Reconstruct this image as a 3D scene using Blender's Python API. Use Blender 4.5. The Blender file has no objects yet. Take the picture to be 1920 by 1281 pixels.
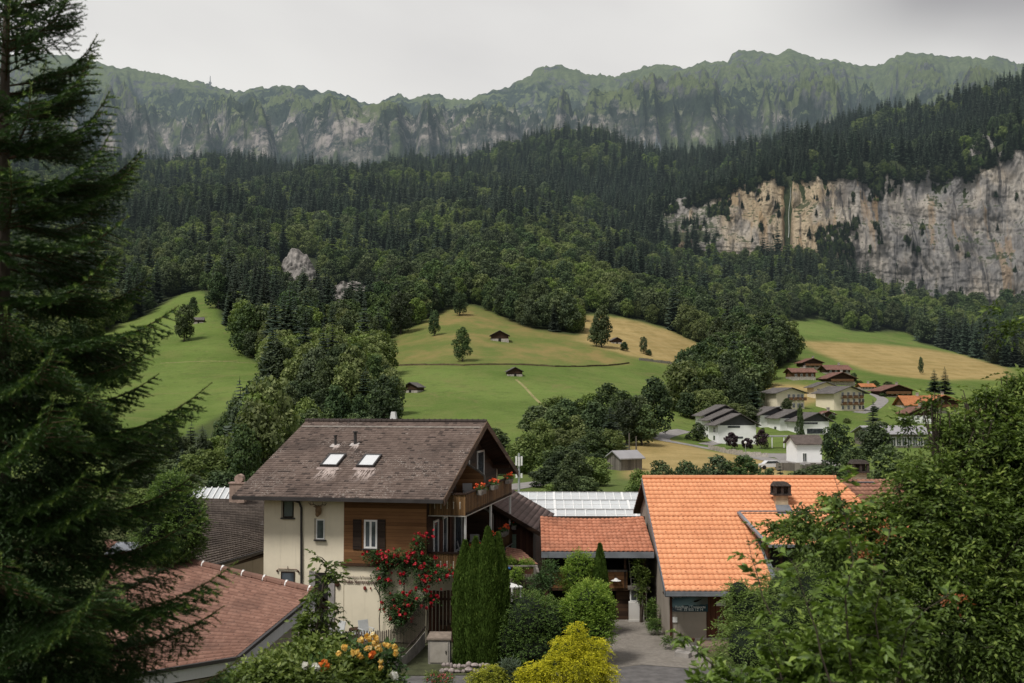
# A mountain village seen from a hillside garden: everything is built in metres, camera at the origin of x and y.
import bpy, math, random
import numpy as np
from mathutils import Vector, Matrix

SC = bpy.context.scene
COL = SC.collection
F = 2088.0
PITCH = math.atan(100.0 / F)
CZ = 11.3
cp, sp = math.cos(PITCH), math.sin(PITCH)

def P(px, py, Y):
    """The world point seen at photo pixel (px, py) at depth Y."""
    u = (px - 960.0) / F; v = (640.5 - py) / F
    dy = cp - v * sp; dz = sp + v * cp
    return Vector((u / dy * Y, Y, CZ + dz / dy * Y))

def proj(x, y, z):
    y = np.maximum(y, 0.5); dz = z - CZ
    f = y * cp + dz * sp; v = -y * sp + dz * cp
    return 960 + F * x / f, 640.5 - F * v / f

# ------------------------------------------------------------------ tagging and objects
def tag(o, label=None, cat=None, group=None, kind=None):
    if label: o['label'] = label
    if cat: o['category'] = cat
    if group: o['group'] = group
    if kind: o['kind'] = kind
    return o

def link(o, parent=None):
    COL.objects.link(o)
    if parent is not None: o.parent = parent
    return o

def empty(name, loc, rz=0.0, label=None, cat=None, group=None):
    o = bpy.data.objects.new(name, None)
    o.location = loc; o.rotation_euler = (0, 0, rz); o.empty_display_size = 0.3
    link(o)
    return tag(o, label, cat, group)

def np_mesh(name, V, Fc, mat=None, tint=None, uv=None, smooth=False, extra=None):
    """V (n,3), Fc (m,k) ints; tint per vertex -> attribute 'tint'; uv per vertex."""
    me = bpy.data.meshes.new(name)
    V = np.asarray(V, dtype=np.float32); Fc = np.asarray(Fc, dtype=np.int32)
    n, (m, k) = len(V), Fc.shape
    me.vertices.add(n); me.vertices.foreach_set('co', V.ravel())
    me.loops.add(m * k); me.loops.foreach_set('vertex_index', Fc.ravel())
    me.polygons.add(m)
    me.polygons.foreach_set('loop_start', np.arange(0, m * k, k, dtype=np.int32))
    me.polygons.foreach_set('loop_total', np.full(m, k, dtype=np.int32))
    if smooth: me.polygons.foreach_set('use_smooth', np.ones(m, dtype=bool))
    me.update(calc_edges=True)
    if tint is not None:
        a = me.attributes.new('tint', 'FLOAT', 'POINT'); a.data.foreach_set('value', np.asarray(tint, dtype=np.float32))
    if extra:
        for kx, arr in extra.items():
            a = me.attributes.new(kx, 'FLOAT', 'POINT'); a.data.foreach_set('value', np.asarray(arr, dtype=np.float32))
    if uv is not None:
        u = me.uv_layers.new(name='UVMap'); u.data.foreach_set('uv', np.asarray(uv, dtype=np.float32)[Fc.ravel()].ravel())
    if mat is not None:
        for mm in (mat if isinstance(mat, (list, tuple)) else [mat]): me.materials.append(mm)
    return me

def obj(name, me, parent=None, loc=None):
    o = bpy.data.objects.new(name, me); link(o, parent)
    if loc is not None: o.location = loc
    return o

class MB:
    """Collects simple shapes in the local frame of their thing and links them as one mesh."""
    def __init__(s): s.v = []; s.f = []; s.uv = []
    def add(s, vs, fs, uvs=None):
        b = len(s.v); s.v += [tuple(v) for v in vs]; s.f += [tuple(b + i for i in f) for f in fs]
        s.uv += list(uvs) if uvs else [(0.0, 0.0)] * len(vs); return s
    def box(s, x0, x1, y0, y1, z0, z1):
        return s.add([(x0,y0,z0),(x1,y0,z0),(x1,y1,z0),(x0,y1,z0),(x0,y0,z1),(x1,y0,z1),(x1,y1,z1),(x0,y1,z1)],
            [(0,3,2,1),(4,5,6,7),(0,1,5,4),(1,2,6,5),(2,3,7,6),(3,0,4,7)])
    def poly(s, pts): return s.add(pts, [tuple(range(len(pts)))])
    def prism(s, pts, d):
        """closed polygon extruded by vector d"""
        n = len(pts); d = Vector(d); top = [tuple(Vector(p) + d) for p in pts]
        return s.add(list(pts) + top, [tuple(range(n))[::-1], tuple(range(n, 2*n))] + [(i, (i+1) % n, n + (i+1) % n, n + i) for i in range(n)])
    def beam(s, a, b, w, h=None):
        h = h or w; a = Vector(a); b = Vector(b); d = (b - a).normalized()
        up = Vector((0,0,1)) if abs(d.z) < .95 else Vector((0,1,0))
        x = d.cross(up).normalized() * w / 2; y = x.cross(d).normalized() * h / 2
        pts = [a-x-y, a+x-y, a+x+y, a-x+y]
        return s.prism([tuple(p) for p in pts], b - a)
    def tube(s, pts, rads, n=6, cap=True):
        pts = [Vector(p) for p in pts]; base = len(s.v); N = len(pts)
        if not isinstance(rads, (list, tuple)): rads = [rads] * N
        vs = []
        for i, p in enumerate(pts):
            d = (pts[min(i+1, N-1)] - pts[max(i-1, 0)]).normalized()
            up = Vector((0,0,1)) if abs(d.z) < .9 else Vector((0,1,0))
            x = d.cross(up).normalized(); y = x.cross(d).normalized()
            for k in range(n):
                a = 2 * math.pi * k / n; vs.append(p + (x * math.cos(a) + y * math.sin(a)) * rads[i])
        fs = [(i*n + k, i*n + (k+1) % n, (i+1)*n + (k+1) % n, (i+1)*n + k) for i in range(N-1) for k in range(n)]
        if cap: fs += [tuple(range(n))[::-1], tuple((N-1)*n + k for k in range(n))]
        return s.add(vs, fs)
    def ball(s, c, r, n=8, m=6, sx=1, sy=1, sz=1):
        vs = [(c[0], c[1], c[2] - r*sz)]; fs = []
        for j in range(1, m):
            t = -math.pi/2 + math.pi*j/m
            for k in range(n):
                a = 2*math.pi*k/n; vs.append((c[0]+r*sx*math.cos(t)*math.cos(a), c[1]+r*sy*math.cos(t)*math.sin(a), c[2]+r*sz*math.sin(t)))
        vs.append((c[0], c[1], c[2] + r*sz)); L = len(vs) - 1
        for k in range(n): fs.append((0, 1+(k+1)%n, 1+k)); fs.append((L, 1+(m-2)*n+k, 1+(m-2)*n+(k+1)%n))
        for j in range(m-2):
            for k in range(n): fs.append((1+j*n+k, 1+j*n+(k+1)%n, 1+(j+1)*n+(k+1)%n, 1+(j+1)*n+k))
        return s.add(vs, fs)
    def build(s, name, mat, parent=None, smooth=False, loc=None):
        me = bpy.data.meshes.new(name); me.from_pydata(s.v, [], s.f); me.materials.append(mat)
        u = me.uv_layers.new(name='UVMap')
        for l in me.loops: u.data[l.index].uv = s.uv[l.vertex_index]
        if smooth: me.polygons.foreach_set('use_smooth', [True] * len(me.polygons))
        me.update(); return obj(name, me, parent, loc)

# ------------------------------------------------------------------ noise (numpy)
def _hash(ix, iy, seed):
    h = (ix.astype(np.int64) * 374761393 + iy.astype(np.int64) * 668265263 + seed * 2147483647) & 0xFFFFFFFF
    h = ((h ^ (h >> 13)) * 1274126177) & 0xFFFFFFFF
    return ((h ^ (h >> 16)) & 0xFFFF) / 65535.0
def vnoise(x, y, seed=0):
    x = np.asarray(x, float); y = np.asarray(y, float)
    ix = np.floor(x); iy = np.floor(y); fx = x - ix; fy = y - iy
    fx = fx*fx*(3-2*fx); fy = fy*fy*(3-2*fy); ix = ix.astype(np.int64); iy = iy.astype(np.int64)
    a = _hash(ix, iy, seed); b = _hash(ix+1, iy, seed); c = _hash(ix, iy+1, seed); d = _hash(ix+1, iy+1, seed)
    return (a*(1-fx)+b*fx)*(1-fy) + (c*(1-fx)+d*fx)*fy
def fbm(x, y, o=4, seed=0, ridge=False):
    s = 0; A = 1; T = 0
    for k in range(o):
        n = vnoise(x * 2**k, y * 2**k, seed + k*17)
        if ridge: n = 1 - np.abs(2*n - 1)
        s = s + A*n; T += A; A *= .5
    return s / T

# ------------------------------------------------------------------ materials
class N:
    """Small helper around a node tree."""
    def __init__(s, name):
        s.m = bpy.data.materials.new(name); s.m.use_nodes = True; s.t = s.m.node_tree; s.t.nodes.clear()
    def n(s, typ, ins=None, **kw):
        nd = s.t.nodes.new(typ)
        for k, v in kw.items(): setattr(nd, k, v)
        for k, v in (ins or {}).items():
            sk = nd.inputs[k]
            if hasattr(v, 'is_linked') or isinstance(v, bpy.types.NodeSocket): s.t.links.new(v, sk)
            else:
                sk.default_value = v
        return nd
    def math(s, op, a, b=0.0, c=None, clamp=False):
        ins = {0: a, 1: b}
        if c is not None: ins[2] = c
        return s.n('ShaderNodeMath', ins, operation=op, use_clamp=clamp).outputs[0]
    def mix(s, f, a, b, mode='MIX'):
        nd = s.t.nodes.new('ShaderNodeMix'); nd.data_type = 'RGBA'; nd.blend_type = mode
        for i, v in ((0, f), (6, a), (7, b)):
            if isinstance(v, bpy.types.NodeSocket): s.t.links.new(v, nd.inputs[i])
            else: nd.inputs[i].default_value = v if i == 0 else col(v)
        return nd.outputs[2]
    def ramp(s, f, stops, interp='LINEAR'):
        nd = s.n('ShaderNodeValToRGB', {0: f}); e = nd.color_ramp.elements; nd.color_ramp.interpolation = interp
        while len(e) < len(stops): e.new(0.5)
        for el, (p, c) in zip(e, stops): el.position = p; el.color = col(c)
        return nd.outputs[0]
    def smooth(s, x, a, b):
        nd = s.n('ShaderNodeMapRange', {0: x, 1: a, 2: b, 3: 0.0, 4: 1.0}, interpolation_type='SMOOTHSTEP'); return nd.outputs[0]
    def noise(s, vec, scale, detail=4.0, rough=.55, dist=0.0):
        return s.n('ShaderNodeTexNoise', {'Vector': vec, 'Scale': scale, 'Detail': detail, 'Roughness': rough, 'Distortion': dist}).outputs[0]
    def vmul(s, v, k): return s.n('ShaderNodeVectorMath', {0: v, 1: k}, operation='MULTIPLY').outputs[0]
    def vadd(s, v, k): return s.n('ShaderNodeVectorMath', {0: v, 1: k}, operation='ADD').outputs[0]
    def objc(s): return s.n('ShaderNodeTexCoord').outputs['Object']
    def pos(s): return s.n('ShaderNodeNewGeometry').outputs['Position']
    def sep(s, v): return s.n('ShaderNodeSeparateXYZ', {0: v}).outputs
    def attr(s, nm, typ='GEOMETRY'): return s.n('ShaderNodeAttribute', attribute_name=nm, attribute_type=typ).outputs
    def bump(s, h, strength=.4, dist=.02): return s.n('ShaderNodeBump', {'Height': h, 'Strength': strength, 'Distance': dist}).outputs[0]
    def bsdf(s, c, rough=.8, spec=.3, normal=None, metal=0.0, trans=0.0):
        ins = {'Base Color': c if isinstance(c, bpy.types.NodeSocket) else col(c), 'Roughness': rough, 'Specular IOR Level': spec, 'Metallic': metal, 'Transmission Weight': trans}
        if normal is not None: ins['Normal'] = normal
        return s.n('ShaderNodeBsdfPrincipled', ins).outputs[0]
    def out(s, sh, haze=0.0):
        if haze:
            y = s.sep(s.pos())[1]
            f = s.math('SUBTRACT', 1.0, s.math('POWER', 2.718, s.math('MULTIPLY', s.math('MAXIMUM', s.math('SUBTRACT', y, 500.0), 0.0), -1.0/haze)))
            em = s.n('ShaderNodeEmission', {'Color': HAZE, 'Strength': 1.0}).outputs[0]  # airlight painted on: surfaces glow in the haze colour, more with distance
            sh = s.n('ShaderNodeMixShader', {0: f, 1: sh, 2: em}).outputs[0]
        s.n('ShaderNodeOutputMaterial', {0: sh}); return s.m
def col(c):
    if isinstance(c, (int, float)): return (c, c, c, 1)
    return tuple(c) + (1,) if len(c) == 3 else tuple(c)
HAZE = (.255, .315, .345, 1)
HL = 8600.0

def m_plain(name, c, rough=.7, var=.25, scale=6.0, bump=.0, metal=0.0, spec=.3, haze=0):
    s = N(name); o = s.objc(); n = s.noise(o, scale, 5)
    a = tuple(x*(1-var) for x in c); b = tuple(min(1, x*(1+var)) for x in c)
    cc = s.ramp(n, [(.3, a), (.7, b)])
    nm = s.bump(s.noise(o, scale*8, 3), bump, .01) if bump else None
    return s.out(s.bsdf(cc, rough, spec, nm, metal), haze)
def m_plaster(name, c, dirt=.35):
    s = N(name); o = s.objc(); z = s.sep(o)[2]
    n = s.noise(o, .9, 6, .6); st = s.noise(s.vmul(o, (5, 5, .35)), 1.0, 5, .6)
    cc = s.mix(s.smooth(n, .35, .75), c, tuple(x*(1-dirt*.4) for x in c))
    cc = s.mix(s.math('MULTIPLY', s.smooth(st, .52, .8), dirt), cc, (c[0]*.5, c[1]*.47, c[2]*.42))
    low = s.smooth(s.math('ADD', z, s.math('MULTIPLY', n, .8)), 1.2, .1)
    cc = s.mix(s.math('MULTIPLY', low, .45), cc, (c[0]*.45, c[1]*.42, c[2]*.36))
    return s.out(s.bsdf(cc, .92, .15, s.bump(s.noise(o, 40, 3), .25, .01)))
def m_wood(name, a, b, horizontal=True, plank=.14, gap=.5, haze=0):
    """weathered planks; boards run along x/y (horizontal) or along z"""
    s = N(name); o = s.objc(); x, y, z = s.sep(o)[:3]
    t = z if horizontal else s.math('ADD', x, s.math('MULTIPLY', y, 1.0))
    r = s.math('DIVIDE', t, plank); cell = s.math('FLOOR', r); fr = s.math('FRACT', r)
    wn = s.n('ShaderNodeTexWhiteNoise', {'W': cell}, noise_dimensions='1D').outputs[0]
    grain = s.noise(s.vmul(o, (1.5, 1.5, 30) if horizontal else (30, 30, 1.5)), 1.0, 5, .65)
    big = s.noise(o, .8, 4)
    f = s.math('ADD', s.math('MULTIPLY', wn, .45), s.math('ADD', s.math('MULTIPLY', grain, .45), s.math('MULTIPLY', big, .35)))
    cc = s.ramp(f, [(.35, a), (.8, b)])
    edge = s.math('LESS_THAN', fr, .09)
    cc = s.mix(s.math('MULTIPLY', edge, gap), cc, tuple(v*.2 for v in a))
    return s.out(s.bsdf(cc, .75, .2, s.bump(s.math('SUBTRACT', grain, s.math('MULTIPLY', edge, 1.5)), .35, .01)), haze)
def m_tile(name, a, b, dirt=(.03,.028,.025), dirtf=.4, lichen=None, lich=(.45,.42,.38), rough=.85, jit=.6, haze=0, hook=0, line=.4, lift_shade=0):
    """roof tiles: UV counted in tiles, one random shade per tile"""
    s = N(name); uv = s.n('ShaderNodeTexCoord').outputs['UV']; u, v = s.sep(uv)[:2]; o = s.objc()
    fu = s.math('FLOOR', u); fv = s.math('FLOOR', v)
    cell = s.n('ShaderNodeCombineXYZ', {0: fu, 1: fv}).outputs[0]
    wn = s.n('ShaderNodeTexWhiteNoise', {'Vector': cell}, noise_dimensions='2D').outputs[0]
    big = s.noise(o, .35, 5, .6); fine = s.noise(o, 9, 5, .65)
    f = s.math('ADD', s.math('MULTIPLY', wn, jit), s.math('MULTIPLY', fine, 1-jit))
    cc = s.mix(f, a, b)
    cc = s.mix(s.math('MULTIPLY', s.smooth(big, .42, .72), dirtf), cc, dirt)
    cc = s.mix(s.math('MULTIPLY', s.smooth(s.noise(o, 3.5, 6, .7), .5, .75), dirtf), cc, dirt)
    if lichen:
        lf = s.smooth(s.noise(s.vmul(o, (1, 1, 1)), 11, 3, .75), .56, .64)
        reg = s.smooth(s.noise(o, .45, 3), lichen, lichen + .14)
        cc = s.mix(s.math('MULTIPLY', s.math('MULTIPLY', lf, reg), .75), cc, lich)
    fr = s.math('FRACT', u)
    cc = s.mix(s.math('MULTIPLY', s.math('LESS_THAN', fr, .05), .35), cc, dirt)
    cc = s.mix(s.math('MULTIPLY', s.smooth(s.math('FRACT', v), .76, .86), line), cc, tuple(q*.6 for q in dirt))  # dark line where courses overlap: contact shadow painted in, with gathered dirt
    if lift_shade:   # random tiles darkened low down, the shadow of a lifted tile painted in
        w2 = s.n('ShaderNodeTexWhiteNoise', {'Vector': s.vadd(cell, (31.7, 12.3, 0))}, noise_dimensions='2D').outputs[0]
        cc = s.mix(s.math('MULTIPLY', s.math('MULTIPLY', s.math('GREATER_THAN', w2, 1-lift_shade), s.math('LESS_THAN', s.math('FRACT', v), .5)), .75), cc, dirt)
    if hook:   # small snow hooks on every hook-th tile, staggered from row to row
        hu = s.math('FRACT', s.math('ADD', s.math('DIVIDE', u, hook), s.math('MULTIPLY', fv, .42)))
        hk = s.math('MULTIPLY', s.math('LESS_THAN', hu, .35/hook), s.math('MULTIPLY', s.math('GREATER_THAN', s.math('FRACT', v), .12), s.math('LESS_THAN', s.math('FRACT', v), .42)))
        cc = s.mix(s.math('MULTIPLY', hk, .75), cc, dirt)
    return s.out(s.bsdf(cc, rough, .2, s.bump(fine, .5, .01)), haze)
def m_leaf(name, a, b, c=None, trans=.3, haze=0, inst=0.0, rough=.55, spec=.3):
    """leaves: dark a to light b by the 'tint' of each leaf; inst adds a random shade per tree"""
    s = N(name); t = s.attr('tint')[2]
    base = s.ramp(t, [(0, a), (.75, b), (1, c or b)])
    if inst:
        rnd = s.n('ShaderNodeObjectInfo').outputs['Random']
        r2 = s.math('FRACT', s.math('MULTIPLY', rnd, 7.31))
        base = s.n('ShaderNodeHueSaturation', {'Hue': s.math('ADD', .5, s.math('MULTIPLY', s.math('SUBTRACT', r2, .5), .05*inst)), 'Saturation': s.math('ADD', .85, s.math('MULTIPLY', r2, .25)),
            'Value': s.math('ADD', 1-.5*inst, s.math('MULTIPLY', rnd, 1.0*inst)), 'Color': base}).outputs[0]
    d = s.bsdf(base, rough, spec)
    tl = s.n('ShaderNodeBsdfTranslucent', {'Color': s.mix(.5, base, (b[0]*1.3, b[1]*1.4, b[2]*.6))}).outputs[0]
    return s.out(s.n('ShaderNodeMixShader', {0: trans, 1: d, 2: tl}).outputs[0], haze)
def m_glass(name, c=(.05,.06,.07), rough=.08):
    s = N(name); o = s.objc()
    return s.out(s.bsdf(s.mix(s.smooth(s.noise(o, 1.3, 2), .45, .6), c, tuple(x*1.8+.01 for x in c)), rough, .8))

# ------------------------------------------------------------------ camera, sky, sun
cam = bpy.data.cameras.new('camera'); cam.sensor_width = 36; cam.lens = F / 1920 * 36; cam.clip_start = .1; cam.clip_end = 20000
co = obj('camera', cam); co.location = (0, 0, CZ); co.rotation_euler = (math.pi/2 + PITCH, 0, 0); SC.camera = co
cam.dof.use_dof = True; cam.dof.focus_distance = 60; cam.dof.aperture_fstop = 2.8

SUN_EL, SUN_AZ = math.radians(56), math.radians(222)
w = bpy.data.worlds.new('World'); SC.world = w; w.use_nodes = True
def world():
    t = w.node_tree; t.nodes.clear(); L = t.links
    def nd(typ, **kw):
        n = t.nodes.new(typ)
        for k, v in kw.items(): setattr(n, k, v)
        return n
    sky = nd('ShaderNodeTexSky', sky_type='NISHITA', sun_disc=False, sun_elevation=SUN_EL, sun_rotation=SUN_AZ - math.pi, air_density=1.5, dust_density=3.0)
    b1 = nd('ShaderNodeBackground'); b1.inputs[1].default_value = .1; L.new(sky.outputs[0], b1.inputs[0])
    tc = nd('ShaderNodeTexCoord'); sep = nd('ShaderNodeSeparateXYZ'); L.new(tc.outputs['Generated'], sep.inputs[0])
    # cloud sheet: direction divided by height gives the plan of a flat cloud layer
    zz = nd('ShaderNodeMath', operation='MAXIMUM'); L.new(sep.outputs[2], zz.inputs[0]); zz.inputs[1].default_value = 0.0
    za = nd('ShaderNodeMath', operation='ADD'); L.new(zz.outputs[0], za.inputs[0]); za.inputs[1].default_value = .14
    dv = nd('ShaderNodeVectorMath', operation='DIVIDE'); cb = nd('ShaderNodeCombineXYZ')
    for i in range(3): L.new(za.outputs[0], cb.inputs[i])
    L.new(tc.outputs['Generated'], dv.inputs[0]); L.new(cb.outputs[0], dv.inputs[1])
    mp = nd('ShaderNodeMapping'); mp.inputs['Location'].default_value = (CLX, CLY, 0); mp.inputs['Scale'].default_value = (1, .8, 0); L.new(dv.outputs[0], mp.inputs[0])
    n1 = nd('ShaderNodeTexNoise'); n1.inputs['Scale'].default_value = .62; n1.inputs['Detail'].default_value = 5; n1.inputs['Roughness'].default_value = .45; n1.inputs['Distortion'].default_value = .3; L.new(mp.outputs[0], n1.inputs['Vector'])
    r = nd('ShaderNodeValToRGB'); e = r.color_ramp.elements
    e[0].position = .40; e[0].color = (.42, .41, .43, 1); e[1].position = .57; e[1].color = (.77, .76, .735, 1)
    m = e.new(.47); m.color = (.60, .585, .58, 1)
    L.new(n1.outputs[0], r.inputs[0])
    # brighter band low over the ridge, straight ahead
    hz = nd('ShaderNodeMapRange'); L.new(sep.outputs[2], hz.inputs[0]); hz.inputs[1].default_value = .24; hz.inputs[2].default_value = .42; hz.inputs[3].default_value = .85; hz.inputs[4].default_value = 0
    ax = nd('ShaderNodeMapRange'); ab = nd('ShaderNodeMath', operation='ADD'); ab.inputs[1].default_value = .03; L.new(sep.outputs[0], ab.inputs[0])
    aa = nd('ShaderNodeMath', operation='ABSOLUTE'); L.new(ab.outputs[0], aa.inputs[0]); L.new(aa.outputs[0], ax.inputs[0])
    ax.inputs[1].default_value = .16; ax.inputs[2].default_value = .45; ax.inputs[3].default_value = 1; ax.inputs[4].default_value = 0; ax.interpolation_type = 'SMOOTHSTEP'
    mu = nd('ShaderNodeMath', operation='MULTIPLY'); L.new(hz.outputs[0], mu.inputs[0]); L.new(ax.outputs[0], mu.inputs[1])
    mx = nd('ShaderNodeMix', data_type='RGBA'); L.new(mu.outputs[0], mx.inputs[0]); L.new(r.outputs[0], mx.inputs[6]); mx.inputs[7].default_value = (.80, .785, .755, 1)
    # a heavier cloud to the right, high up
    d1 = nd('ShaderNodeMapRange', interpolation_type='SMOOTHSTEP'); L.new(sep.outputs[0], d1.inputs[0]); d1.inputs[1].default_value = .16; d1.inputs[2].default_value = .36
    d2 = nd('ShaderNodeMapRange', interpolation_type='SMOOTHSTEP'); L.new(sep.outputs[2], d2.inputs[0]); d2.inputs[1].default_value = .25; d2.inputs[2].default_value = .33
    d3 = nd('ShaderNodeMapRange', interpolation_type='SMOOTHSTEP'); L.new(n1.outputs[0], d3.inputs[0]); d3.inputs[1].default_value = .95; d3.inputs[2].default_value = .35
    dm = nd('ShaderNodeMath', operation='MULTIPLY'); L.new(d1.outputs[0], dm.inputs[0]); L.new(d2.outputs[0], dm.inputs[1]); dn = nd('ShaderNodeMath', operation='MULTIPLY'); L.new(dm.outputs[0], dn.inputs[0]); L.new(d3.outputs[0], dn.inputs[1])
    mx2 = nd('ShaderNodeMix', data_type='RGBA'); L.new(dn.outputs[0], mx2.inputs[0]); L.new(mx.outputs[2], mx2.inputs[6]); mx2.inputs[7].default_value = (.22, .215, .23, 1); mx = mx2
    b2 = nd('ShaderNodeBackground'); L.new(mx.outputs[2], b2.inputs[0]); b2.inputs[1].default_value = 1.06
    ms = nd('ShaderNodeMixShader'); ms.inputs[0].default_value = .94; L.new(b1.outputs[0], ms.inputs[1]); L.new(b2.outputs[0], ms.inputs[2])
    L.new(ms.outputs[0], nd('ShaderNodeOutputWorld').inputs[0])
CLX, CLY = 3.1, 1.7
world()
sl = bpy.data.lights.new('sun', 'SUN'); sl.energy = 3.25; sl.angle = math.radians(14); sl.color = (1, .96, .9)
so = obj('sun', sl); so.location = (0, 0, 60)
sd = Vector((math.sin(SUN_AZ) * math.cos(SUN_EL), math.cos(SUN_AZ) * math.cos(SUN_EL), math.sin(SUN_EL)))
so.rotation_euler = sd.to_track_quat('Z', 'Y').to_euler()
SC.view_settings.view_transform = 'Standard'; SC.view_settings.look = 'None'; SC.view_settings.exposure = 0
SC.render.engine = 'CYCLES'
SC.cycles.max_bounces = 6; SC.cycles.diffuse_bounces = 3; SC.cycles.glossy_bounces = 2; SC.cycles.transmission_bounces = 3; SC.cycles.transparent_max_bounces = 4
SC.cycles.use_adaptive_sampling = True; SC.cycles.adaptive_threshold = .02
SC.cycles.use_denoising = True

# ------------------------------------------------------------------ terrain
COLS = [-400, 100, 300, 400, 500, 700, 870, 1040, 1200, 1350, 1500, 1700, 1920, 2400]
ROWS = [270, 350, 420, 500, 600, 800, 1000, 1300, 1600, 1800]
TAB = {-400: [800,740,695,640,580,480,400,320,280,270],
 100: [800,740,700,650,600,500,420,340,300,285], 300: [812,750,690,630,570,490,430,360,320,312], 400: [808,745,685,620,550,485,430,360,322,316],
 500: [800,735,690,640,590,510,440,368,330,320], 700: [800,735,690,640,585,510,445,372,335,325], 870: [800,725,668,615,568,490,420,352,312,302],
 1040: [805,730,680,635,590,505,425,335,280,252], 1200: [815,745,700,655,610,535,455,375,322,308], 1350: [838,775,735,700,655,590,500,350,312,304],
 1500: [842,765,728,695,660,600,490,300,280,274], 1700: [842,780,745,712,680,632,585,265,240,236], 1920: [842,800,760,730,705,655,620,212,198,196], 2400: [842,800,760,730,700,640,600,170,150,150]}
CPX = [-400, 1200, 1250, 1300, 1350, 1400, 1460, 1500, 1560, 1600, 1700, 1800, 1920, 2400]
CBASE = [455, 428, 422, 422, 432, 464, 474, 482, 505, 556, 574, 596, 610, 610]
CTOP = [450, 415, 398, 383, 365, 352, 340, 338, 330, 326, 325, 325, 270, 260]
YC0, YC1 = 1040.0, 1066.0
def _zpy(py, Y):
    v = (640.5 - py) / F; return CZ + (sp + v*cp) / (cp - v*sp) * Y
GP = np.linspace(-400, 2400, 281)
GY = np.exp(np.linspace(math.log(40), math.log(2600), 900))
def _table():
    rows = [(40, 0.0), (110, -.4), (160, -1.0), (225, -1.0)]
    Z = np.zeros((len(GP), len(GY)))
    for i, px in enumerate(GP):
        py = [np.interp(px, COLS, [TAB[c][k] for c in COLS]) for k in range(len(ROWS))]
        cb = np.interp(px, CPX, CBASE); ct = np.interp(px, CPX, CTOP)
        ys = [r[0] for r in rows]; zs = [r[1] for r in rows]
        for Y, p in zip(ROWS, py):
            ys.append(Y); zs.append(_zpy(p, Y))
            if Y == 1000:
                if px > 1200: ys += [YC0, YC1]; zs += [_zpy(cb, YC0), _zpy(ct, YC1)]
                else: ys.append(1050); zs.append(_zpy(np.interp(1050, [1000, 1300], [p, py[ROWS.index(1300)]]), 1050))
        ys += [2200, 2600]; zs += [zs[-1] - 60, zs[-1] - 60]
        Z[i] = np.interp(GY, ys, zs)
    def sm(A, sig, ax):
        r = int(3*sig) + 1; k = np.exp(-.5*(np.arange(-r, r+1)/sig)**2); k /= k.sum()
        pad = [(0,0),(0,0)]; pad[ax] = (r, r); B = np.pad(A, pad, mode='edge')
        return np.apply_along_axis(lambda q: np.convolve(q, k, 'valid'), ax, B)
    S = sm(Z, 9, 1); wgt = np.clip((GY - 850) / 100, 0, 1)[None, :] * (1 - np.clip((GY - 1300) / 200, 0, 1))[None, :]
    return sm(S*(1-wgt) + Z*wgt, 2.0, 0)
ZT = _table()
def terr(X, Y):
    X = np.asarray(X, float); Y = np.asarray(Y, float)
    Yc = np.clip(Y, 40, 2599); px = np.clip(960 + F * X / np.maximum(Yc, 1), -399.9, 2399.9)
    fi = (px + 400) / 10.0; fj = (np.log(Yc) - math.log(40)) / (math.log(2600) - math.log(40)) * 899
    i = np.clip(fi.astype(int), 0, 279); j = np.clip(fj.astype(int), 0, 898); a = fi - i; b = fj - j
    z = ZT[i, j]*(1-a)*(1-b) + ZT[i+1, j]*a*(1-b) + ZT[i, j+1]*(1-a)*b + ZT[i+1, j+1]*a*b
    k = np.clip((Y - 260) / 200, 0, 1)
    z = z + k * (fbm(X/70, Y/70, 3, 5) - .5) * 4.0
    k2 = np.clip((Y - 640) / 500, 0, 1)
    z = z + k2 * ((fbm(X/130, Y/130, 4, 9) - .5) * 26.0 + (fbm(X/210, Y/420, 3, 19, True) - .6) * 46.0)
    # the near slope on which the photographer stands
    s = np.clip(1 - Y / 37.0, 0, 2.0)
    return z + 9.4 * s
_HY = np.exp(np.linspace(math.log(45), math.log(2300), 1800))
def hit(px, py):
    """where the sight line through a photo pixel meets the ground"""
    p = P(px, py, 1.0); X = p.x * _HY; Z = CZ + (p.z - CZ) * _HY
    d = np.where(Z < terr(X, _HY))[0]
    Y = _HY[d[0]] if len(d) else 300.0
    return Vector((p.x * Y, Y, float(terr(p.x * Y, Y))))
def ground(x, y): return float(terr(x, y))

def inpoly(px, py, poly):
    px = np.asarray(px); py = np.asarray(py); r = np.zeros(px.shape, bool); n = len(poly)
    for i in range(n):
        x1, y1 = poly[i]; x2, y2 = poly[(i+1) % n]
        if y1 == y2: continue
        c = ((y1 > py) != (y2 > py)) & (px < (x2-x1)*(py-y1)/(y2-y1) + x1)
        r ^= c
    return r
MEADOW_W = [(60,700),(160,645),(200,622),(290,580),(340,550),(375,545),(402,560),(412,590),(440,625),(462,670),(500,688),(515,730),(440,770),(390,800),(300,830),(200,830),(60,830)]
MEADOW_C = [(700,675),(735,640),(765,618),(800,600),(845,578),(880,570),(930,588),(960,604),(1000,618),(1085,630),(1085,592),(1130,588),(1180,598),(1255,618),(1350,662),(1345,695),(1300,700),(1260,840),(740,860),(730,720)]
MEADOW_E = [(1445,605),(1540,598),(1600,622),(1700,622),(1730,645),(1800,662),(1880,688),(1960,705),(1960,720),(1500,720),(1480,650)]
YEL = [[(1495,640),(1600,643),(1720,652),(1800,665),(1890,690),(1900,712),(1740,712),(1690,706),(1650,702),(1580,680),(1530,660)],
 [(1085,590),(1180,598),(1260,620),(1350,660),(1340,690),(1250,682),(1190,670),(1085,640)],
 [(1440,720),(1540,722),(1560,745),(1500,765),(1440,760)], [(1180,830),(1240,820),(1330,845),(1480,868),(1480,900),(1170,900)], [(480,595),(550,612),(560,640),(500,640)]]
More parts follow.
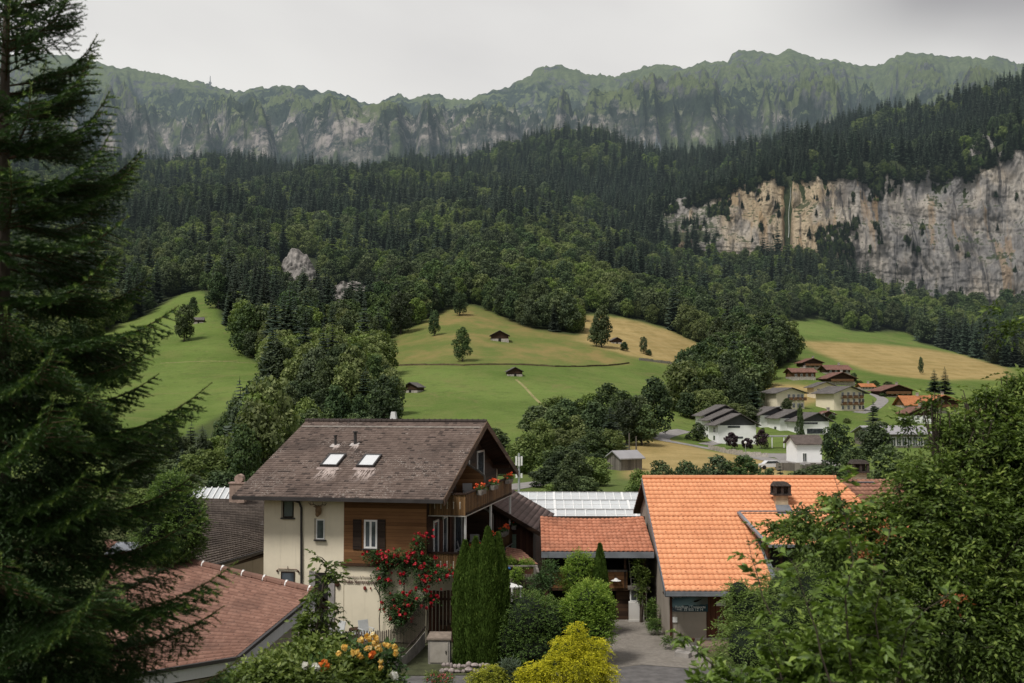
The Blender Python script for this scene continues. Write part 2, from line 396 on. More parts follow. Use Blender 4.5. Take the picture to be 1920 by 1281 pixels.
OCHRE = [[(700,690),(735,640),(765,618),(845,578),(880,570),(930,588),(1085,630),(1190,655),(1190,684),(720,684)]]
PATCH1 = [(480,592),(545,605),(552,628),(520,640),(500,625)]
PATCH2 = [(585,640),(625,632),(630,660),(595,672)]
VILLAGE = [(1435,700),(1480,680),(1960,690),(1960,900),(1170,900),(1230,815),(1310,800),(1400,765),(1430,730)]
FLOORP = [(960,860),(1180,900),(1180,1000),(350,1000),(350,905)]
CLEAR = [MEADOW_W, MEADOW_C, MEADOW_E, PATCH1, PATCH2, VILLAGE]

def build_ground():
    a = np.concatenate([np.linspace(-40, 36, 20), np.exp(np.linspace(math.log(38), math.log(2600), 520))])
    b = np.linspace(-.85, .85, 560)
    A, B = np.meshgrid(a, b, indexing='ij'); X = B * (A + 60) ; Y = A
    Z = terr(X, Y)
    px, py = proj(X, np.maximum(Y, 1), Z)
    j = (fbm(X/9, Y/9, 3, 3) - .5) * 16 * np.clip(300/np.maximum(Y, 60), .3, 1.5); qx, qy = px + j, py + j*.5
    mead = np.zeros(X.shape); yel = np.zeros(X.shape); och = np.zeros(X.shape)
    for q in CLEAR: mead = np.maximum(mead, inpoly(qx, qy, q))
    mead = np.where(Y < 330, 1, mead); mead = np.where((Y < 330) & (Y > 150) & inpoly(qx, qy, [(200,900),(440,760),(600,800),(600,900)]), .3, mead)
    for q in YEL: yel = np.maximum(yel, inpoly(qx, qy, q))
    for q in OCHRE: och = np.maximum(och, inpoly(qx, qy, q))
    def soft(M, k):
        for _ in range(k):
            M[1:-1] = (M[:-2] + 2*M[1:-1] + M[2:])/4; M[:, 1:-1] = (M[:, :-2] + 2*M[:, 1:-1] + M[:, 2:])/4
        return M
    mead = soft(mead.astype(float), 1); yel = soft(yel.astype(float), 3); och = soft(och.astype(float), 4)
    near = np.clip((175 - Y + (fbm(X/20, Y/20, 3, 91)-.5)*50)/50, 0, 1)
    n = len(a); m = len(b); I = np.arange(n*m).reshape(n, m)
    Fc = np.stack([I[:-1,:-1].ravel(), I[:-1,1:].ravel(), I[1:,1:].ravel(), I[1:,:-1].ravel()], 1)[:, ::1]
    me = np_mesh('terrain', np.stack([X.ravel(), Y.ravel(), Z.ravel()], 1), Fc, m_ground(), smooth=True,
                 extra={'meadow': mead.ravel(), 'yellow': yel.ravel(), 'ochre': och.ravel(), 'near': near.ravel()})
    o = obj('terrain', me); tag(o, 'green valley floor and meadow slopes rising to the wooded hill', 'terrain', kind='structure')
def m_ground():
    s = N('meadow grass'); p = s.pos(); X, Y, Z = s.sep(p)[:3]
    n1 = s.noise(p, .018, 6, .6); n2 = s.noise(s.vmul(p, (1, .5, 1)), .09, 6, .65); n3 = s.noise(p, .9, 4, .7)
    g = s.mix(s.smooth(n1, .35, .65), (.085,.135,.026), (.140,.195,.046))
    n4 = s.noise(p, .22, 5, .7); n5 = s.noise(s.vmul(p, (1, .6, 1)), 2.2, 3, .7)
    g = s.mix(s.math('MULTIPLY', s.smooth(n2, .45, .7), .55), g, (.155,.168,.052))
    g = s.mix(s.math('MULTIPLY', s.smooth(n4, .5, .68), .5), g, (.070,.100,.024)); g = s.mix(s.math('MULTIPLY', s.smooth(n5, .54, .68), .6), g, (.19,.21,.08))
    g = s.mix(s.math('MULTIPLY', s.smooth(s.noise(s.vmul(p, (1, 1, 6)), .035, 5, .7, 1.2), .58, .64), .4), g, (.19,.165,.07))
    och = s.mix(s.smooth(n2, .35, .65), (.14,.158,.045), (.245,.185,.070))
    ye = s.mix(s.smooth(n2, .3, .7), (.27,.20,.075), (.38,.28,.12))
    # mowing stripes that follow the slope
    stripe = s.math('SINE', s.math('ADD', s.math('MULTIPLY', Z, 2.6), s.math('MULTIPLY', s.noise(p, .02, 3), 9)))
    och = s.mix(s.math('MULTIPLY', s.smooth(stripe, .2, 1), .28), och, (.23,.165,.07))
    ye = s.mix(s.math('MULTIPLY', s.smooth(n4, .48, .66), .45), ye, (.20,.17,.06)); ye = s.mix(s.math('MULTIPLY', s.smooth(stripe, .1, 1), .22), ye, (.42,.33,.16))
    of = s.math('MULTIPLY', s.attr('ochre')[2], s.math('ADD', .35, s.math('MULTIPLY', s.smooth(s.math('ADD', n1, s.math('MULTIPLY', n4, .3)), .52, .72), .6)))
    f = s.mix(of, g, och); f = s.mix(s.attr('yellow')[2], f, ye)
    # cow paths and terraces, thin darker lines
    f = s.mix(s.math('MULTIPLY', s.smooth(n3, .4, .8), .35), f, s.mix(.55, f, (.03,.05,.015)))
    wood = s.mix(s.smooth(n3, .4, .6), (.020,.030,.012), (.05,.06,.028))
    f = s.mix(s.attr('meadow')[2], wood, f)
    f = s.mix(s.attr('near')[2], f, s.mix(s.smooth(n3, .4, .6), (.05,.075,.022), (.10,.11,.045)))
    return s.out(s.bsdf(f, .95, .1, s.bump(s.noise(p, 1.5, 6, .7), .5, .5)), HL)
build_ground()

# ------------------------------------------------------------------ far mountain range
SIL = [(-500,130),(-300,105),(-100,90),(0,95),(60,90),(110,95),(170,108),(210,118),(250,122),(300,130),(345,145),(360,142),(400,155),(450,165),(465,158),(480,153),(500,155),(520,151),(545,154),(560,152),(580,160),(600,164),(620,165),(640,169),(655,172),(672,180),(690,187),(720,178),(745,167),(765,177),(800,170),(815,167),(835,173),(850,178),(880,175),(910,165),(935,160),(960,150),(985,140),(1000,125),(1020,117),(1050,115),(1085,122),(1100,130),(1150,135),(1190,125),(1220,113),(1260,112),(1285,122),(1330,105),(1370,108),(1378,93),(1400,84),(1440,89),(1462,97),(1485,84),(1500,88),(1540,104),(1570,103),(1600,110),(1640,115),(1665,112),(1690,98),(1715,90),(1750,93),(1790,100),(1830,98),(1860,103),(1868,95),(1890,100),(1920,108),(2100,115),(2300,140),(2600,160)]
def build_range():
    nb, na = 1000, 300
    b = np.linspace(-520, 2500, nb); a = np.linspace(0, 1.12, na)
    PX, A = np.meshgrid(b, a, indexing='ij')
    r = 3000 + 1900 * A
    sil = np.interp(PX, [q[0] for q in SIL], [q[1] for q in SIL])
    sil = sil - (fbm(PX/14, PX*0, 3, 31, True) - .6) * 7 - (fbm(PX/6, PX*0, 2, 33) - .5) * 6
    zr = _zpy(sil, 4900.0)
    zb = _zpy(330.0 + 0*PX, 3000.0)
    # wide buttresses and gullies running down the slope
    warp = (fbm(PX/110, A*2, 3, 41) - .5) * 90
    g1 = fbm((PX + warp + A*70)/78, A*1.1 + 5, 3, 42, True)
    g2 = fbm((PX + warp*.6)/19, A*3.5, 4, 43, True)
    t = np.clip(A, 0, 1)
    step = .5 - .5*np.cos(np.pi*np.clip((t + .05 - (fbm(PX/90, A*0, 3, 47)-.5)*.16)/.22, 0, 1))       # the cliff band
    f = .06*t/1.0 + .40*step + .54*np.clip((t-.22)/.78, 0, 1)**1.1
    env = np.where(t < .5, 1.0, np.sin(np.pi*np.clip(t, 0, 1))**.7)
    Z = zb + (zr - zb)*f + env*((g1 - .95)*230 + (g2 - .8)*45 + (fbm((PX + A*190 + warp)/34, A*6.5, 5, 48, True) - .85)*190 + (fbm((PX - A*150)/60, A*4.5, 3, 49) - .8)*90)
    fine = (fbm(PX/6, A*26, 4, 44, True) - .9)*50*env
    Z = Z + fine + (1-t)*90
    los = CZ + (zr - CZ)*r/4900.0*.995 - env*40; over = Z - los; Z = los - 22*np.log1p(np.exp(np.clip(-over/22, -30, 30))) + 0*Z
    back = np.clip((A - 1)/.12, 0, 1); Z = Z - back*420
    R = r + env*(g1 - .5)*-260
    X = (PX - 960)/F * R; 
    I = np.arange(nb*na).reshape(nb, na)
    Fc = np.stack([I[:-1,:-1].ravel(), I[1:,:-1].ravel(), I[1:,1:].ravel(), I[:-1,1:].ravel()], 1)
    s = N('alpine rock and grass'); p = s.pos(); nz = s.sep(s.n('ShaderNodeNewGeometry').outputs['Normal'])[2]; z = s.sep(p)[2]
    big = s.noise(p, .0014, 4); fi = s.noise(p, .03, 8, .75); st = s.noise(s.vmul(p, (1, .6, .85)), .0085, 9, .68, .5); st2 = s.noise(s.vmul(p, (1, .5, 1.1)), .021, 8, .7, .5)
    grass = s.mix(s.smooth(fi, .3, .7), (.085,.110,.046), (.175,.205,.085)); grass = s.mix(s.math('MULTIPLY', s.smooth(s.noise(p, .008, 5, .6), .45, .7), .5), grass, (.060,.075,.040))
    rock = s.mix(s.smooth(fi, .35, .65), (.045,.052,.056), (.14,.138,.136))
    pale = s.mix(s.smooth(s.noise(s.vmul(p, (1, .4, 1.5)), .012, 11, .76), .42, .58), (.045,.05,.055), (.42,.365,.34))
    wood = s.mix(s.smooth(fi, .4, .6), (.010,.018,.014), (.034,.048,.034))
    zz = s.math('ADD', s.math('MULTIPLY', s.attr('zone')[2], 1000.0), s.math('ADD', s.math('MULTIPLY', s.math('SUBTRACT', big, .5), 50), s.math('MULTIPLY', s.math('SUBTRACT', st, .5), 70)))
    rk = s.smooth(s.math('ADD', s.math('SUBTRACT', st2, s.math('MULTIPLY', nz, .28)), s.math('MULTIPLY', s.math('SUBTRACT', st, .5), 1.2)), .385, .45)
    cc = s.mix(s.math('MULTIPLY', rk, .95), grass, rock)
    band = s.math('MULTIPLY', s.smooth(zz, 262, 250), s.smooth(st, .40, .50)); cc = s.mix(s.math('MULTIPLY', band, .85), cc, pale)
    wf = s.math('MULTIPLY', s.math('MULTIPLY', s.smooth(zz, 281, 270), s.math('SUBTRACT', 1.0, s.math('MULTIPLY', s.smooth(zz, 252, 236), .45))), s.smooth(s.math('ADD', s.math('MULTIPLY', st2, .6), s.math('MULTIPLY', s.noise(p, .004, 5, .6), .6)), .57, .61)); cc = s.mix(s.math('MULTIPLY', wf, .92), cc, wood)
    cc = s.mix(s.math('MULTIPLY', s.smooth(s.noise(p, .06, 4, .75), .56, .66), .45), cc, (.028,.04,.032))
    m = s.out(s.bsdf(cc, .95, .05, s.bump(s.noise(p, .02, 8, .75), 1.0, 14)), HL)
    o = obj('mountain_range', np_mesh('mountain_range', np.stack([X.ravel(), R.ravel(), Z.ravel()], 1), Fc, m, smooth=True, extra={'zone': ((Z-CZ)/R).ravel()}))
    tag(o, 'long craggy mountain ridge with green alps and grey rock bands under cloud', 'mountain', kind='structure')
build_range()

# ------------------------------------------------------------------ the pale cliff, with relief of its own
def build_cliff():
    nb, na = 620, 190
    b = np.linspace(1244, 2300, nb); a = np.linspace(0, 1, na)
    PX, A = np.meshgrid(b, a, indexing='ij')
    base = np.interp(PX, CPX, CBASE) + 46; top = np.interp(PX, CPX, CTOP) + 3
    top = top - (fbm(PX/22, PX*0, 4, 71) - .4)*34
    top = np.where(np.abs(PX - 1480) < 7, top + 26*(1-np.abs(PX-1480)/7), top)
    Xm = (PX - 960)/F*1040
    zb = _zpy(base, YC0 - 14); zt = _zpy(top, YC1)
    Z = zb + (zt - zb)*A
    v1 = fbm(Xm/17 + (fbm(Xm/60, Z/40, 2, 75)-.5)*2, Z/75, 4, 72, True); v2 = fbm(Xm/5.5, Z/34, 4, 73, True)
    lg = fbm(Xm/110, Z/13 + Xm/160, 3, 74); big = fbm(Xm/70, Z/60, 3, 76)
    Y = YC0 - 16 + 36*A**1.35 + (big-.5)*26 + (v1-.5)*13 + (v2-.5)*4.5 - np.round(lg*7)/7*4.5 + (fbm(Xm/2.4, Z/3.2, 3, 77)-.5)*2.6
    global CLIFF
    cleft = np.exp(-((PX - 1480 - (A-.5)*6)/6.0)**2)*20; Y = Y + cleft
    X = (PX - 960)/F*Y; CLIFF = (X, Y, Z)
    I = np.arange(nb*na).reshape(nb, na)
    Fc = np.stack([I[:-1,:-1].ravel(), I[1:,:-1].ravel(), I[1:,1:].ravel(), I[:-1,1:].ravel()], 1)
    m = m_cliff()
    o = obj('cliff', np_mesh('cliff', np.stack([X.ravel(), Y.ravel(), Z.ravel()], 1), Fc, m, smooth=False))
    tag(o, 'tall pale limestone cliff streaked with grey and ochre above the dark forest', 'cliff', kind='structure')
    # waterfall in the cleft
    xs = 1481; p0 = P(xs, 352, 1046); p1 = P(xs-4, 446, 1030)
    mb = MB(); pts = [p0.lerp(p1, t) + Vector((math.sin(t*9)*.5, -1.5, 0)) for t in np.linspace(0, 1, 12)]
    mb.tube([tuple(q) for q in pts], [.09 + .16*i/11 for i in range(12)], 6)
    o = mb.build('waterfall', m_plain('falling water', (.5,.5,.49), .4, .1, 1, haze=HL)); tag(o, 'thin white waterfall dropping down the dark cleft in the pale cliff', 'waterfall', kind='thing')
def m_cliff():
    s = N('limestone'); p = s.pos()
    big = s.noise(p, .011, 4, .55); med = s.noise(s.vmul(p, (1, 1, .45)), .05, 7, .68, .6)
    streak = s.noise(s.vmul(p, (1, .4, .07)), .12, 6, .65, .4); lay = s.noise(s.vmul(p, (.12, .12, 1)), .16, 6, .65)
    cc = s.mix(s.smooth(med, .32, .66), (.16,.15,.14), (.46,.415,.36))
    cc = s.mix(s.math('MULTIPLY', s.smooth(big, .54, .66), .5), cc, s.mix(s.smooth(med, .3, .7), (.26,.185,.11), (.42,.345,.25)))
    cc = s.mix(s.math('MULTIPLY', s.smooth(s.noise(p, .03, 5, .6), .56, .68), .75), cc, (.44,.41,.37))
    X_ = s.sep(p)[0]; left = s.math('MULTIPLY', s.smooth(X_, 185, 205), s.smooth(X_, 330, 285)); cc = s.mix(s.math('MULTIPLY', left, s.math('MULTIPLY', s.smooth(s.noise(p, .022, 5, .6), .32, .50), .9)), cc, s.mix(s.smooth(med, .3, .7), (.32,.235,.14), (.56,.46,.32)))
    rgt = s.smooth(X_, 300, 360); cc = s.mix(s.math('MULTIPLY', rgt, s.math('MULTIPLY', s.smooth(s.noise(p, .02, 6, .65), .42, .58), .75)), cc, s.mix(s.smooth(med, .3, .7), (.13,.13,.135), (.27,.262,.26)))
    cc = s.mix(s.math('MULTIPLY', s.smooth(streak, .52, .64), .8), cc, (.05,.05,.054)); cc = s.mix(s.math('MULTIPLY', s.smooth(s.noise(s.vmul(p, (1, .4, .06)), .07, 5, .6, .3), .58, .64), .5), cc, (.34,.22,.11))
    cc = s.mix(s.math('MULTIPLY', s.smooth(lay, .62, .68), .35), cc, (.05,.05,.05))
    nz = s.sep(s.n('ShaderNodeNewGeometry').outputs['Normal'])[2]
    cc = s.mix(s.math('MULTIPLY', s.smooth(s.math('ADD', nz, s.math('MULTIPLY', s.math('SUBTRACT', med, .5), .6)), .45, .75), .9), cc, (.035,.05,.02))
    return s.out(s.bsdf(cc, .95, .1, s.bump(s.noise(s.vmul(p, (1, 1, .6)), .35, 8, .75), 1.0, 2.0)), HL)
build_cliff()
# ------------------------------------------------------------------ tree kit
def leaf_quads(rng, C, Nrm, size, asp=1.0, jit=.35):
    """one kite-shaped leaf or leaf clump per centre, facing Nrm"""
    n = len(C); R = rng.normal(size=(n, 3)); T = np.cross(Nrm, R); T /= np.linalg.norm(T, axis=1)[:, None] + 1e-9
    B = np.cross(Nrm, T); s = (size * (1 + rng.uniform(-jit, jit, n)))[:, None] if np.ndim(size) == 0 else size[:, None]
    a = T * s * .5; b = B * s * .5 * asp
    bow = Nrm * s * rng.uniform(-.18, .18, n)[:, None]
    V = np.stack([C - a, C + b * rng.uniform(.6, 1.2, n)[:, None] + bow, C + a, C - b * rng.uniform(.6, 1.2, n)[:, None] + bow], 1).reshape(-1, 3)
    return V, np.arange(4*n).reshape(n, 4)

def crown_mesh(name, rng, lobes, n, size, mat, fill=.45, asp=.9, flat=.0):
    """lobes: (x,y,z,rx,ry,rz); leaf clumps are spread through their shells, with gaps"""
    L = np.array(lobes, float); wts = (L[:,3]*L[:,4] + L[:,4]*L[:,5] + L[:,3]*L[:,5]); k = rng.choice(len(L), n, p=wts/wts.sum())
    D = rng.normal(size=(n, 3)); D[:, 2] += .25; D /= np.linalg.norm(D, axis=1)[:, None]
    a1 = np.arctan2(D[:,1], D[:,0])*2.2 + k*7.7; a2 = D[:,2]*4.5 + k*3.1
    bumpy = vnoise(a1+50, a2+50, 3)*.6 + vnoise(a1*2.3+90, a2*2.3+90, 4)*.4
    rad = (.70 + .42*bumpy) * (1 - fill*rng.random(n)**2.2)
    C = L[k, :3] + D * rad[:, None] * L[k, 3:]
    Nr = D*1.0 + rng.normal(size=(n,3))*.75; Nr[:,2] += .35; Nr /= np.linalg.norm(Nr, axis=1)[:, None]
    V, Fq = leaf_quads(rng, C, Nr, size, asp)
    lobe_t = rng.uniform(-.16, .16, len(L))[k]
    t = np.clip(.22 + .48*(rad-.55)/.5 + lobe_t + rng.normal(size=n)*.13 + .34*D[:,2] - .06, 0, 1)  # tops and outer leaves tinted lighter: top light and inner shade painted in
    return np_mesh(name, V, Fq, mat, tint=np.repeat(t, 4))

def trunk_mesh(name, rng, h, r, mat, branches=6, spread=2.5, z0=.35, lean=.3):
    mb = MB(); pts = []; x = y = 0.0
    for i in range(7):
        t = i/6; pts.append((x, y, h*t)); x += rng.uniform(-lean, lean)*h*.03; y += rng.uniform(-lean, lean)*h*.03
    mb.tube(pts, [r*(1.25 if i == 0 else 1-.13*i) for i in range(7)], 7)
    for k in range(branches):
        t = z0 + (1-z0)*k/branches; j = min(5, int(t*6)); a = rng.uniform(0, 6.28); p = Vector(pts[j]).lerp(Vector(pts[j+1]), t*6-j)
        d = Vector((math.cos(a), math.sin(a), .9)); q = p + d*spread*.5; e = p + Vector((d.x*spread, d.y*spread, spread*.75))
        mb.tube([tuple(p), tuple(q), tuple(e)], [r*.38, r*.25, r*.08], 5)
    me = bpy.data.meshes.new(name); me.from_pydata(mb.v, [], mb.f); me.materials.append(mat); me.update(); return me

def broad_lobes(rng, h, w, n=13, low=.18):
    L = [(0, 0, h*.58, w*.40, w*.40, h*.34)]
    for i in range(n):
        t = (i+.5)/n; z = h*(low + (.93-low)*t); R = w*.5*(1 - abs(t-.42)**1.6*1.25)*rng.uniform(.45, .78); a = i*2.4 + rng.uniform(-.4, .4); s = w*rng.uniform(.17, .27)*(1.12-.45*t)
        L.append((math.cos(a)*R, math.sin(a)*R, z, s, s, s*rng.uniform(.75, 1.05)))
    L.append((0, 0, h*.9, w*.17, w*.17, h*.1))
    return L
def spruce_mesh(name, rng, h, r, mat, levels=24, per=10, size=1.0, mix=1):
    """tiers of drooping fronds, each a folded, ragged strip"""
    V = []; Fq = []; T = []
    for i in range(levels):
        t = (i + rng.uniform(-.3, .3)) / levels; z = h*(.06 + .93*t); R = r*(1-t)**.8*rng.uniform(.82, 1.1) + .18
        m = max(5, int(per*(1-.5*t)))
        for k in range(m):
            a = 6.283*k/m + rng.uniform(-.3, .3) + i*.9; rr = R*rng.uniform(.65, 1.12); d = np.array([math.cos(a), math.sin(a), 0]); s = np.array([-d[1], d[0], 0])
            droop = rng.uniform(.18, .42)*rr; w = rr*rng.uniform(.20, .34)+.12
            nseg = 3; b = len(V)
            for q in range(nseg+1):
                f = q/nseg; c = np.array([0, 0, z]) + d*rr*f + np.array([0, 0, -droop*f**.8 + .10*rr*f*f]); ww = w*(.45+1.1*f*(1.25-f))*(1 if q < nseg else .25)
                sag = np.array([0, 0, -ww*rng.uniform(.2, .7)])
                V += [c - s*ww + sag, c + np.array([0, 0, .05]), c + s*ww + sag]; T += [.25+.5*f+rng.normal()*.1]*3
            for q in range(nseg):
                o = b + q*3; Fq += [(o, o+3, o+4, o+1), (o+1, o+4, o+5, o+2)]
    C0 = len(V)
    V += [np.array(x) for x in [(-.12,0,h*.93),(.12,0,h*.93),(.02,.1,h*1.02),(0,0,h*1.02)]]; T += [.6]*4; Fq.append((C0, C0+1, C0+2, C0+3))
    return np_mesh(name, np.array(V), np.array(Fq), mat, tint=np.clip(T, 0, 1))

rng = np.random.default_rng(7)
M_BARK = m_plain('bark', (.07,.055,.042), .9, .35, 3, .5)
M_BARKF = m_plain('far bark', (.055,.045,.038), .9, .3, .5, haze=HL)
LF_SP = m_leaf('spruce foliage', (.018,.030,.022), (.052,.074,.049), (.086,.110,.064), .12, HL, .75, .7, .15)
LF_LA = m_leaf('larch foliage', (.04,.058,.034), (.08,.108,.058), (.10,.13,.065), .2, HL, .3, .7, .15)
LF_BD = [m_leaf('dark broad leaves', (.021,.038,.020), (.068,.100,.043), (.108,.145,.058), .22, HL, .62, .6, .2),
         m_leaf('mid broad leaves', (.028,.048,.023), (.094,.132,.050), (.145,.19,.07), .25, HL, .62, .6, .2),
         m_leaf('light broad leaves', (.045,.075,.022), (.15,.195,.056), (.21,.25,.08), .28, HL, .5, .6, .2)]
SPR = []; BRO = []
for i in range(5):
    h = [24, 21, 26, 19, 23][i]; rr = [4.9, 4.5, 4.6, 4.8, 4.2][i]
    SPR.append((spruce_mesh('spruce_crown', rng, h, rr, LF_SP, 30, 11), trunk_mesh('spruce_trunk', rng, h*.9, .24, M_BARKF, 0), h))
SPR.append((spruce_mesh('larch_crown', rng, 22, 4.0, LF_LA, 30, 11), trunk_mesh('larch_trunk', rng, 20, .22, M_BARKF, 0), 22))
for i in range(6):
    h = [13, 15, 12, 16, 14, 12][i]; w_ = [10, 10.5, 10.5, 10, 9, 9.5][i]
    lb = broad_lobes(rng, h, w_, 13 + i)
    BRO.append((crown_mesh('broadleaf_crown', rng, lb, 3400, .62, LF_BD[i % 3]), trunk_mesh('broadleaf_trunk', rng, h*.75, .28, M_BARKF, 5, 2.5), h, w_))

# ------------------------------------------------------------------ the forest: single trees for the largest, one mass for the rest
def scatter():
    out = []
    r = np.random.default_rng(11); Y = 330.0; rows = []
    while Y < 2050:
        d = 6.8 + max(0, Y - 500) * .0056; hw = .62*Y + 40; n = int(2*hw/d)
        X = -hw + (np.arange(n) + r.random(n))*d*1.0; yy = Y + r.uniform(-.5, .5, n)*d
        rows.append(np.stack([X, yy], 1)); Y += d*.92
    A = np.concatenate(rows); X, Y = A[:,0], A[:,1]; Z = terr(X, Y); px, py = proj(X, Y, Z)
    keep = np.ones(len(X), bool)
    for q in CLEAR: keep &= ~inpoly(px, py, q)
    keep &= ~inpoly(px, py, [(512,500),(570,478),(608,490),(604,545),(565,572),(522,560)])
    keep &= ~inpoly(px, py, [(612,545),(708,532),(712,580),(660,600),(615,592)])
    keep &= ~((px > 1345) & (Y > YC0-28) & (Y < YC1+4)); keep &= ~((px > 1230) & (Y > YC0-8) & (Y < YC1+4))
    # wild gaps and a bright clearing
    keep &= ~(inpoly(px, py, [(915,310),(955,318),(958,350),(920,345)]) & (r.random(len(X)) < .8))
    keep &= r.random(len(X)) < .97
    X, Y, Z, px, py = X[keep], Y[keep], Z[keep], px[keep], py[keep]
    nb = fbm(X/95, Y/95, 3, 51)
    pb = np.clip((py - 400)/170, 0, 1)*.72 + (nb - .5)*2.9 + .20
    pb = np.where((px > 1130) & (py < 560), pb - .35, pb); pb = np.where((px < 420) & (py > 300), pb + .2, pb)
    kind = np.where(r.random(len(X)) < np.clip(pb, .03, .97), 1, 0)
    larch = (fbm(X/120, Y/120, 2, 61) > .62) & (px > 700) & (px < 1150) & (kind == 0) & (py < 480)
    var = np.where(kind == 1, r.integers(0, 6, len(X)), np.where(larch & (r.random(len(X)) < .8), 5, r.integers(0, 5, len(X))))
    # patches of brighter leaf trees

    br = fbm(X/60, Y/60, 2, 53)
    var = np.where((kind == 1) & (br > .58), np.where(r.random(len(X)) < .6, 2, 5), var)
    sc = r.uniform(.66, 1.4, len(X)) * (.8 + .45*fbm(X/45, Y/45, 2, 57)) * (1 + .28*np.clip((Y-650)/600, 0, 1)) * np.where(kind == 1, 1.0, .92)
    rot = r.uniform(0, 6.28, len(X))
    LX, LY, LZ = CLIFF; m_ = (fbm(LX/9, LZ/7, 3, 81) + .35*fbm(LX/50, LZ/30, 2, 82) > .93) & (r.random(LX.shape) < .10)
    m_ |= (inpoly(*proj(LX, LY, LZ), [(1525,430),(1590,420),(1600,470),(1600,550),(1560,540),(1540,490)]) & (r.random(LX.shape) < .12)) | (inpoly(*proj(LX, LY, LZ), [(1620,320),(1665,315),(1655,372),(1635,378)]) & (r.random(LX.shape) < .12))
    top = np.zeros(LX.shape, bool); top[:, -10:] = True; m_ |= top & (r.random(LX.shape) < .07)
    lx, ly, lz = LX[m_], LY[m_], LZ[m_]; k = len(lx); lpx, lpy = proj(lx, ly, lz); up = top[m_]
    cat = np.concatenate
    return (cat([X, lx]), cat([Y, ly-.5]), cat([Z, lz-1.5]), cat([px, lpx]), cat([py, lpy]), cat([kind, np.where(r.random(k) < .35, 1, 0)]), cat([var, r.integers(0, 5, k)]),
            cat([sc, np.where(up, r.uniform(.5, 1.0, k), r.uniform(.18, .5, k))]), cat([rot, r.uniform(0, 6.28, k)]))
FX, FY, FZ, FPX, FPY, FK, FV, FS, FR = scatter()

def region(px, py, kind):
    if px < 560: w = 'wood climbing above the left hand meadow'
    elif px < 760: w = 'wood around the bare grey rocks'
    elif px < 1120: w = 'wood above the ochre middle meadow'
    elif px < 1450: w = 'wood between the dry field and the chalets'
    else: w = 'wood at the foot of the pale cliff'
    return w

COUNT = {'s': 0, 'b': 0}; PROTO = {}
def place_tree(kind, v, x, y, z, s, rz, label, group=None, sx=1.0, parts=True, cat=None, name=None):
    lib = SPR if kind == 's' else BRO; cm, tm = lib[v][0], lib[v][1]; COUNT[kind] += 1
    nm = name or ('spruce_tree' if kind == 's' else 'leafy_tree')
    if not parts:
        o = obj(nm, cm); o.location = (x, y, z); o.rotation_euler = (0, 0, rz); o.scale = (s*sx, s*sx, s)
        return tag(o, label, cat or ('spruce' if kind == 's' else 'tree'), group)
    e = empty(nm, (x, y, z - .3), rz, label, cat or ('spruce' if kind == 's' else 'tree'), group); e.scale = (s*sx, s*sx, s)
    obj('trunk', tm, e); PROTO.setdefault((0 if kind == 's' else 10) + v, obj('crown', cm, e)); return e

def forest_mass(sel):
    me = bpy.data.meshes.new('forest'); n = len(sel); me.vertices.add(n)
    me.vertices.foreach_set('co', np.stack([FX[sel], FY[sel], FZ[sel]-.3], 1).astype(np.float32).ravel())
    for nm, arr, ty in (('pick', FK[sel]*10 + FV[sel], 'INT'), ('size', FS[sel], 'FLOAT'), ('turn', FR[sel], 'FLOAT')):
        a = me.attributes.new(nm, ty, 'POINT'); a.data.foreach_set('value', arr.astype(np.int32 if ty == 'INT' else np.float32))
    me.update(); o = obj('forest', me); tag(o, 'dense mixed forest of spruce and leafy trees covering the hillside', 'forest', kind='stuff')
    g = bpy.data.node_groups.new('forest trees', 'GeometryNodeTree')
    g.interface.new_socket('Geometry', in_out='INPUT', socket_type='NodeSocketGeometry'); g.interface.new_socket('Geometry', in_out='OUTPUT', socket_type='NodeSocketGeometry')
    gi = g.nodes.new('NodeGroupInput'); go = g.nodes.new('NodeGroupOutput'); jn = g.nodes.new('GeometryNodeJoinGeometry')
    def at(nm, ty):
        a = g.nodes.new('GeometryNodeInputNamedAttribute'); a.data_type = ty; a.inputs[0].default_value = nm
        return a.outputs[0]
    pk = at('pick', 'INT'); sz = at('size', 'FLOAT'); tu = at('turn', 'FLOAT')
    cmb = g.nodes.new('ShaderNodeCombineXYZ'); g.links.new(tu, cmb.inputs[2]); er = g.nodes.new('FunctionNodeEulerToRotation'); g.links.new(cmb.outputs[0], er.inputs[0])
    cs = g.nodes.new('ShaderNodeCombineXYZ')
    for i in range(3): g.links.new(sz, cs.inputs[i])
    for key, src in PROTO.items():
        eq = g.nodes.new('FunctionNodeCompare'); eq.data_type = 'INT'; eq.operation = 'EQUAL'
        ins = [s for s in eq.inputs if s.enabled]; g.links.new(pk, ins[0]); ins[1].default_value = key
        oi = g.nodes.new('GeometryNodeObjectInfo'); oi.transform_space = 'ORIGINAL'; oi.inputs['Object'].default_value = src; oi.inputs['As Instance'].default_value = True
        ip = g.nodes.new('GeometryNodeInstanceOnPoints'); g.links.new(gi.outputs[0], ip.inputs['Points']); g.links.new(eq.outputs[0], ip.inputs['Selection'])
        g.links.new(oi.outputs['Geometry'], ip.inputs['Instance']); g.links.new(er.outputs[0], ip.inputs['Rotation']); g.links.new(cs.outputs[0], ip.inputs['Scale'])
        g.links.new(ip.outputs[0], jn.inputs[0])
    g.links.new(jn.outputs[0], go.inputs[0]); md = o.modifiers.new('trees', 'NODES'); md.node_group = g
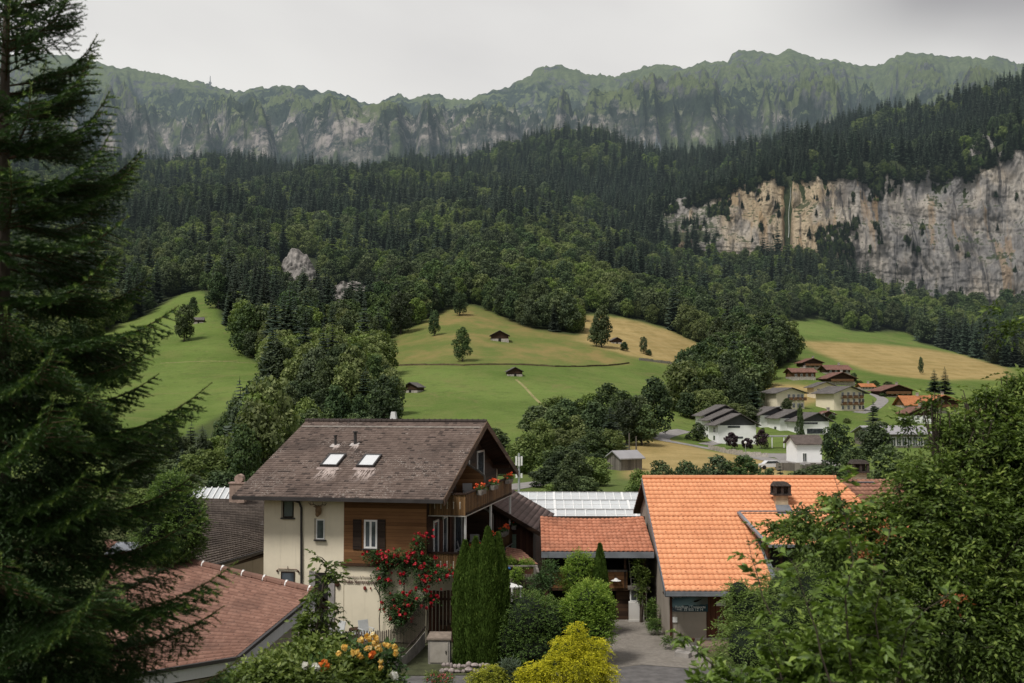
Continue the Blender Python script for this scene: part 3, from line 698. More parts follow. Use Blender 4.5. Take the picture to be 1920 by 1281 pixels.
# size on the picture decides which trees stand alone
_ang = FS*np.where(FK == 1, 13, 22)/FY
_vis = (FPX > -20) & (FPX < 1940) & (FPX > 180)
NS_, NB_ = 250, 175
iS = np.where((FK == 0) & _vis)[0]; iS = iS[np.argsort(-_ang[iS])][:NS_]
iB = np.where((FK == 1) & _vis)[0]; iB = iB[np.argsort(-_ang[iB])][:NB_]
for i in list(iS) + list(iB):
    k = 's' if FK[i] == 0 else 'b'; v = int(FV[i]); where = region(FPX[i], FPY[i], k)
    if k == 's': lab = ('pale green larch like conifer in the ' if v == 5 else 'dark conical spruce in the ') + where
    else: lab = ['dark green leafy tree in the ', 'mid green leafy tree in the ', 'light green leafy tree in the '][v % 3] + where
    e = place_tree(k, v, FX[i], FY[i], FZ[i], float(FS[i]), float(FR[i]), lab, group=lab.replace(' in the ', 's in the ', 1), parts=True)
rest = np.ones(len(FX), bool); rest[iS] = False; rest[iB] = False
FOREST_REST = np.where(rest)[0]
print('forest trees', len(FX), 'mass', len(FOREST_REST), 'protos', sorted(PROTO))
# ------------------------------------------------------------------ village across the valley, huts, roads
M_WHITE = m_plaster('white render', (.82,.82,.81), .12); M_CREAMV = m_plaster('cream render', (.76,.68,.52), .15)
M_DWOOD = m_wood('dark larch boards', (.018,.010,.007), (.06,.034,.02), True, .25, .5, HL); M_MWOOD = m_wood('brown boards', (.07,.035,.016), (.17,.09,.045), True, .25, .5, HL)
M_GREYWOOD = m_wood('grey weathered boards', (.09,.08,.07), (.2,.18,.155), False, .2, .6, HL)
M_RGREY = m_tile('grey roof tiles', (.095,.085,.082), (.165,.15,.142), haze=HL); M_RRED = m_tile('red brown roof tiles', (.13,.062,.045), (.25,.13,.10), haze=HL)
M_RORG = m_tile('orange village tiles', (.36,.13,.05), (.50,.21,.09), haze=HL); M_RMETAL = m_plain('grey sheet roof', (.30,.29,.30), .6, .1, .6, haze=HL)
M_STONE = m_plain('rubble stone', (.36,.33,.29), .95, .45, 2.2, .8, haze=HL); M_GLASSV = m_glass('far window glass', (.035,.04,.045)); M_DARK = m_plain('near black and painted shade', (.012,.011,.010), .9, .2)  # near black: painted shade in openings, own colour on wheels, handle and print
M_FRAMEW = m_plain('white window paint', (.7,.7,.68), .5, .08)
M_ROAD = m_plain('pale asphalt', (.24,.225,.215), .95, .22, .5, .3, haze=HL)

def gable_house(name, label, cat, x, y, z, w, d, h, rise, yaw, wall, roof, ridge='x', over=.8, windows=(), balcony=None, group=None, base=None, chimney=None, gablemat=None, winmat=None, door=None):
    """w along local x (faces the viewer with its y- side), d deep; ridge along 'x' or 'y'. windows: (x, z, w, h) on the front, 4+'s' on the left side"""
    e = empty(name, (x, y, z - .3), yaw, label, cat, group); h += .3
    mb = MB(); mb.box(-w/2, w/2, 0, d, 0, h)
    if ridge == 'x':
        for sx in (-1, 1):
            xx = sx*w/2; t = -.12*sx
            mb.prism([(xx, 0, h), (xx, d, h), (xx, d/2, h+rise)], (t, 0, 0))
    mb.build('wall', wall, e)
    if ridge == 'y':
        for gy in (0, d-.12):
            g = MB(); g.prism([(-w/2, gy, h), (w/2, gy, h), (0, gy, h+rise)], (0, .12, 0)); g.build('gable', gablemat or wall, e)
    r = MB(); th = .18
    if ridge == 'x':
        s = rise/(d/2); ez = h - over*s; W = w/2 + over
        for (ya, yb) in ((-over, d/2), (d + over, d/2)):
            r.add([(-W, ya, ez+th), (W, ya, ez+th), (W, yb, h+rise+th), (-W, yb, h+rise+th), (-W, ya, ez), (W, ya, ez), (W, yb, h+rise), (-W, yb, h+rise)],
                  [(0,1,2,3), (4,7,6,5), (0,4,5,1), (1,5,6,2), (3,2,6,7), (0,3,7,4)], [(0,0),(2*W/.35,0),(2*W/.35,d/.7),(0,d/.7)]*2)
    else:
        s = rise/(w/2); ez = h - over*s; D0, D1 = -over*1.4, d + over
        for sx in (-1, 1):
            xa = sx*(w/2 + over)
            r.add([(xa, D0, ez+th), (xa, D1, ez+th), (0, D1, h+rise+th), (0, D0, h+rise+th), (xa, D0, ez), (xa, D1, ez), (0, D1, h+rise), (0, D0, h+rise)],
                  [(0,1,2,3), (4,7,6,5), (0,4,5,1), (1,5,6,2), (3,2,6,7), (0,3,7,4)], [(0,0),(d/.35,0),(d/.35,w/.7),(0,w/.7)]*2)
    ro = r.build('roof', roof, e)
    if chimney:
        c = MB(); cx, cy = chimney; c.box(cx-.35, cx+.35, cy-.35, cy+.35, h+rise*.4, h+rise+1.0); c.box(cx-.45, cx+.45, cy-.45, cy+.45, h+rise+1.0, h+rise+1.15); c.build('chimney', M_STONE, ro)
    if base:
        b = MB(); b.box(-w/2-.04, w/2+.04, -.04, d+.04, -.6, base); b.build('base', M_STONE if base < 2.0 else M_WHITE, e)
    for q in windows:
        if len(q) == 5:
            f = MB(); f.box(-w/2-.05, -w/2+.02, q[0]-q[2]/2, q[0]+q[2]/2, q[1]+.3, q[1]+.3+q[3]); fo = f.build('window', winmat or M_GLASSV, e); continue
        f = MB(); wx, wz, ww, wh = q; wz += .3; a = .09
        f.box(wx-ww/2-a, wx+ww/2+a, -.07, .0, wz-a, wz+wh+a); fo = f.build('window', M_FRAMEW if not winmat else winmat, e)
        g = MB(); g.box(wx-ww/2, wx-.04, -.10, -.06, wz, wz+wh); g.box(wx+.04, wx+ww/2, -.10, -.06, wz, wz+wh); g.build('pane', M_GLASSV, fo)
    if balcony:
        for (bx0, bx1, bz) in balcony:
            b = MB(); b.box(bx0, bx1, -1.1, 0, bz+.3, bz+.45); b.box(bx0, bx1, -1.12, -1.04, bz+.45, bz+1.3); b.build('balcony', M_MWOOD, e)
    if door:
        b = MB(); b.box(door[0]-door[1]/2, door[0]+door[1]/2, -.06, 0, .0, door[2]+.3); b.build('door', M_DARK, e)
    return e

def at_px(px, py):
    h_ = hit(px, py); return h_
def wpx(h_, npx): return npx / F * h_.y

# meadow huts: (px, py base, width px, ...)
def hut(px, py, wp, label, ridge='y', yaw=.0, base=True, roof=None, dep=1.0, hh=.36, rise=.26, wall=None):
    q = at_px(px, py); w_ = wpx(q, wp); e = gable_house('hay_hut', label, 'hut', q.x, q.y, q.z, w_, w_*dep, w_*hh, w_*rise, yaw, wall or M_DWOOD, roof or M_RGREY, ridge, w_*.09, windows=[], base=(w_*.2 if base else None), door=(w_*.0, w_*.16, w_*.2), group='hay huts scattered on the meadows')
    return e
hut(937, 641, 33, 'dark hay hut with white stone base on the ochre slope right of the round tree')
hut(966, 706, 27, 'dark hay hut in the green meadow at the end of a trodden path', yaw=.15)
hut(769, 737, 30, 'dark hay hut in the green meadow beside the left tree belt', yaw=-.35)
hut(1157, 645, 19, 'small brown hut behind the tall tree at the edge of the dry field', yaw=.2)
hut(1334, 672, 24, 'low hut with pale roof at the right end of the dry field', 'x', .35, roof=M_RMETAL, hh=.22, rise=.12)
hut(1324, 700, 16, 'small dark hut half hidden by leafy trees below the dry field', yaw=-.2)
hut(1484, 646, 26, 'dark hut with pale base alone on the green pasture above the village')
hut(1465, 672, 17, 'little dark hut on the pasture edge just below another hut', yaw=-.5)
hut(372, 607, 18, 'small white based hut under a bush on the upper left meadow', 'x', .2)
hut(188, 683, 36, 'long low hut with pinkish roof on the left meadow behind spruce twigs', 'x', -.05, roof=M_RRED, dep=.45, hh=.16, rise=.1)

# the village
def vh(px, py, wpx_, **k):
    q = at_px(px, py); w_ = wpx(q, wpx_); return q, w_
def grid_windows(w, xs, zs, ww=.9, wh=1.1): return [(x*w, z, ww, wh) for x in xs for z in zs]
def stepped_block(name, label, px, py, wp, flip):
    """white block of three staggered parts with grey mono gables, the parts step back"""
    q, w_ = vh(px, py, wp); e = empty(name, (q.x, q.y, q.z-.3), .12 if not flip else .2, label, 'building')
    hh = 5.2 if not flip else 4.0; rz_ = 2.4 if not flip else 1.9; n = 3; dd = 7.5
    wl = MB(); rf = MB(); gb = MB()
    for i in range(n):
        y0 = i*dd; xo = (.5 if not flip else -2.3)*i; z1 = hh + (1.0 if not flip else .7)*i; W = w_
        wl.box(xo - W/2, xo + W/2, y0, y0+dd, 0, z1); 
        gb.prism([(xo-W/2, y0-.02, z1-.3), (xo+W/2, y0-.02, z1-.3), (xo+W*.08, y0-.02, z1+rz_)], (0, dd, 0))
        for sx, xm in ((-1, xo-W/2-1.0), (1, xo+W/2+1.0)):
            xr = xo + W*.08; s = 2.9/(abs(xr-xm)); zz = z1 - .45; t = .2; a, b = y0-1.1, y0+dd+.3
            rf.add([(xm,a,zz+t),(xm,b,zz+t),(xr,b,z1+rz_+t),(xr,a,z1+rz_+t),(xm,a,zz),(xm,b,zz),(xr,b,z1+rz_),(xr,a,z1+rz_)],
                   [(0,1,2,3),(4,7,6,5),(0,4,5,1),(1,5,6,2),(3,2,6,7),(0,3,7,4)], [(0,0),(22,0),(22,16),(0,16)]*2)
    wl.build('wall', M_WHITE, e); gb.build('gable', M_SLATE, e); rf.build('roof', M_RGREY, e)
    for (x, z, ww, wh) in ([(-.08*w_, hh-.9, w_*.32, .45), (-.02*w_, 1.7, w_*.35, .45)] if not flip else [(-.15*w_, hh-1.0, w_*.5, .5), (.0, .5, w_*.55, 1.3)]):
        m = MB(); m.box(x-ww/2, x+ww/2, -.06, .02, z, z+wh); m.build('window', M_GLASSV, e)
    for i in range(n):
        xo = (.5 if not flip else -2.3)*i - w_/2
        for z in ((1.2, 3.2) if not flip else (1.0,)):
            m = MB(); m.box(xo-.05, xo+.02, i*dd+2.2, i*dd+3.6, z, z+1.1); m.build('window', M_GLASSV, e)
    return e
M_SLATE = m_plain('dark slate gable', (.065,.065,.072), .8, .15, 1.5, haze=HL)
stepped_block('apartment_block', 'white block with stepped grey gables beside the curving village road', 1382, 833, 74, False)
stepped_block('apartment_block', 'white block with three staggered grey roofs stepping back up the lawn', 1528, 815, 58, True)
q, w_ = vh(1482, 768, 62)
e = gable_house('hotel', 'smaller cream hotel with low grey gable, left of its larger twin', 'hotel', q.x, q.y, q.z, w_, w_*.8, 5.2, 1.5, .36, M_CREAMV, M_RGREY, 'y', 1.0, grid_windows(w_, (-.05,.12,.29,.42), (.6, 3.4), .8, 1.3), [(-.1*w_+i*w_*.165, .02*w_+i*w_*.165, z) for i in range(4) for z in (2.8,)])
q, w_ = vh(1592, 771, 72)
e = gable_house('hotel', 'large cream hotel with a grid of wooden balconies and a grey gable', 'hotel', q.x, q.y, q.z, w_*.95, w_*.75, 5.8, 2.0, .38, M_CREAMV, M_RGREY, 'y', 1.2, grid_windows(w_, (-.2,-.02,.16,.34,.45), (.5, 2.6, 4.7), .8, 1.2), [(-.26*w_+i*w_*.18, -.14*w_+i*w_*.18, z) for i in range(4) for z in (1.9, 4.0)])
q, w_ = vh(1548, 748, 46)
gable_house('hotel', 'grey roofed cream annex rising behind the large balconied hotel', 'hotel', q.x, q.y, q.z, w_, w_*.7, 4.2, 1.6, .12, M_CREAMV, M_RGREY, 'y', 1.0, grid_windows(w_, (-.3,0,.3), (2.4,), .8, 1.0))
def chalet_far(px, py, wp, label, ridge='y', roof=None, yaw=.1, base=1.6, rise=.2, h=.42, n=4, wall=None, dep=.9):
    q, w_ = vh(px, py, wp); xs = [(-.36 + .72*i/(n-1)) for i in range(n)]
    H = w_*h
    wins = grid_windows(w_, xs, (H*.18, H*.62) if H > 4 else (H*.45,), .7, .9)
    return gable_house('village_chalet', label, 'chalet', q.x, q.y, q.z, w_, w_*dep, H, w_*rise, yaw, wall or M_DWOOD, roof or M_RRED, ridge, w_*.09, wins, base=base, balcony=[(-w_*.42, w_*.42, H*.5)] if ridge == 'y' and w_ > 8 else None, chimney=(w_*.18, w_*.45))
chalet_far(1524, 693, 38, 'dark gabled chalet with white base, highest of the village cluster', base=1.4, h=.34)
chalet_far(1508, 713, 44, 'light wooden chalet with reddish roof and long balcony at the left of the cluster', 'x', wall=M_MWOOD, h=.34, rise=.16)
chalet_far(1573, 704, 44, 'chalet with long reddish roof tucked behind a gabled chalet', 'x', h=.26, rise=.18)
chalet_far(1578, 722, 52, 'dark chalet with wide reddish gable just above the large hotel', roof=M_RRED, h=.25, rise=.2)
chalet_far(1628, 733, 26, 'small chalet with orange tiled roof peeping from behind the large hotel', 'x', roof=M_RORG, wall=M_MWOOD, h=.3)
chalet_far(1683, 746, 58, 'broad dark chalet with brown roof standing alone right of the hotels', roof=M_RRED, h=.24, rise=.17, n=5, base=.9)
chalet_far(1770, 775, 58, 'big dark chalet with orange roof and white base at the right of the village', roof=M_RORG, h=.38, rise=.2, n=5, base=1.7)
chalet_far(1722, 768, 50, 'house with bright orange tiled roof joined behind the white based chalet', 'x', roof=M_RORG, h=.2, rise=.3, wall=M_MWOOD)
chalet_far(1727, 794, 48, 'small dark gabled chalet with white ground floor below the orange roofs', roof=M_RRED, h=.4, rise=.22, base=2.5)
chalet_far(1553, 783, 28, 'low dark shed with red brown roof behind the staggered white block', roof=M_RRED, h=.2, rise=.2, n=2, base=None)
chalet_far(1850, 790, 40, 'brown roofed house glimpsed through the right hand leaves', roof=M_RRED, h=.35, rise=.2)
q, w_ = vh(1518, 868, 48)
gable_house('garage_building', 'pale square garage building with grey brown pitched roof beside a ramp', 'garage', q.x, q.y, q.z, w_, w_*1.2, 3.5, 1.3, .1, M_WHITE, m_tile('grey brown roof', (.085,.066,.058), (.15,.12,.105), haze=HL), 'x', .5, [(-w_*.2, .3, .6, 1.4)], gablemat=M_DWOOD)
q, w_ = vh(1690, 840, 110)
e = gable_house('sports_hall', 'long low hall with flat grey roof and a row of tall windows', 'hall', q.x, q.y, q.z, w_, 12, 3.4, 1.6, .05, M_GREYWOOD, M_RMETAL, 'x', .8, [(-w_*.42 + i*w_*.094, .5, w_*.07, 2.0) for i in range(10)])
q = at_px(1162, 868); gable_house('timber_shed', 'old grey timber shed at the edge of the dry field', 'shed', q.x, q.y-20, q.z, 4.2, 4, 2.0, 1.0, .5, M_GREYWOOD, M_RMETAL, 'x', .4)

# covered walkway between the white blocks
q = at_px(1455, 838); e = empty('covered_walkway', (q.x, q.y-6, q.z), 0, 'long flat roofed walkway on posts between the white buildings', 'walkway')
m = MB(); m.box(-5.5, 9, 0, 2.5, 2.6, 2.85); m.build('roof', M_RMETAL, e)
for i in range(6):
    m = MB(); m.box(-5.2+i*2.8, -5.0+i*2.8, .1, .3, 0, 2.6); m.build('post', M_WHITE, e)

# roads: strips draped 4 mm and more above the terrain
def road(name, pts, width, label, mat=None, lift=.06):
    C = [hit(*p) if len(p) == 2 else Vector((p[0], p[1], ground(p[0], p[1]))) for p in pts]
    S = []
    for i in range(len(C)-1):
        a = C[max(i-1,0)]; b = C[i]; c = C[i+1]; d = C[min(i+2, len(C)-1)]
        for k in range(12):
            t = k/12; S.append(.5*((2*b) + (c-a)*t + (2*a-5*b+4*c-d)*t*t + (3*b-a-3*c+d)*t**3))
    S.append(C[-1]); V = []; Fq = []
    for i, p in enumerate(S):
        d = (S[min(i+1, len(S)-1)] - S[max(i-1, 0)]); d.z = 0; d.normalize(); nrm = Vector((-d.y, d.x, 0))
        for k in range(5):
            r = p + nrm*width*(k/4-.5); V.append((r.x, r.y, ground(r.x, r.y) + lift))
        if i: 
            for k in range(4): o = (i-1)*5+k; Fq.append((o, o+1, o+6, o+5))
    o = obj(name, np_mesh(name, V, Fq, mat or M_ROAD, smooth=True)); return tag(o, label, 'road', kind='structure')
road('road', [(1500,872),(1440,862),(1370,848),(1310,838),(1265,830),(1245,826),(1240,820),(1262,812),(1285,808)], 4.2, 'narrow pale road curving round the dry field')
road('lane', [(1320,834),(1350,828),(1400,800),(1410,778),(1420,764)], 3.2, 'village lane between the white blocks')
road('lane', [(1610,775),(1640,765),(1655,750),(1635,738)], 4, 'lane rising past the large hotel')
road('yard', [(1440,858),(1475,852),(1500,862),(1560,875)], 8, 'pale paved yard beside the garage building')
road('path', [(935,918),(985,910),(1030,905)], 5, 'pale path at the foot of the tree belt')
# retaining walls and terrace edge on the slope
def draped_wall(name, pts, h_, t_, mat, label, cat):
    C = [hit(*p) for p in pts]; m = MB(); L = []
    for i in range(len(C)-1):
        for k in range(6): L.append(C[i].lerp(C[i+1], k/6))
    L.append(C[-1])
    r = random.Random(5)
    for a, b in zip(L[:-1], L[1:]):
        za = ground(a.x, a.y); zb = ground(b.x, b.y); hh = h_*r.uniform(.8, 1.15)
        m.add([(a.x, a.y-t_/2, za-.4),(b.x, b.y-t_/2, zb-.4),(b.x, b.y+t_/2, zb-.4),(a.x, a.y+t_/2, za-.4),(a.x, a.y-t_/2, za+hh),(b.x, b.y-t_/2, zb+hh),(b.x, b.y+t_/2, zb+hh),(a.x, a.y+t_/2, za+hh)],
              [(0,3,2,1),(4,5,6,7),(0,1,5,4),(1,2,6,5),(2,3,7,6),(3,0,4,7)])
    o = m.build(name, mat); return tag(o, label, cat)
draped_wall('stone_wall', [(1198,676),(1225,679),(1264,684)], 1.0, .6, M_STONE, 'dry stone wall along the lower edge of the yellow field', 'wall')
draped_wall('stone_wall', [(1328,842),(1360,850),(1400,856),(1440,858)], 1.0, .4, M_STONE, 'low grey retaining wall on the lawn below the white stepped block', 'wall')
draped_wall('earth_bank', [(735,687),(800,685),(870,686),(960,684),(1040,688),(1100,688),(1180,682)], .5, .8, m_plain('bare earth bank', (.11,.085,.05), .95, .4, .6, haze=HL), 'thin brown terrace bank crossing the slope between ochre and green meadow', 'bank')
road('path', [(968,712),(985,728),(1008,752),(1030,775)], .9, 'faint trodden path running down from the meadow hut', m_plain('worn dry grass', (.24,.22,.09), .95, .4, .8, .3), .03)
road('path', [(300,682),(380,678),(430,679),(490,682)], .8, 'thin terrace track across the left meadow', m_plain('dry track grass', (.20,.19,.075), .95, .4, .8, .3), .03)
draped_wall('fence', [(1455,882),(1500,884),(1560,884)], 1.2, .12, M_GREYWOOD, 'pale fence beside the road behind the hedge row', 'fence')

# outcrops of bare rock in the wood
M_GROCK = m_plain('grey bare rock', (.21,.195,.18), .95, .6, .35, .9, haze=HL)
def outcrop(px, py, wp, hp, label, seed):
    wp *= 1.25; hp *= 1.4
    q = at_px(px, py + hp*.5); w_ = wpx(q, wp); h_ = wpx(q, hp)*1.25
    n = 26; U, Vv = np.meshgrid(np.linspace(-1, 1, n*2), np.linspace(0, 1, n), indexing='ij')
    hh = h_*(1 - .55*np.abs(U)**2.2)*(.75+.5*fbm(U*2+seed, U*0, 3, seed))
    X = q.x + U*w_/2; Z = q.z - 3 + Vv*(hh+3); Y = q.y - 2 + Vv*h_*.55 + U*U*3 + (fbm(X/3, Z/2.2, 4, seed, True)-.5)*5
    I = np.arange(2*n*n).reshape(2*n, n); Fc = np.stack([I[:-1,:-1].ravel(), I[1:,:-1].ravel(), I[1:,1:].ravel(), I[:-1,1:].ravel()], 1)
    return tag(obj('rock_outcrop', np_mesh('rock_outcrop', np.stack([X.ravel(), Y.ravel(), Z.ravel()], 1), Fc, M_GROCK)), label, 'rock')
outcrop(548, 508, 62, 44, 'bare grey rock face showing in the wood, upper of two on the left', 3)
outcrop(662, 552, 84, 26, 'wide low grey rock face in the wood above the ochre meadow', 8)
outcrop(1288, 398, 60, 30, 'small pale rock face at the left end of the great cliff', 13)
outcrop(1200, 575, 20, 16, 'little grey rock among trees above the dry field', 19)
outcrop(1893, 306, 100, 56, 'pale rock knob above the forest ledge at the right edge', 23)

# poles, masts, lamp
def pole(name, px, pyb, pyt, label, cat, r=.12, mat=None, Y=None):
    q = at_px(px, pyb) if Y is None else Vector((P(px, pyb, Y).x, Y, ground(P(px, pyb, Y).x, Y)))
    top = P(px, pyt, q.y).z; e = empty(name, q, 0, label, cat); m = MB(); m.tube([(0,0,-.3),(0,0,top-q.z)], [r, r*.7], 8); m.build('pole', mat or M_GREYWOOD, e); return e, top-q.z
pole('utility_pole', 1180, 872, 812, 'tall grey wooden pole at the wood edge, left of a pair', 'pole', .17, Y=225)
pole('utility_pole', 1193, 868, 818, 'grey wooden pole at the wood edge, right of a pair', 'pole', .17, Y=232)
e, hh = pole('street_lamp', 1398, 858, 832, 'small lamp post with a white globe on the village lawn', 'lamp', .06, M_RMETAL); m = MB(); m.ball((0,0,hh+.2), .28); m.build('globe', M_FRAMEW, e)
e, hh = pole('antenna_mast', 973, 915, 850, 'grey mobile phone mast with white panel antennas behind the chalet', 'mast', .16, m_plain('galvanised steel', (.42,.44,.45), .4, .1, metal=.4), Y=135)
for i, (dx, dz) in enumerate([(-.32,-.9),(0,-1.0),(.32,-.9),(-.3,-2.4),(.3,-2.4)]):
    m = MB(); m.box(dx-.11, dx+.11, -.3, -.16, hh+dz-.55, hh+dz+.55 if i < 3 else hh+dz); m.build('antenna_panel', M_FRAMEW, e)
m = MB(); m.box(-.45, .45, -.16, -.1, hh-.6, hh-.52); m.box(-.45, .45, -.16, -.1, hh-2.7, hh-2.6); m.build('bracket', M_RMETAL, e)
q = P(394, 158, 4880); e = empty('summit_mast', (q.x, 4880, q.z-18), 0, 'tiny transmitter mast standing on the far left mountain ridge', 'mast'); m = MB(); m.tube([(0,0,0),(0,0,55)], [3,1.5], 6); m.box(-5,5,-5,5,18,28); m.build('mast', M_RMETAL, e)

# parked cars in front of the hotel
def make_car(label, x, y, z, yaw, c):
    e = empty('parked_car', (x, y, z), yaw, label, 'car', 'cars parked by the hotels')
    m = MB(); prof = [(-2.1,.35),(-2.15,.75),(-1.3,.9),(-.75,1.38),(.9,1.42),(1.75,.95),(2.1,.85),(2.1,.35)]
    m.prism([(x_, -.85, z_) for x_, z_ in prof], (0, 1.7, 0)); m.build('body', m_plain('car paint', c, .25, .05, spec=.6), e)
    g = MB(); g.prism([(-1.15,-.87,.95),(-.72,-.87,1.32),(.82,-.87,1.34),(1.35,-.87,.98)], (0, 1.74, 0)); g.build('window', M_GLASSV, e)
    for sx in (-1.35, 1.3):
        for sy in (-.88, .7):
            w_ = MB(); w_.tube([(sx, sy, .33), (sx, sy+.18, .33)], .33, 12); w_.build('wheel', M_DARK, e)
for i, (px, py, c, lab, yw) in enumerate([(1393,772,(.65,.65,.65),'white car parked at the lower end of the hotel row',.5),(1400,768,(.6,.61,.62),'pale silver car in the middle of the hotel row',.5),(1407,765,(.35,.05,.04),'red car parked near the top of the hotel row',.5),(1413,770,(.05,.06,.08),'dark car parked nearest the hotel wall',.5),(1462,771,(.62,.62,.62),'white car parked under the wall of the smaller cream hotel',.1),(1570,768,(.3,.32,.34),'grey car parked before the large balconied hotel',.2)]):
    q = at_px(px, py); make_car(lab, q.x, q.y, q.z+.05, yw, c)
q = at_px(1445, 880); make_car('white car on the road seen over the hedge row', q.x, q.y, q.z+.05, .1, (.62,.62,.63))

# ------------------------------------------------------------------ trees placed one by one
def tree_at(kind, v, px, pyt, Y, label, wp=None, group=None, base=None):
    """tree with its top at photo height pyt, standing on the ground at depth Y (or where py base meets it)"""
    if base is not None: q = hit(px, base); Y = q.y; x = q.x; z = q.z
    else: x = P(px, pyt, Y).x; z = ground(x, Y)
    H = max(1.5, P(px, pyt, Y).z - z); lib = SPR if kind == 's' else BRO; s = H / (lib[v][2] * (1.0 if kind == 's' else .98))
    sx = 1.0 if wp is None else (wp/F*Y) / ((2*lib[v][2]*.14 if kind == 's' else lib[v][3]*1.05) * s)
    return place_tree(kind, v, x, Y, z, s, random.Random(int(px*7+pyt)).uniform(0, 6.28), label, group, sx)
for a in [('b',1,867,612,None,'round leafy tree standing alone on the ochre meadow',40,678),('b',0,814,582,None,'thin sparse tree on the upper ochre meadow',26,630),
          ('b',3,862,548,None,'bare looking tree at the top tip of the ochre meadow',34,592),('b',4,1128,572,None,'tall dense tree between the ochre and the dry field',42,652),
          ('b',1,1118,600,None,'lower bushy tree leaning on the tall tree at the field corner',36,650),('b',0,1170,640,None,'round bush beside the small brown hut',20,658),
          ('b',3,1207,630,None,'narrow bush tree standing in the dry field',18,664),('b',0,1216,654,None,'low bush at the foot of the narrow tree in the dry field',16,667),
          ('b',4,345,570,None,'bushy tree on the upper left meadow above a small hut',46,640),('b',3,362,556,None,'pale thin tree on the crest of the upper left meadow',24,600),
          ('b',3,1727,668,None,'slender pale tree in the yellow field above the village',11,702),('s',0,1752,690,None,'dark conifer behind the broad lone chalet, left of two',24,735),('s',2,1772,686,None,'dark conifer behind the broad lone chalet, right of two',26,738),
          ('b',0,1600,698,None,'round garden tree among the village chalets',18,722),('b',1,1640,712,None,'low green tree between the cluster and the lone chalet',26,728),('b',1,1665,714,None,'dark clipped tree hedge end above the lone chalet',26,727),
          ('b',4,1310,790,None,'leafy tree on the lawn inside the road bend',34,828),('b',2,1412,775,None,'small tree on the lawn beside the white block',20,800)]:
    tree_at(a[0], a[1], a[2], a[3], 0, a[5], a[6], base=a[7])
M_PURP = m_leaf('copper leaves', (.018,.010,.014), (.05,.028,.034), (.08,.045,.05), .2, HL)
for i, (px, top, wp, lab) in enumerate([(1368,812,30,'copper leaved shrub in front of the white block, left of three'),(1396,822,22,'copper leaved shrub in front of the white block, middle and smallest of three'),(1423,806,32,'dark copper shrub at the corner of the white block, right of three')]):
    q = hit(px, 840); w_ = wpx(q, wp); H = max(2, P(px, top, q.y-3).z - ground(q.x, q.y-3)); r_ = np.random.default_rng(70+i)
    e = empty('copper_shrub', (q.x, q.y-3, q.z), 0, lab, 'shrub', 'copper shrubs before the white block')
    obj('trunk', trunk_mesh('shrub_stem', r_, H*.6, .1, M_BARKF, 3, .8), e); obj('crown', crown_mesh('copper_crown', r_, broad_lobes(r_, H, w_, 8, .15), 900, .4, M_PURP), e)

for i, (px, top, base, wp) in enumerate([(1497,742,752,14),(1540,706,713,12),(1612,712,722,14),(1560,728,738,14),(1655,735,744,16),(1700,752,762,14),(1640,760,772,18),(1560,775,786,16),(1588,782,794,18),(1450,762,772,14),(1520,770,780,16),(1610,798,812,18),(1660,790,802,14),(1430,800,812,12),(1345,800,812,14),(1290,812,824,16),(1746,800,812,14),(1700,800,812,16)]):
    tree_at('b', i % 6, px, top, 0, 'low garden shrub between the village houses', wp, 'low garden shrubs in the village', base)
# tree belts: rows of single trees with their tops along a line read off the photograph
TOPS = [(180,840),(250,812),(300,815),(350,800),(390,790),(430,765),(445,692),(470,690),(495,694),(505,660),(535,642),(565,655),(600,620),(640,628),(680,640),(715,645),(738,690),(752,725),(762,790),(790,830),(930,818),(955,822),(980,795),(1000,758),(1030,742),(1055,726),(1090,738),(1130,722),(1160,728),(1182,706),(1205,722),(1222,703),(1240,722),(1262,690),(1275,668),(1292,655),(1325,668),(1345,655),(1365,648),(1395,655),(1420,690)]
def top_at(px): return float(np.interp(px, [t[0] for t in TOPS], [t[1] for t in TOPS]))
def belt(px0, px1, Y, off, step, seed, label, pb=.85, Hmax=19, wv=(52, 78)):
    r = random.Random(seed); px = px0
    while px < px1:
        q = px + r.uniform(-6, 6); yy = Y + r.uniform(-7, 7); top = top_at(q) + off + r.uniform(-12, 22)
        kind = 'b' if r.random() < pb else 's'; x = P(q, top, yy).x; z = ground(x, yy); H = P(q, top, yy).z - z
        if H > 2.2:
            H = min(H, Hmax); v = r.choice([0,1,3,4,0,1,2,5] if kind == 'b' else [0,1,2,3,4]); lib = SPR if kind == 's' else BRO
            s = H/lib[v][2]; wd = r.uniform(*wv)/F*yy; sx = wd/((lib[v][2]*.27 if kind == 's' else lib[v][3])*s); sx = min(max(sx, .75), 2.0)
            tone = ('dark conifer' if kind == 's' else ['dark green tree', 'mid green tree', 'light green tree'][v % 3])
            lab = tone + ' ' + label
            place_tree(kind, v, x, yy, z, s, r.uniform(0, 6.28), lab, tone + 's ' + label, sx)
        px += step*r.uniform(.8, 1.2)
belt(560, 745, 292, 0, 34, 1, 'in the belt between the left and middle meadows')
belt(440, 530, 285, 12, 34, 64, 'in the belt between the left and middle meadows')
belt(430, 755, 268, 42, 36, 2, 'in the belt between the left and middle meadows')
belt(380, 755, 240, 82, 30, 3, 'in the belt between the left and middle meadows')
belt(240, 755, 215, 118, 34, 4, 'in the hollow behind the left house', .7)
belt(225, 480, 178, 0, 20, 5, 'along the lower edge of the left meadow', .6, wv=(40,64))
belt(220, 520, 158, 26, 24, 6, 'in the hollow behind the left house', .75, wv=(50,80))
belt(220, 500, 138, 60, 30, 61, 'in the hollow behind the left house', .8, wv=(60,90))
belt(230, 480, 118, 92, 34, 7, 'in the hollow behind the left house', .95, 9, wv=(70,100))
belt(985, 1228, 262, 0, 26, 8, 'in the broad belt left of the curving road', .8)
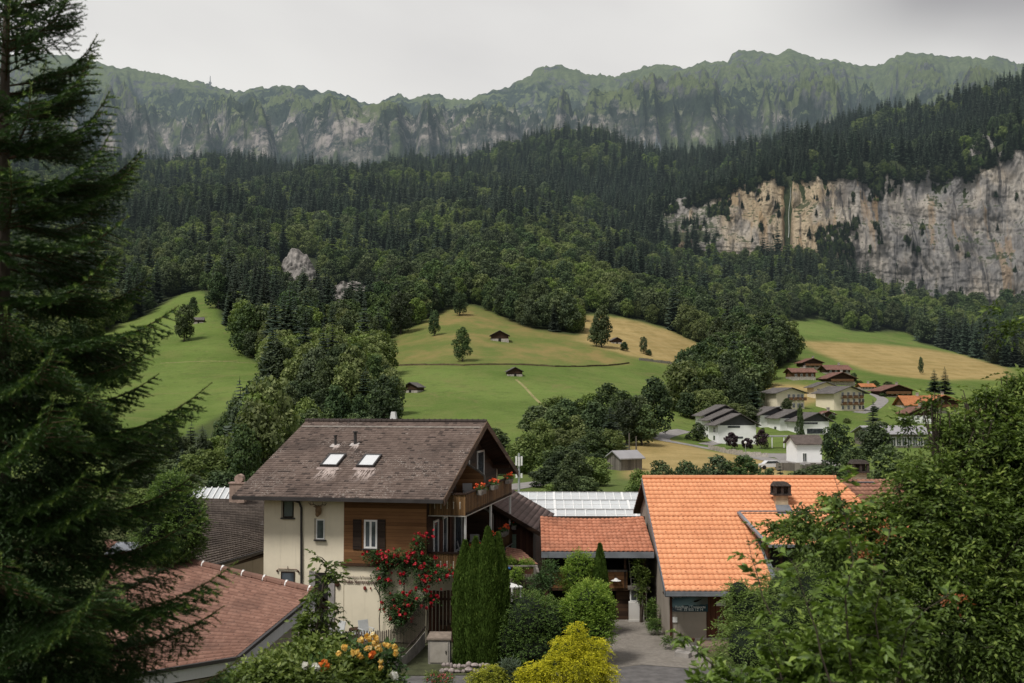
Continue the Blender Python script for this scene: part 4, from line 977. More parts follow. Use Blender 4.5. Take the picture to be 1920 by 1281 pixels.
belt(985, 1225, 240, 32, 30, 9, 'in the broad belt left of the curving road', .9)
belt(940, 1160, 215, 72, 34, 10, 'in the broad belt left of the curving road', .92)
belt(925, 1125, 172, 95, 30, 11, 'at the foot of the broad belt behind the greenhouse', .95)
belt(1020, 1118, 145, 112, 30, 12, 'at the foot of the broad belt behind the greenhouse', 1.0)
belt(1035, 1112, 122, 142, 34, 62, 'at the foot of the broad belt behind the greenhouse', 1.0, wv=(60, 95))
belt(935, 1015, 195, 12, 26, 65, 'just beyond the mast right of the chalet gable', 1.0)
belt(940, 1020, 172, 48, 28, 66, 'just beyond the mast right of the chalet gable', 1.0)
belt(1212, 1300, 342, 4, 24, 63, 'in the broad belt left of the curving road', .9)
belt(1250, 1425, 352, 0, 24, 13, 'in the clump above the white stepped block', .85, 24)
belt(1235, 1420, 335, 30, 26, 14, 'in the clump above the white stepped block', .95, 24)
belt(1240, 1345, 322, 66, 24, 15, 'in the clump above the white stepped block', 1.0, 20)
belt(1330, 1440, 315, 95, 26, 16, 'above the lane to the hotels', 1.0, 8)
# trees between the village and the orange roof
for i, (k, v, px, top, Y, wp, lab) in enumerate([
    ('b',3,1568,790,178,62,'tall airy tree in front of the garage building'),('b',4,1530,868,150,70,'bushy tree at the foot of the tall airy tree'),('b',1,1600,835,165,60,'rounded tree left of the hall window row'),
    ('s',1,1637,748,230,40,'dark conifer rising left of the long low hall'),('b',0,1640,790,205,70,'dark leafy tree below the conifer by the hall'),('b',4,1665,830,150,70,'light tree close behind the orange roof chimney'),
    ('b',5,1720,850,140,60,'yellowish tree below the long low hall'),('b',1,1240,862,118,40,'round bush behind the orange roof, leftmost of the hedge row'),('b',0,1290,864,118,38,'bush with a reddish patch in the hedge row behind the orange roof'),
    ('b',3,1347,852,118,52,'round dark bush in the middle of the hedge row'),('b',4,1397,852,116,54,'broad dark bush right of the middle of the hedge row'),('s',0,1462,862,118,26,'small conifer at the right end of the hedge row'),
    ('b',2,1200,880,125,36,'low light bush at the left corner of the orange roof'),('b',0,1318,878,112,30,'low bush in a gap of the hedge row'),('b',1,1500,880,122,50,'low spreading bush behind the chimney of the orange roof'),
    ('b',1,1560,872,125,60,'leafy mass right of the low spreading bush'),('b',0,1440,878,121,28,'low bush beside the small conifer of the hedge row'),
    ('b',4,930,800,205,60,'grey green tree just right of the big chalet gable'),('b',1,1500,757,262,16,'shrub beside the wooden annex of the hotels'),('b',4,1475,745,340,24,'bush on the bank above the cream hotel')]):
    tree_at(k, v, px, top - (3 if Y < 126 else 0), Y, lab, wp*(1.75 if Y < 126 and k == 'b' else 1.1))
# ------------------------------------------------------------------ near houses: frames and tiles
class Frame:
    """a thing's local frame: o = origin, a = yaw; local(px,py,ly) is the local point on the plane y=ly seen at a pixel"""
    def __init__(s, ox, oy, oz, yaw): s.o = Vector((ox, oy, oz)); s.yaw = yaw; s.c, s.s = math.cos(yaw), math.sin(yaw)
    def loc(s, w): d = w - s.o; return Vector((d.x*s.c + d.y*s.s, -d.x*s.s + d.y*s.c, d.z))
    def on_y(s, px, py, ly):
        d = P(px, py, 1.0) - Vector((0, 0, CZ)); c = s.loc(Vector((0, 0, CZ))); dd = Vector((d.x*s.c + d.y*s.s, -d.x*s.s + d.y*s.c, d.z)); t = (ly - c.y)/dd.y
        return c + dd*t
    def on_x(s, px, py, lx):
        d = P(px, py, 1.0) - Vector((0, 0, CZ)); c = s.loc(Vector((0, 0, CZ))); dd = Vector((d.x*s.c + d.y*s.s, -d.x*s.s + d.y*s.c, d.z)); t = (lx - c.x)/dd.x
        return c + dd*t

def tiles(name, mat, parent, p00, p10, p01, p11, nu, nv, thick=.035, wave=0.0, jit=.012, seed=1, slab=.12, sag=0.0, drop=.01):
    """tile courses laid over the patch p00 (eave left) p10 (eave right) p01 (ridge left) p11 (ridge right)"""
    p00, p10, p01, p11 = [np.array(p, float) for p in (p00, p10, p01, p11)]; r = np.random.default_rng(seed)
    nrm = np.cross(p10 - p00, p01 - p00); nrm /= np.linalg.norm(nrm)
    if nrm[2] < 0: nrm = -nrm
    sub = 4 if wave else 1
    V = []; Fq = []; UV = []
    lift = lambda u, v: nrm*(-sag*4*u*(1-u)*v)
    def pt(u, v): return (p00*(1-u) + p10*u)*(1-v) + (p01*(1-u) + p11*u)*v + lift(u, v)
    for j in range(nv):
        v0, v1 = j/nv, (j+1.08)/nv; v1 = min(v1, 1.0)
        for i in range(nu):
            jj = r.uniform(-jit, jit); dz = r.uniform(0, jit); b = len(V)
            for k in range(sub+1):
                t = k/sub; u = (i + t)/nu; wv = wave*(.5-.5*math.cos(2*math.pi*t)) if wave else 0
                lo = pt(u, v0) + nrm*(thick + dz + wv); hi = pt(u, v1) + nrm*(.006 + wv); dn = pt(u, v0) + nrm*(wv*.9 - .004)
                V += [lo, hi, dn]; uu = i + .02 + .96*t; UV += [(uu, j+.03), (uu, j+.97), (uu, j+.02)]
            for k in range(sub):
                o = b + k*3; Fq += [(o, o+3, o+4, o+1), (o+2, o+5, o+3, o)]
    o = obj(name, np_mesh(name, V, Fq, mat, uv=UV), parent)
    if slab:
        s = MB(); n = Vector(nrm)
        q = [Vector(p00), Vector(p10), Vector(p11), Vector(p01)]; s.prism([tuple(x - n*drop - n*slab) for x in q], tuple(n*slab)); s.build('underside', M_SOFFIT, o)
    return o
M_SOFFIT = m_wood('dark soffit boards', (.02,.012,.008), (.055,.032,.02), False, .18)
M_CREAM = m_plaster('cream plaster', (.80,.72,.56), .28)
M_WPLASTER = m_plaster('old white plaster', (.6,.58,.55), .5)
M_GPLASTER = m_plaster('weathered beige plaster', (.34,.295,.25), .45)
M_WOODH = m_wood('oiled larch boarding', (.10,.045,.018), (.25,.125,.055), True, .16, .55)
M_WOODD = m_wood('dark brown boarding', (.022,.012,.008), (.065,.035,.02), True, .2, .6)
M_WOODB = m_wood('balcony boards', (.065,.034,.014), (.20,.115,.05), False, .115, .85)
M_WOODG = m_wood('grey brown fence boards', (.055,.042,.034), (.15,.12,.10), False, .12, .7)
M_WOODR = m_wood('red brown vertical boards', (.04,.016,.01), (.11,.05,.032), False, .17, .8)
M_SHUT = m_wood('dark shutter', (.016,.010,.008), (.045,.03,.022), True, .06, .7)
M_WIN = m_glass('window glass'); M_WHITEP = m_plain('white paint', (.74,.73,.71), .45, .06)
M_GUT = m_plain('dark gutter metal', (.05,.045,.045), .45, .2, 2, metal=.3); M_ZINC = m_plain('zinc sheet', (.22,.235,.26), .45, .25, 1.5, metal=.35)
M_TCHAL = m_tile('brown concrete tiles', (.100,.072,.060), (.190,.142,.120), (.03,.024,.022), .5, .47, (.44,.40,.36), line=.75, lift_shade=.10)
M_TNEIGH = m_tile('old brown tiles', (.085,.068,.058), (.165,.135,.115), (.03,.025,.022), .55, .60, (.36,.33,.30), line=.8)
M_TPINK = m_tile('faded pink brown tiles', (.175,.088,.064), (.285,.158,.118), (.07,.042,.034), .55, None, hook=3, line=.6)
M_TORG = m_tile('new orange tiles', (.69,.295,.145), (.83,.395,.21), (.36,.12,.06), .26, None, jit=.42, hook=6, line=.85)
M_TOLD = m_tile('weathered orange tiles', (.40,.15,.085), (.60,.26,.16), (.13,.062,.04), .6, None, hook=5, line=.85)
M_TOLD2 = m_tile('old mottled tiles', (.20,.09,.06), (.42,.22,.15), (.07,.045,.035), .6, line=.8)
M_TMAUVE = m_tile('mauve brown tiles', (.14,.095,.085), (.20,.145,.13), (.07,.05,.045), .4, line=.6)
M_CONC = m_plain('stained concrete', (.27,.25,.23), .95, .4, 1.6, .5)

def frame_window(name, parent, x0, x1, z0, z1, y, mull=1, depth=.05, fw=.07, mat=None, sill=True, glass=None):
    """window in a wall facing -y at plane y: white frame, panes, sill"""
    m = MB(); a = y - depth
    m.box(x0, x1, a, y, z0, z0+fw); m.box(x0, x1, a, y, z1-fw, z1); m.box(x0, x0+fw, a, y, z0+fw, z1-fw); m.box(x1-fw, x1, a, y, z0+fw, z1-fw)
    for i in range(mull):
        xm = x0 + (x1-x0)*(i+1)/(mull+1); m.box(xm-fw*.6, xm+fw*.6, a, y, z0+fw, z1-fw)
    f = m.build(name, mat or M_WHITEP, parent)
    g = MB(); g.box(x0+fw*.5, x1-fw*.5, y-.02, y+.01, z0+fw*.5, z1-fw*.5); g.build('pane', glass or M_WIN, f)
    if sill: s = MB(); s.box(x0-.08, x1+.08, y-.14, y+.02, z0-.07, z0-.01); s.build('sill', M_GUT, f)
    return f
def frame_window_x(name, parent, y0, y1, z0, z1, x, mat=None, fw=.07, glass=None):
    m = MB(); b = x + .05
    m.box(x, b, y0, y1, z0, z0+fw); m.box(x, b, y0, y1, z1-fw, z1); m.box(x, b, y0, y0+fw, z0+fw, z1-fw); m.box(x, b, y1-fw, y1, z0+fw, z1-fw)
    f = m.build(name, mat or M_WHITEP, parent); g = MB(); g.box(x-.01, x+.02, y0+fw*.5, y1-fw*.5, z0+fw*.5, z1-fw*.5); g.build('pane', glass or M_WIN, f); return f

# ------------------------------------------------------------------ the big chalet
YAW = -math.atan2(.188, .982)
E = Vector((-3.07, 50.0, 0)); CH = Frame(0, 0, 0, YAW)
_wo = E + Vector((math.cos(YAW)*-1.07 - math.sin(YAW)*1.1, math.sin(YAW)*-1.07 + math.cos(YAW)*1.1, 0)); CH = Frame(_wo.x, _wo.y, 0, YAW)
ch = empty('chalet', _wo, YAW, 'large cream and brown wood chalet with big brown tiled roof and flowered balconies', 'chalet')
WL = -7.9; D = 16.2; EZ = 6.62; RZ = 9.85; RY = 8.0            # left wall, depth, eave height, ridge height and place
SL = (RZ - EZ)/(RY + 1.1)
def roof_z(y): return RZ - abs(y - RY)*SL
xs_ = CH.on_y(645, 1000, 0).x
m = MB(); m.box(WL, xs_, 0, .3, 0, 6.9); m.box(xs_, 0, .03, .3, 0, 3.52); m.box(WL, WL+.3, .3, D, 0, 6.9); m.box(WL, 0, D-.3, D, 0, 6.9); m.box(-.3, 0, .3, D-.3, 0, 3.2); m.build('wall', M_CREAM, ch)
m = MB(); m.box(xs_+.01, 0, -.05, .02, 3.53, 6.95); m.build('wood_cladding', M_WOODH, ch)
m = MB(); m.box(xs_-.12, .1, -.12, .02, 3.40, 3.52); m.build('cladding_sill', M_WOODD, ch)
m = MB(); m.prism([(-.3, .3, 3.2), (-.3, D, 3.2), (-.3, D, roof_z(D)-.12), (-.3, RY, RZ-.15), (-.3, .02, roof_z(0)-.15)], (.3, 0, 0)); m.build('gable_cladding', M_WOODD, ch)
# loggia shadow side: the upper gable wall is recessed wood
LE, RE = -8.98, 1.07
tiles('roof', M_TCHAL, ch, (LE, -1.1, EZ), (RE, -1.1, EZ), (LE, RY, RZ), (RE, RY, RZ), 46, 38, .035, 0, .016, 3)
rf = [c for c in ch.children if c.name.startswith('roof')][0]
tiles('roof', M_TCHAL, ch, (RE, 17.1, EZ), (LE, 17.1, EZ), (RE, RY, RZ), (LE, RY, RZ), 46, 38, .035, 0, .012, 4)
m = MB(); m.tube([(LE-.02, RY, RZ+.05), (RE+.02, RY, RZ+.05)], .11, 8)
for i in range(34):
    x = LE + (RE-LE)*(i+.5)/34; m.tube([(x-.03, RY, RZ+.05), (x+.03, RY, RZ+.05)], .135, 8)
m.build('ridge_cap', M_TCHAL, rf)
m = MB(); yg = RY - .95; zg = roof_z(yg) + .08; m.box(LE+.15, RE-.15, yg-.02, yg+.02, zg, zg+.06)
m.build('snow_guard', m_plain('pale lichened rail', (.34,.31,.28), .8, .3, 5), rf)
for (y0, y1) in ((-1.1, RY), (17.1, RY)):       # barge boards
    m = MB(); m.prism([(RE+.01, y0, EZ-.28), (RE+.01, y1, RZ-.28), (RE+.01, y1, RZ+.07), (RE+.01, y0, EZ+.07)], (.05, 0, 0)); m.build('barge_board', m_wood('weathered barge board', (.05,.03,.02), (.15,.10,.07), True, .3, .3), ch)
m = MB(); m.box(LE, RE, -1.22, -1.08, EZ-.16, EZ+.0); m.build('gutter', M_GUT, ch)
m = MB(); m.box(LE+.1, RE-.1, -1.05, -.05, EZ-.16, EZ-.13); m.build('soffit', M_SOFFIT, ch)
for y in (1.0, RY, 14.8):                        # purlins under the gable overhang
    m = MB(); m.box(0, RE-.05, y-.1, y+.1, roof_z(y)-.42, roof_z(y)-.2); m.build('purlin', M_WOODD, ch)
# skylights and vents
def on_roof(px, py):
    d = P(px, py, 1.0) - Vector((0, 0, CZ)); c = CH.loc(Vector((0, 0, CZ))); dd = Vector((d.x*CH.c + d.y*CH.s, -d.x*CH.s + d.y*CH.c, d.z))
    # plane z = RZ - (RY-y)*SL
    t = (c.z - (RZ - (RY - c.y)*SL)) / (dd.y*SL - dd.z); return c + dd*t
M_SKYG = m_plain('skylight glass with painted cloud glare', (.62,.63,.64), .12, .04, spec=.8)  # pale base colour is a painted reflection of the cloud
for (xa, ya, xb, yb) in ((600, 877, 643, 855), (668, 878, 709, 856)):
    a = on_roof(xa, ya); b = on_roof(xa+20, yb); wd = on_roof(643, 877).x - on_roof(600, 877).x - .28
    n_ = Vector((0, -SL, 1)).normalized(); up = Vector((0, 1, SL)).normalized(); X = Vector((1, 0, 0)); L = (b.y - a.y)*math.sqrt(1+SL*SL)
    def rb(mb, x0, x1, u0, u1, h0, h1): 
        q = [a + X*x0 + up*u0 + n_*h0, a + X*x1 + up*u0 + n_*h0, a + X*x1 + up*u1 + n_*h0, a + X*x0 + up*u1 + n_*h0]; mb.prism([tuple(v) for v in q], n_*(h1-h0))
    m = MB(); rb(m, 0, wd, 0, .07, .02, .16); rb(m, 0, wd, L-.07, L, .02, .16); rb(m, 0, .07, .07, L-.07, .02, .16); rb(m, wd-.07, wd, .07, L-.07, .02, .16)
    s_ = m.build('skylight', M_GUT, ch); m = MB(); rb(m, .06, wd-.06, .06, L-.06, .06, .12); m.build('pane', M_SKYG, s_)
    m = MB(); rb(m, -.1, wd+.1, -.32, -.02, .035, .05); m.build('flashing', m_plain('streaked lead', (.30,.24,.22), .8, .4, 4), s_)
for (px, py, hgt, r_) in ((629, 836, .48, .065), (666, 834, .62, .085)):
    a = on_roof(px, py); m = MB(); m.tube([tuple(a), tuple(a+Vector((0,0,hgt)))], r_, 10); m.tube([tuple(a+Vector((0,0,hgt))), tuple(a+Vector((0,0,hgt+.07)))], r_*1.6, 10); v_ = m.build('vent_pipe', M_GUT, ch)
    m = MB(); n_ = Vector((0, -SL, 1)).normalized(); up = Vector((0, 1, SL)).normalized()
    m.prism([tuple(a + Vector((sx*.22,0,0)) + up*u + n_*.045) for sx, u in ((-1,-.3),(1,-.3),(1,.12),(-1,.12))], n_*.012); m.build('flashing', m_plain('pale flashing', (.4,.36,.34), .7, .3, 4), v_)
# pale run-off streaks below the skylights and vents, thin lime deposits on the tiles
ms = N('lime streaks'); o_ = ms.objc(); uv_ = ms.sep(ms.n('ShaderNodeTexCoord').outputs['UV'])
nn = ms.noise(ms.vmul(o_, (9, 1.6, 1.6)), 1.0, 5, .7)
al = ms.math('MULTIPLY', ms.smooth(nn, .40, .56), ms.math('MULTIPLY', ms.smooth(uv_[1], .0, .8), ms.math('MULTIPLY', ms.smooth(uv_[0], 0, .25), ms.smooth(uv_[0], 1, .75))))
M_STREAK = ms.out(ms.n('ShaderNodeMixShader', {0: ms.math('MULTIPLY', al, .75), 1: ms.n('ShaderNodeBsdfTransparent').outputs[0], 2: ms.bsdf((.55,.46,.42), .9, .1)}).outputs[0])
for (px, py, w_, l_) in ((622, 880, 1.3, 1.9), (690, 881, 1.3, 1.9), (634, 837, .35, .8), (668, 837, .45, .9)):
    a = on_roof(px, py); n_ = Vector((0, -SL, 1)).normalized(); up = Vector((0, 1, SL)).normalized(); m = MB(); h_ = n_*.062
    m.add([tuple(a + Vector((-w_/2,0,0)) - up*l_ + h_), tuple(a + Vector((w_/2,0,0)) - up*l_ + h_), tuple(a + Vector((w_/2,0,0)) + h_), tuple(a + Vector((-w_/2,0,0)) + h_)], [(0,1,2,3)], [(0,0),(1,0),(1,1),(0,1)])
    m.build('run_off_stain', M_STREAK, rf)
a = CH.on_y(738, 790, RY + 1.2); m = MB(); m.box(a.x-.22, a.x+.22, RY+1.0, RY+1.4, RZ-.5, a.z+.12); c_ = m.build('chimney', M_WOODD, ch)
m = MB(); m.prism([(a.x-.17, RY+1.05, a.z+.12), (a.x+.17, RY+1.05, a.z+.12), (a.x+.10, RY+1.05, a.z+.52), (a.x-.10, RY+1.05, a.z+.52)], (0, .3, 0)); m.build('chimney_cap', m_plain('bright steel', (.75,.75,.74), .3, .05, metal=.2), c_)
# front windows
def rect(px0, py0, px1, py1, ly=0.0): a = CH.on_y(px0, py1, ly); b = CH.on_y(px1, py0, ly); return a.x, b.x, a.z, b.z
M_REVEAL = m_plain('shaded plaster reveal', (.36,.32,.25), .9, .15)  # darker copy of the cream plaster, recess shade put into its colour
for (q, mul) in (((531, 936, 551, 970), 0), ((593, 974, 609, 1011), 0)):
    x0, x1, z0, z1 = rect(*q); m = MB(); m.box(x0-.1, x0, -.02, .0, z0-.02, z1+.04); m.build('reveal_shade_strip', M_REVEAL, ch); frame_window('window', ch, x0, x1, z0, z1, -.004, mul, .04, .05, M_WHITEP if q[0] > 560 else M_SHUT)
x0, x1, z0, z1 = rect(683, 975, 708, 1028, -.05); frame_window('window', ch, x0, x1, z0, z1, -.055, 1, .06, .08)
for q in ((662, 974, 678, 1030), (708, 974, 723, 1031)):
    x0, x1, z0, z1 = rect(*q, -.05); m = MB(); m.box(x0, x1, -.10, -.056, z0, z1); m.build('shutter', M_SHUT, ch)
x0, x1, z0, z1 = rect(527, 1074, 553, 1094); f_ = frame_window('window', ch, x0, x1, z0, z1+.05, -.004, 0, .04, .04, M_SHUT, False)
m = MB(); m.tube([(x0-.18, -.05, z1+.1), (x0-.1, -.05, z1+.16), (x1+.1, -.05, z1+.16), (x1+.18, -.05, z1+.1)], .02, 5)
for x in (x0-.18, x1+.18): m.ball((x, -.05, z1+.07), .05)
m.tube([((x0+x1)/2, -.05, z1+.14), ((x0+x1)/2, -.05, z1+.3)], .015, 5); m.build('scroll_rail', M_WOODR, f_)
M_GREYSH = m_plain('grey stone surround', (.30,.28,.27), .85, .2)
x0, x1, z0, z1 = rect(592, 1074, 616, 1125); m = MB(); m.box(x0, x1, -.03, .0, .2, z1); m.build('door', M_DARK, ch)
for q in ((580, 1071, 592, 1130), (616, 1071, 628, 1130)):
    a0, a1, b0, b1 = rect(*q); m = MB(); m.box(a0, a1, -.07, -.0, .3, b1); m.build('shutter', M_GREYSH, ch)
# downpipe with its swan neck
a = CH.on_y(565, 1170, -.08); t_ = CH.on_y(565, 946, -.08); b_ = CH.on_y(551, 938, -.3)
m = MB(); m.tube([(b_.x-.25, -1.1, EZ-.15), (b_.x, -.35, b_.z+.0), (t_.x-.1, -.1, t_.z+.1), (t_.x, -.08, t_.z-.15), (a.x, -.08, .1)], .055, 8); m.build('downpipe', M_GUT, ch)
# wall hooked things: deer trophy, name lettering
a = CH.on_y(597, 955, -.15); t = empty('deer_trophy', Vector((CH.o.x + a.x*CH.c - a.y*CH.s, CH.o.y + a.x*CH.s + a.y*CH.c, a.z)), YAW, 'brown deer head trophy with antlers on the cream wall under the eave', 'trophy')
m = MB(); m.ball((0,.02,-.05), .16, 10, 8, 1, .8, 1.5); m.ball((0,-.12,-.2), .10, 8, 6, 1, 1.3, 1.5)
for sx in (-1, 1): m.tube([(sx*.08,-.05,.1),(sx*.22,-.1,.14)], [.05,.01], 5)
m.build('head', m_plain('carved brown wood', (.22,.14,.075), .8, .3), t)
for sx in (-1, 1):
    m = MB(); m.tube([(sx*.06,-.02,.14),(sx*.22,-.05,.22),(sx*.36,-.08,.20),(sx*.46,-.1,.32)], [.03,.025,.02,.01], 5); m.tube([(sx*.22,-.05,.22),(sx*.24,-.1,.36)], [.02,.008], 5); m.tube([(sx*.36,-.08,.20),(sx*.36,-.12,.34)], [.018,.008], 5); m.build('antler', m_plain('antler bone', (.2,.15,.10), .7, .2), t)
def text(body, name, mat, parent, loc, size, rot=(math.pi/2, 0, 0), shear=0, ext=.008, space=1.0):
    c = bpy.data.curves.new(name, 'FONT'); c.body = body; c.size = size; c.extrude = ext; c.shear = shear; c.space_character = space; c.materials.append(mat); c.align_x = 'CENTER'; c.align_y = 'CENTER'
    t_ = bpy.data.objects.new(name, c); COL.objects.link(t_); dg = bpy.context.evaluated_depsgraph_get(); me = bpy.data.meshes.new_from_object(t_.evaluated_get(dg))
    bpy.data.objects.remove(t_); o = obj(name, me, parent); o.location = loc; o.rotation_euler = rot; return o
M_INK = m_plain('faded brown lettering', (.13,.085,.07), .8, .2); M_INK2 = m_plain('faint grey lettering', (.42,.37,.31), .8, .15)
a = CH.on_y(676, 1091, -.01); text('Chalet Stammenheim', 'lettering', M_INK, ch, (a.x, -.012, a.z), .27, space=.8)
a = CH.on_y(673, 1082, -.01); text('Gästehaus & Pension', 'lettering', M_INK2, ch, (a.x, -.012, a.z), .16, space=.9)
m = MB(); a = CH.on_y(684, 1103, -.03); m.ball((a.x, -.03, a.z), .08, 8, 6, 1, .4, 1.2); m.ball((a.x+.28, -.03, a.z+.0), .04, 6, 5, 1, .4, 1.5); m.build('painted_ornament', m_plain('painted red brown flower', (.16,.03,.02), .8, .3), ch)
a = CH.on_y(632, 1095, -.1); m = MB(); m.ball((a.x, -.08, a.z), .12, 8, 6, 1, .6, 1.3); t = m.build('wall_lantern', M_WOODR); t.location = CH.o; t.rotation_euler = (0,0,YAW); tag(t, 'small dark red wall ornament beside the grey shuttered door', 'ornament')

# gable side: doors, windows, balconies
for (y, z0, z1, w_) in ((3.0, 5.95, 7.6, .8), (6.8, 5.95, 8.2, 1.8), (10.5, 5.95, 8.2, 1.8), (1.2, 3.3, 5.4, .9), (2.9, 3.3, 5.4, .9), (5.3, 3.3, 5.4, 1.6), (10, 3.3, 5.4, 1.8)):
    frame_window_x('window' if w_ < 1 else 'balcony_door', ch, y, y+w_, z0+.05, z1, .0, fw=.10)
for (y0, y1) in ((2.3, 2.85), (4.2, 4.7)):
    m = MB(); m.box(.0, .06, y0, y1, 3.4, 5.3); m.build('shutter', M_WOODR, ch)
BW = 1.75
def balcony(z, y0, y1, label_i):
    m = MB(); m.box(.02, BW, y0, y1, z-.16, z-.02); b = m.build('balcony', M_WOODD, ch)
    fp = MB(); nb = int(BW/.115)
    zt = z + .86
    rnd = random.Random(label_i)
    for i in range(int(BW/.115)): 
        x = .04 + i*.115; fp.box(x, x+.106, y0-.03, y0, z-.14, zt-.06+rnd.uniform(-.004,.004))
    fp.build('balustrade', M_WOODB, b)
    fp = MB()
    for i in range(int((y1-y0)/.125)):
        y = y0 + .02 + i*.125; fp.box(BW-.03, BW, y, y+.113, z-.14, zt-.06+rnd.uniform(-.004,.004))
    fp.build('balustrade', M_WOODB, b)
    for (a0, a1) in (((0, y0-.06), (BW+.04, y0-.06)), ):
        q = MB(); q.box(0, BW+.06, y0-.09, y0+.06, zt-.05, zt+.02); q.build('handrail', M_WOODD, b)
        q = MB(); q.box(BW-.07, BW+.08, y0+.065, y1, zt-.05, zt+.02); q.build('handrail', M_WOODD, b)
        q = MB(); q.box(-.0, BW+.03, y0-.05, y0-.035, z-.2, z-.15); q.box(BW+.01, BW+.03, y0-.034, y1, z-.2, z-.15); q.build('pale_edge', m_plain('pale edge trim', (.38,.35,.31), .8, .15), b)
    # heart shaped cut outs read as small pale marks
    q = MB()
    for i in range(5):
        x = .28 + i*.3; q.box(x, x+.035, y0-.036, y0-.031, z+.15, z+.42)
        q.ball((x+.018, y0-.033, z+.45), .035, 6, 4, 1, .1, 1)
    q.build('cut_out_ornament', m_plain('pale cut out', (.45,.40,.33), .8, .1), b)
    return b
balcony(5.92, .35, 11.6, 1); balcony(3.22, .35, 12.6, 2)
for (z, x) in ((3.22, BW-.12), (.0, BW-.12)):
    for y in (.55, 6.2, 11.4):
        m = MB(); m.box(x, x+.1, y, y+.1, z, z+(2.6 if z > 1 else 3.1)); m.build('post', M_WHITEP if y < 1 or z > 1 else M_WOODD, ch)
# privacy screens with sloping tops
for (y, z0, za, zb) in ((5.6, 5.9, 8.1, 7.45), (7.6, 3.2, 5.75, 5.3)):
    m = MB(); m.prism([(.04, y, z0), (1.5, y, z0), (1.5, y, zb-.25), (1.2, y, zb), (.04, y, za)], (0, .06, 0)); s_ = m.build('privacy_screen', M_WOODH if z0 > 4 else M_WOODD, ch)
    m = MB(); m.beam((.04, y+.03, za), (1.2, y+.03, zb), .09); m.beam((1.2, y+.03, zb), (1.5, y+.03, zb-.25), .09); m.box(1.46, 1.54, y-.01, y+.07, z0, zb-.25); m.build('screen_frame', M_GREYWOOD, s_)
def chw(x, y, z): return Vector((CH.o.x + x*CH.c - y*CH.s, CH.o.y + x*CH.s + y*CH.c, z))

# flower boxes with geraniums, chairs on the balconies
def blossoms(rng, C, size, per=9):
    """small rosettes: petals around each centre"""
    C = np.repeat(np.asarray(C), per, 0); n = len(C); Dv = rng.normal(size=(n, 3)); Dv /= np.linalg.norm(Dv, axis=1)[:, None]
    return leaf_quads(rng, C + Dv*size*.38, Dv + rng.normal(size=(n,3))*.3, size*.75, .95)
M_GERL = m_leaf('geranium leaves', (.02,.05,.015), (.09,.16,.04)); M_GERF = m_leaf('orange red petals', (.75,.07,.02), (.85,.16,.05), trans=.15); M_BOX = m_plain('grey flower box', (.20,.18,.16), .9, .25, 6)
def flower_box(x, y, z, L, label, axis='y', seed=0):
    w_ = chw(x, y, z); t = empty('flower_box', w_, YAW, label, 'flower box', 'flower boxes along the balcony rails')
    r = np.random.default_rng(seed); m = MB()
    m.prism([(-.10,-L/2,-.1),(.12,-L/2,-.1),(.15,-L/2,.13),(-.13,-L/2,.13)], (0, L, 0)); m.build('box', M_BOX, t)
    n = 320; C = r.normal(size=(n,3))*[.10, L*.27, .07] + [0, 0, .22]; Nn = r.normal(size=(n,3)) + [0,0,1.0]; Nn /= np.linalg.norm(Nn, axis=1)[:, None]
    V, Fq = leaf_quads(r, C, Nn, .075); obj('foliage', np_mesh('geranium_foliage', V, Fq, M_GERL, tint=np.repeat(r.random(n), 4)), t)
    k = 16; C = r.normal(size=(k,3))*[.13, L*.28, .07] + [.02, 0, .34]; V, Fq = blossoms(r, C, .10, 12); obj('blossoms', np_mesh('geranium_blossoms', V, Fq, M_GERF, tint=np.repeat(r.random(len(V)//4), 4)), t)
for i, (x, y, z, L, lab) in enumerate([(BW+.16, 3.0, 6.62, 1.1, 'flower box with orange geraniums on the upper balcony, nearest the camera'),(BW+.16, 5.9, 6.62, 1.1, 'flower box with red and orange geraniums at the middle of the upper balcony'),(BW+.16, 9.9, 6.62, 1.1, 'flower box with geraniums at the far end of the upper balcony'),
    (BW+.16, 1.6, 3.95, 1.0, 'geranium box at the near corner of the lower balcony behind the cypress tips'),(BW+.16, 5.8, 3.95, 1.0, 'geranium box on the lower balcony just above the tallest cypress'),(BW+.16, 8.7, 3.95, 1.1, 'geranium box beyond the cypress on the lower balcony'),(BW+.16, 11.8, 3.95, 1.1, 'geranium box at the far end of the lower balcony')]):
    flower_box(x, y, z, L, lab, seed=i)
def garden_chair(loc, yaw, label, mat, group=None):
    t = empty('garden_chair', loc, yaw, label, 'chair', group)
    m = MB(); m.box(-.24,.24,-.22,.24,.42,.46); m.build('seat', mat, t)
    m = MB(); m.prism([(-.24,.22,.46),(.24,.22,.46),(.24,.34,.98),(-.24,.34,.98)], (0,.03,.0)); m.build('backrest', mat, t)
    for sx in (-1,1):
        m = MB(); m.beam((sx*.26,-.22,.66),(sx*.26,.28,.66),.045,.03); m.build('armrest', mat, t)
        for y in (-.2,.2): m = MB(); m.beam((sx*.22,y,0),(sx*.22,y,.42 if y>0 else .66),.03); m.build('leg', mat, t)
M_GCH = m_plain('grey plastic', (.25,.24,.23), .6, .1)
garden_chair(chw(.75, 2.3, 5.92), YAW+2.4, 'pale chair on the upper balcony by the first window', M_WHITEP); garden_chair(chw(.95, 4.4, 5.92), YAW+.4, 'grey chair on the upper balcony before the wooden screen', M_GCH)
garden_chair(chw(1.0, 3.4, 3.22), YAW+1.8, 'grey chair on the lower balcony, nearer of two', M_GCH); garden_chair(chw(.95, 5.9, 3.22), YAW+.3, 'grey chair on the lower balcony, farther of two', M_GCH)
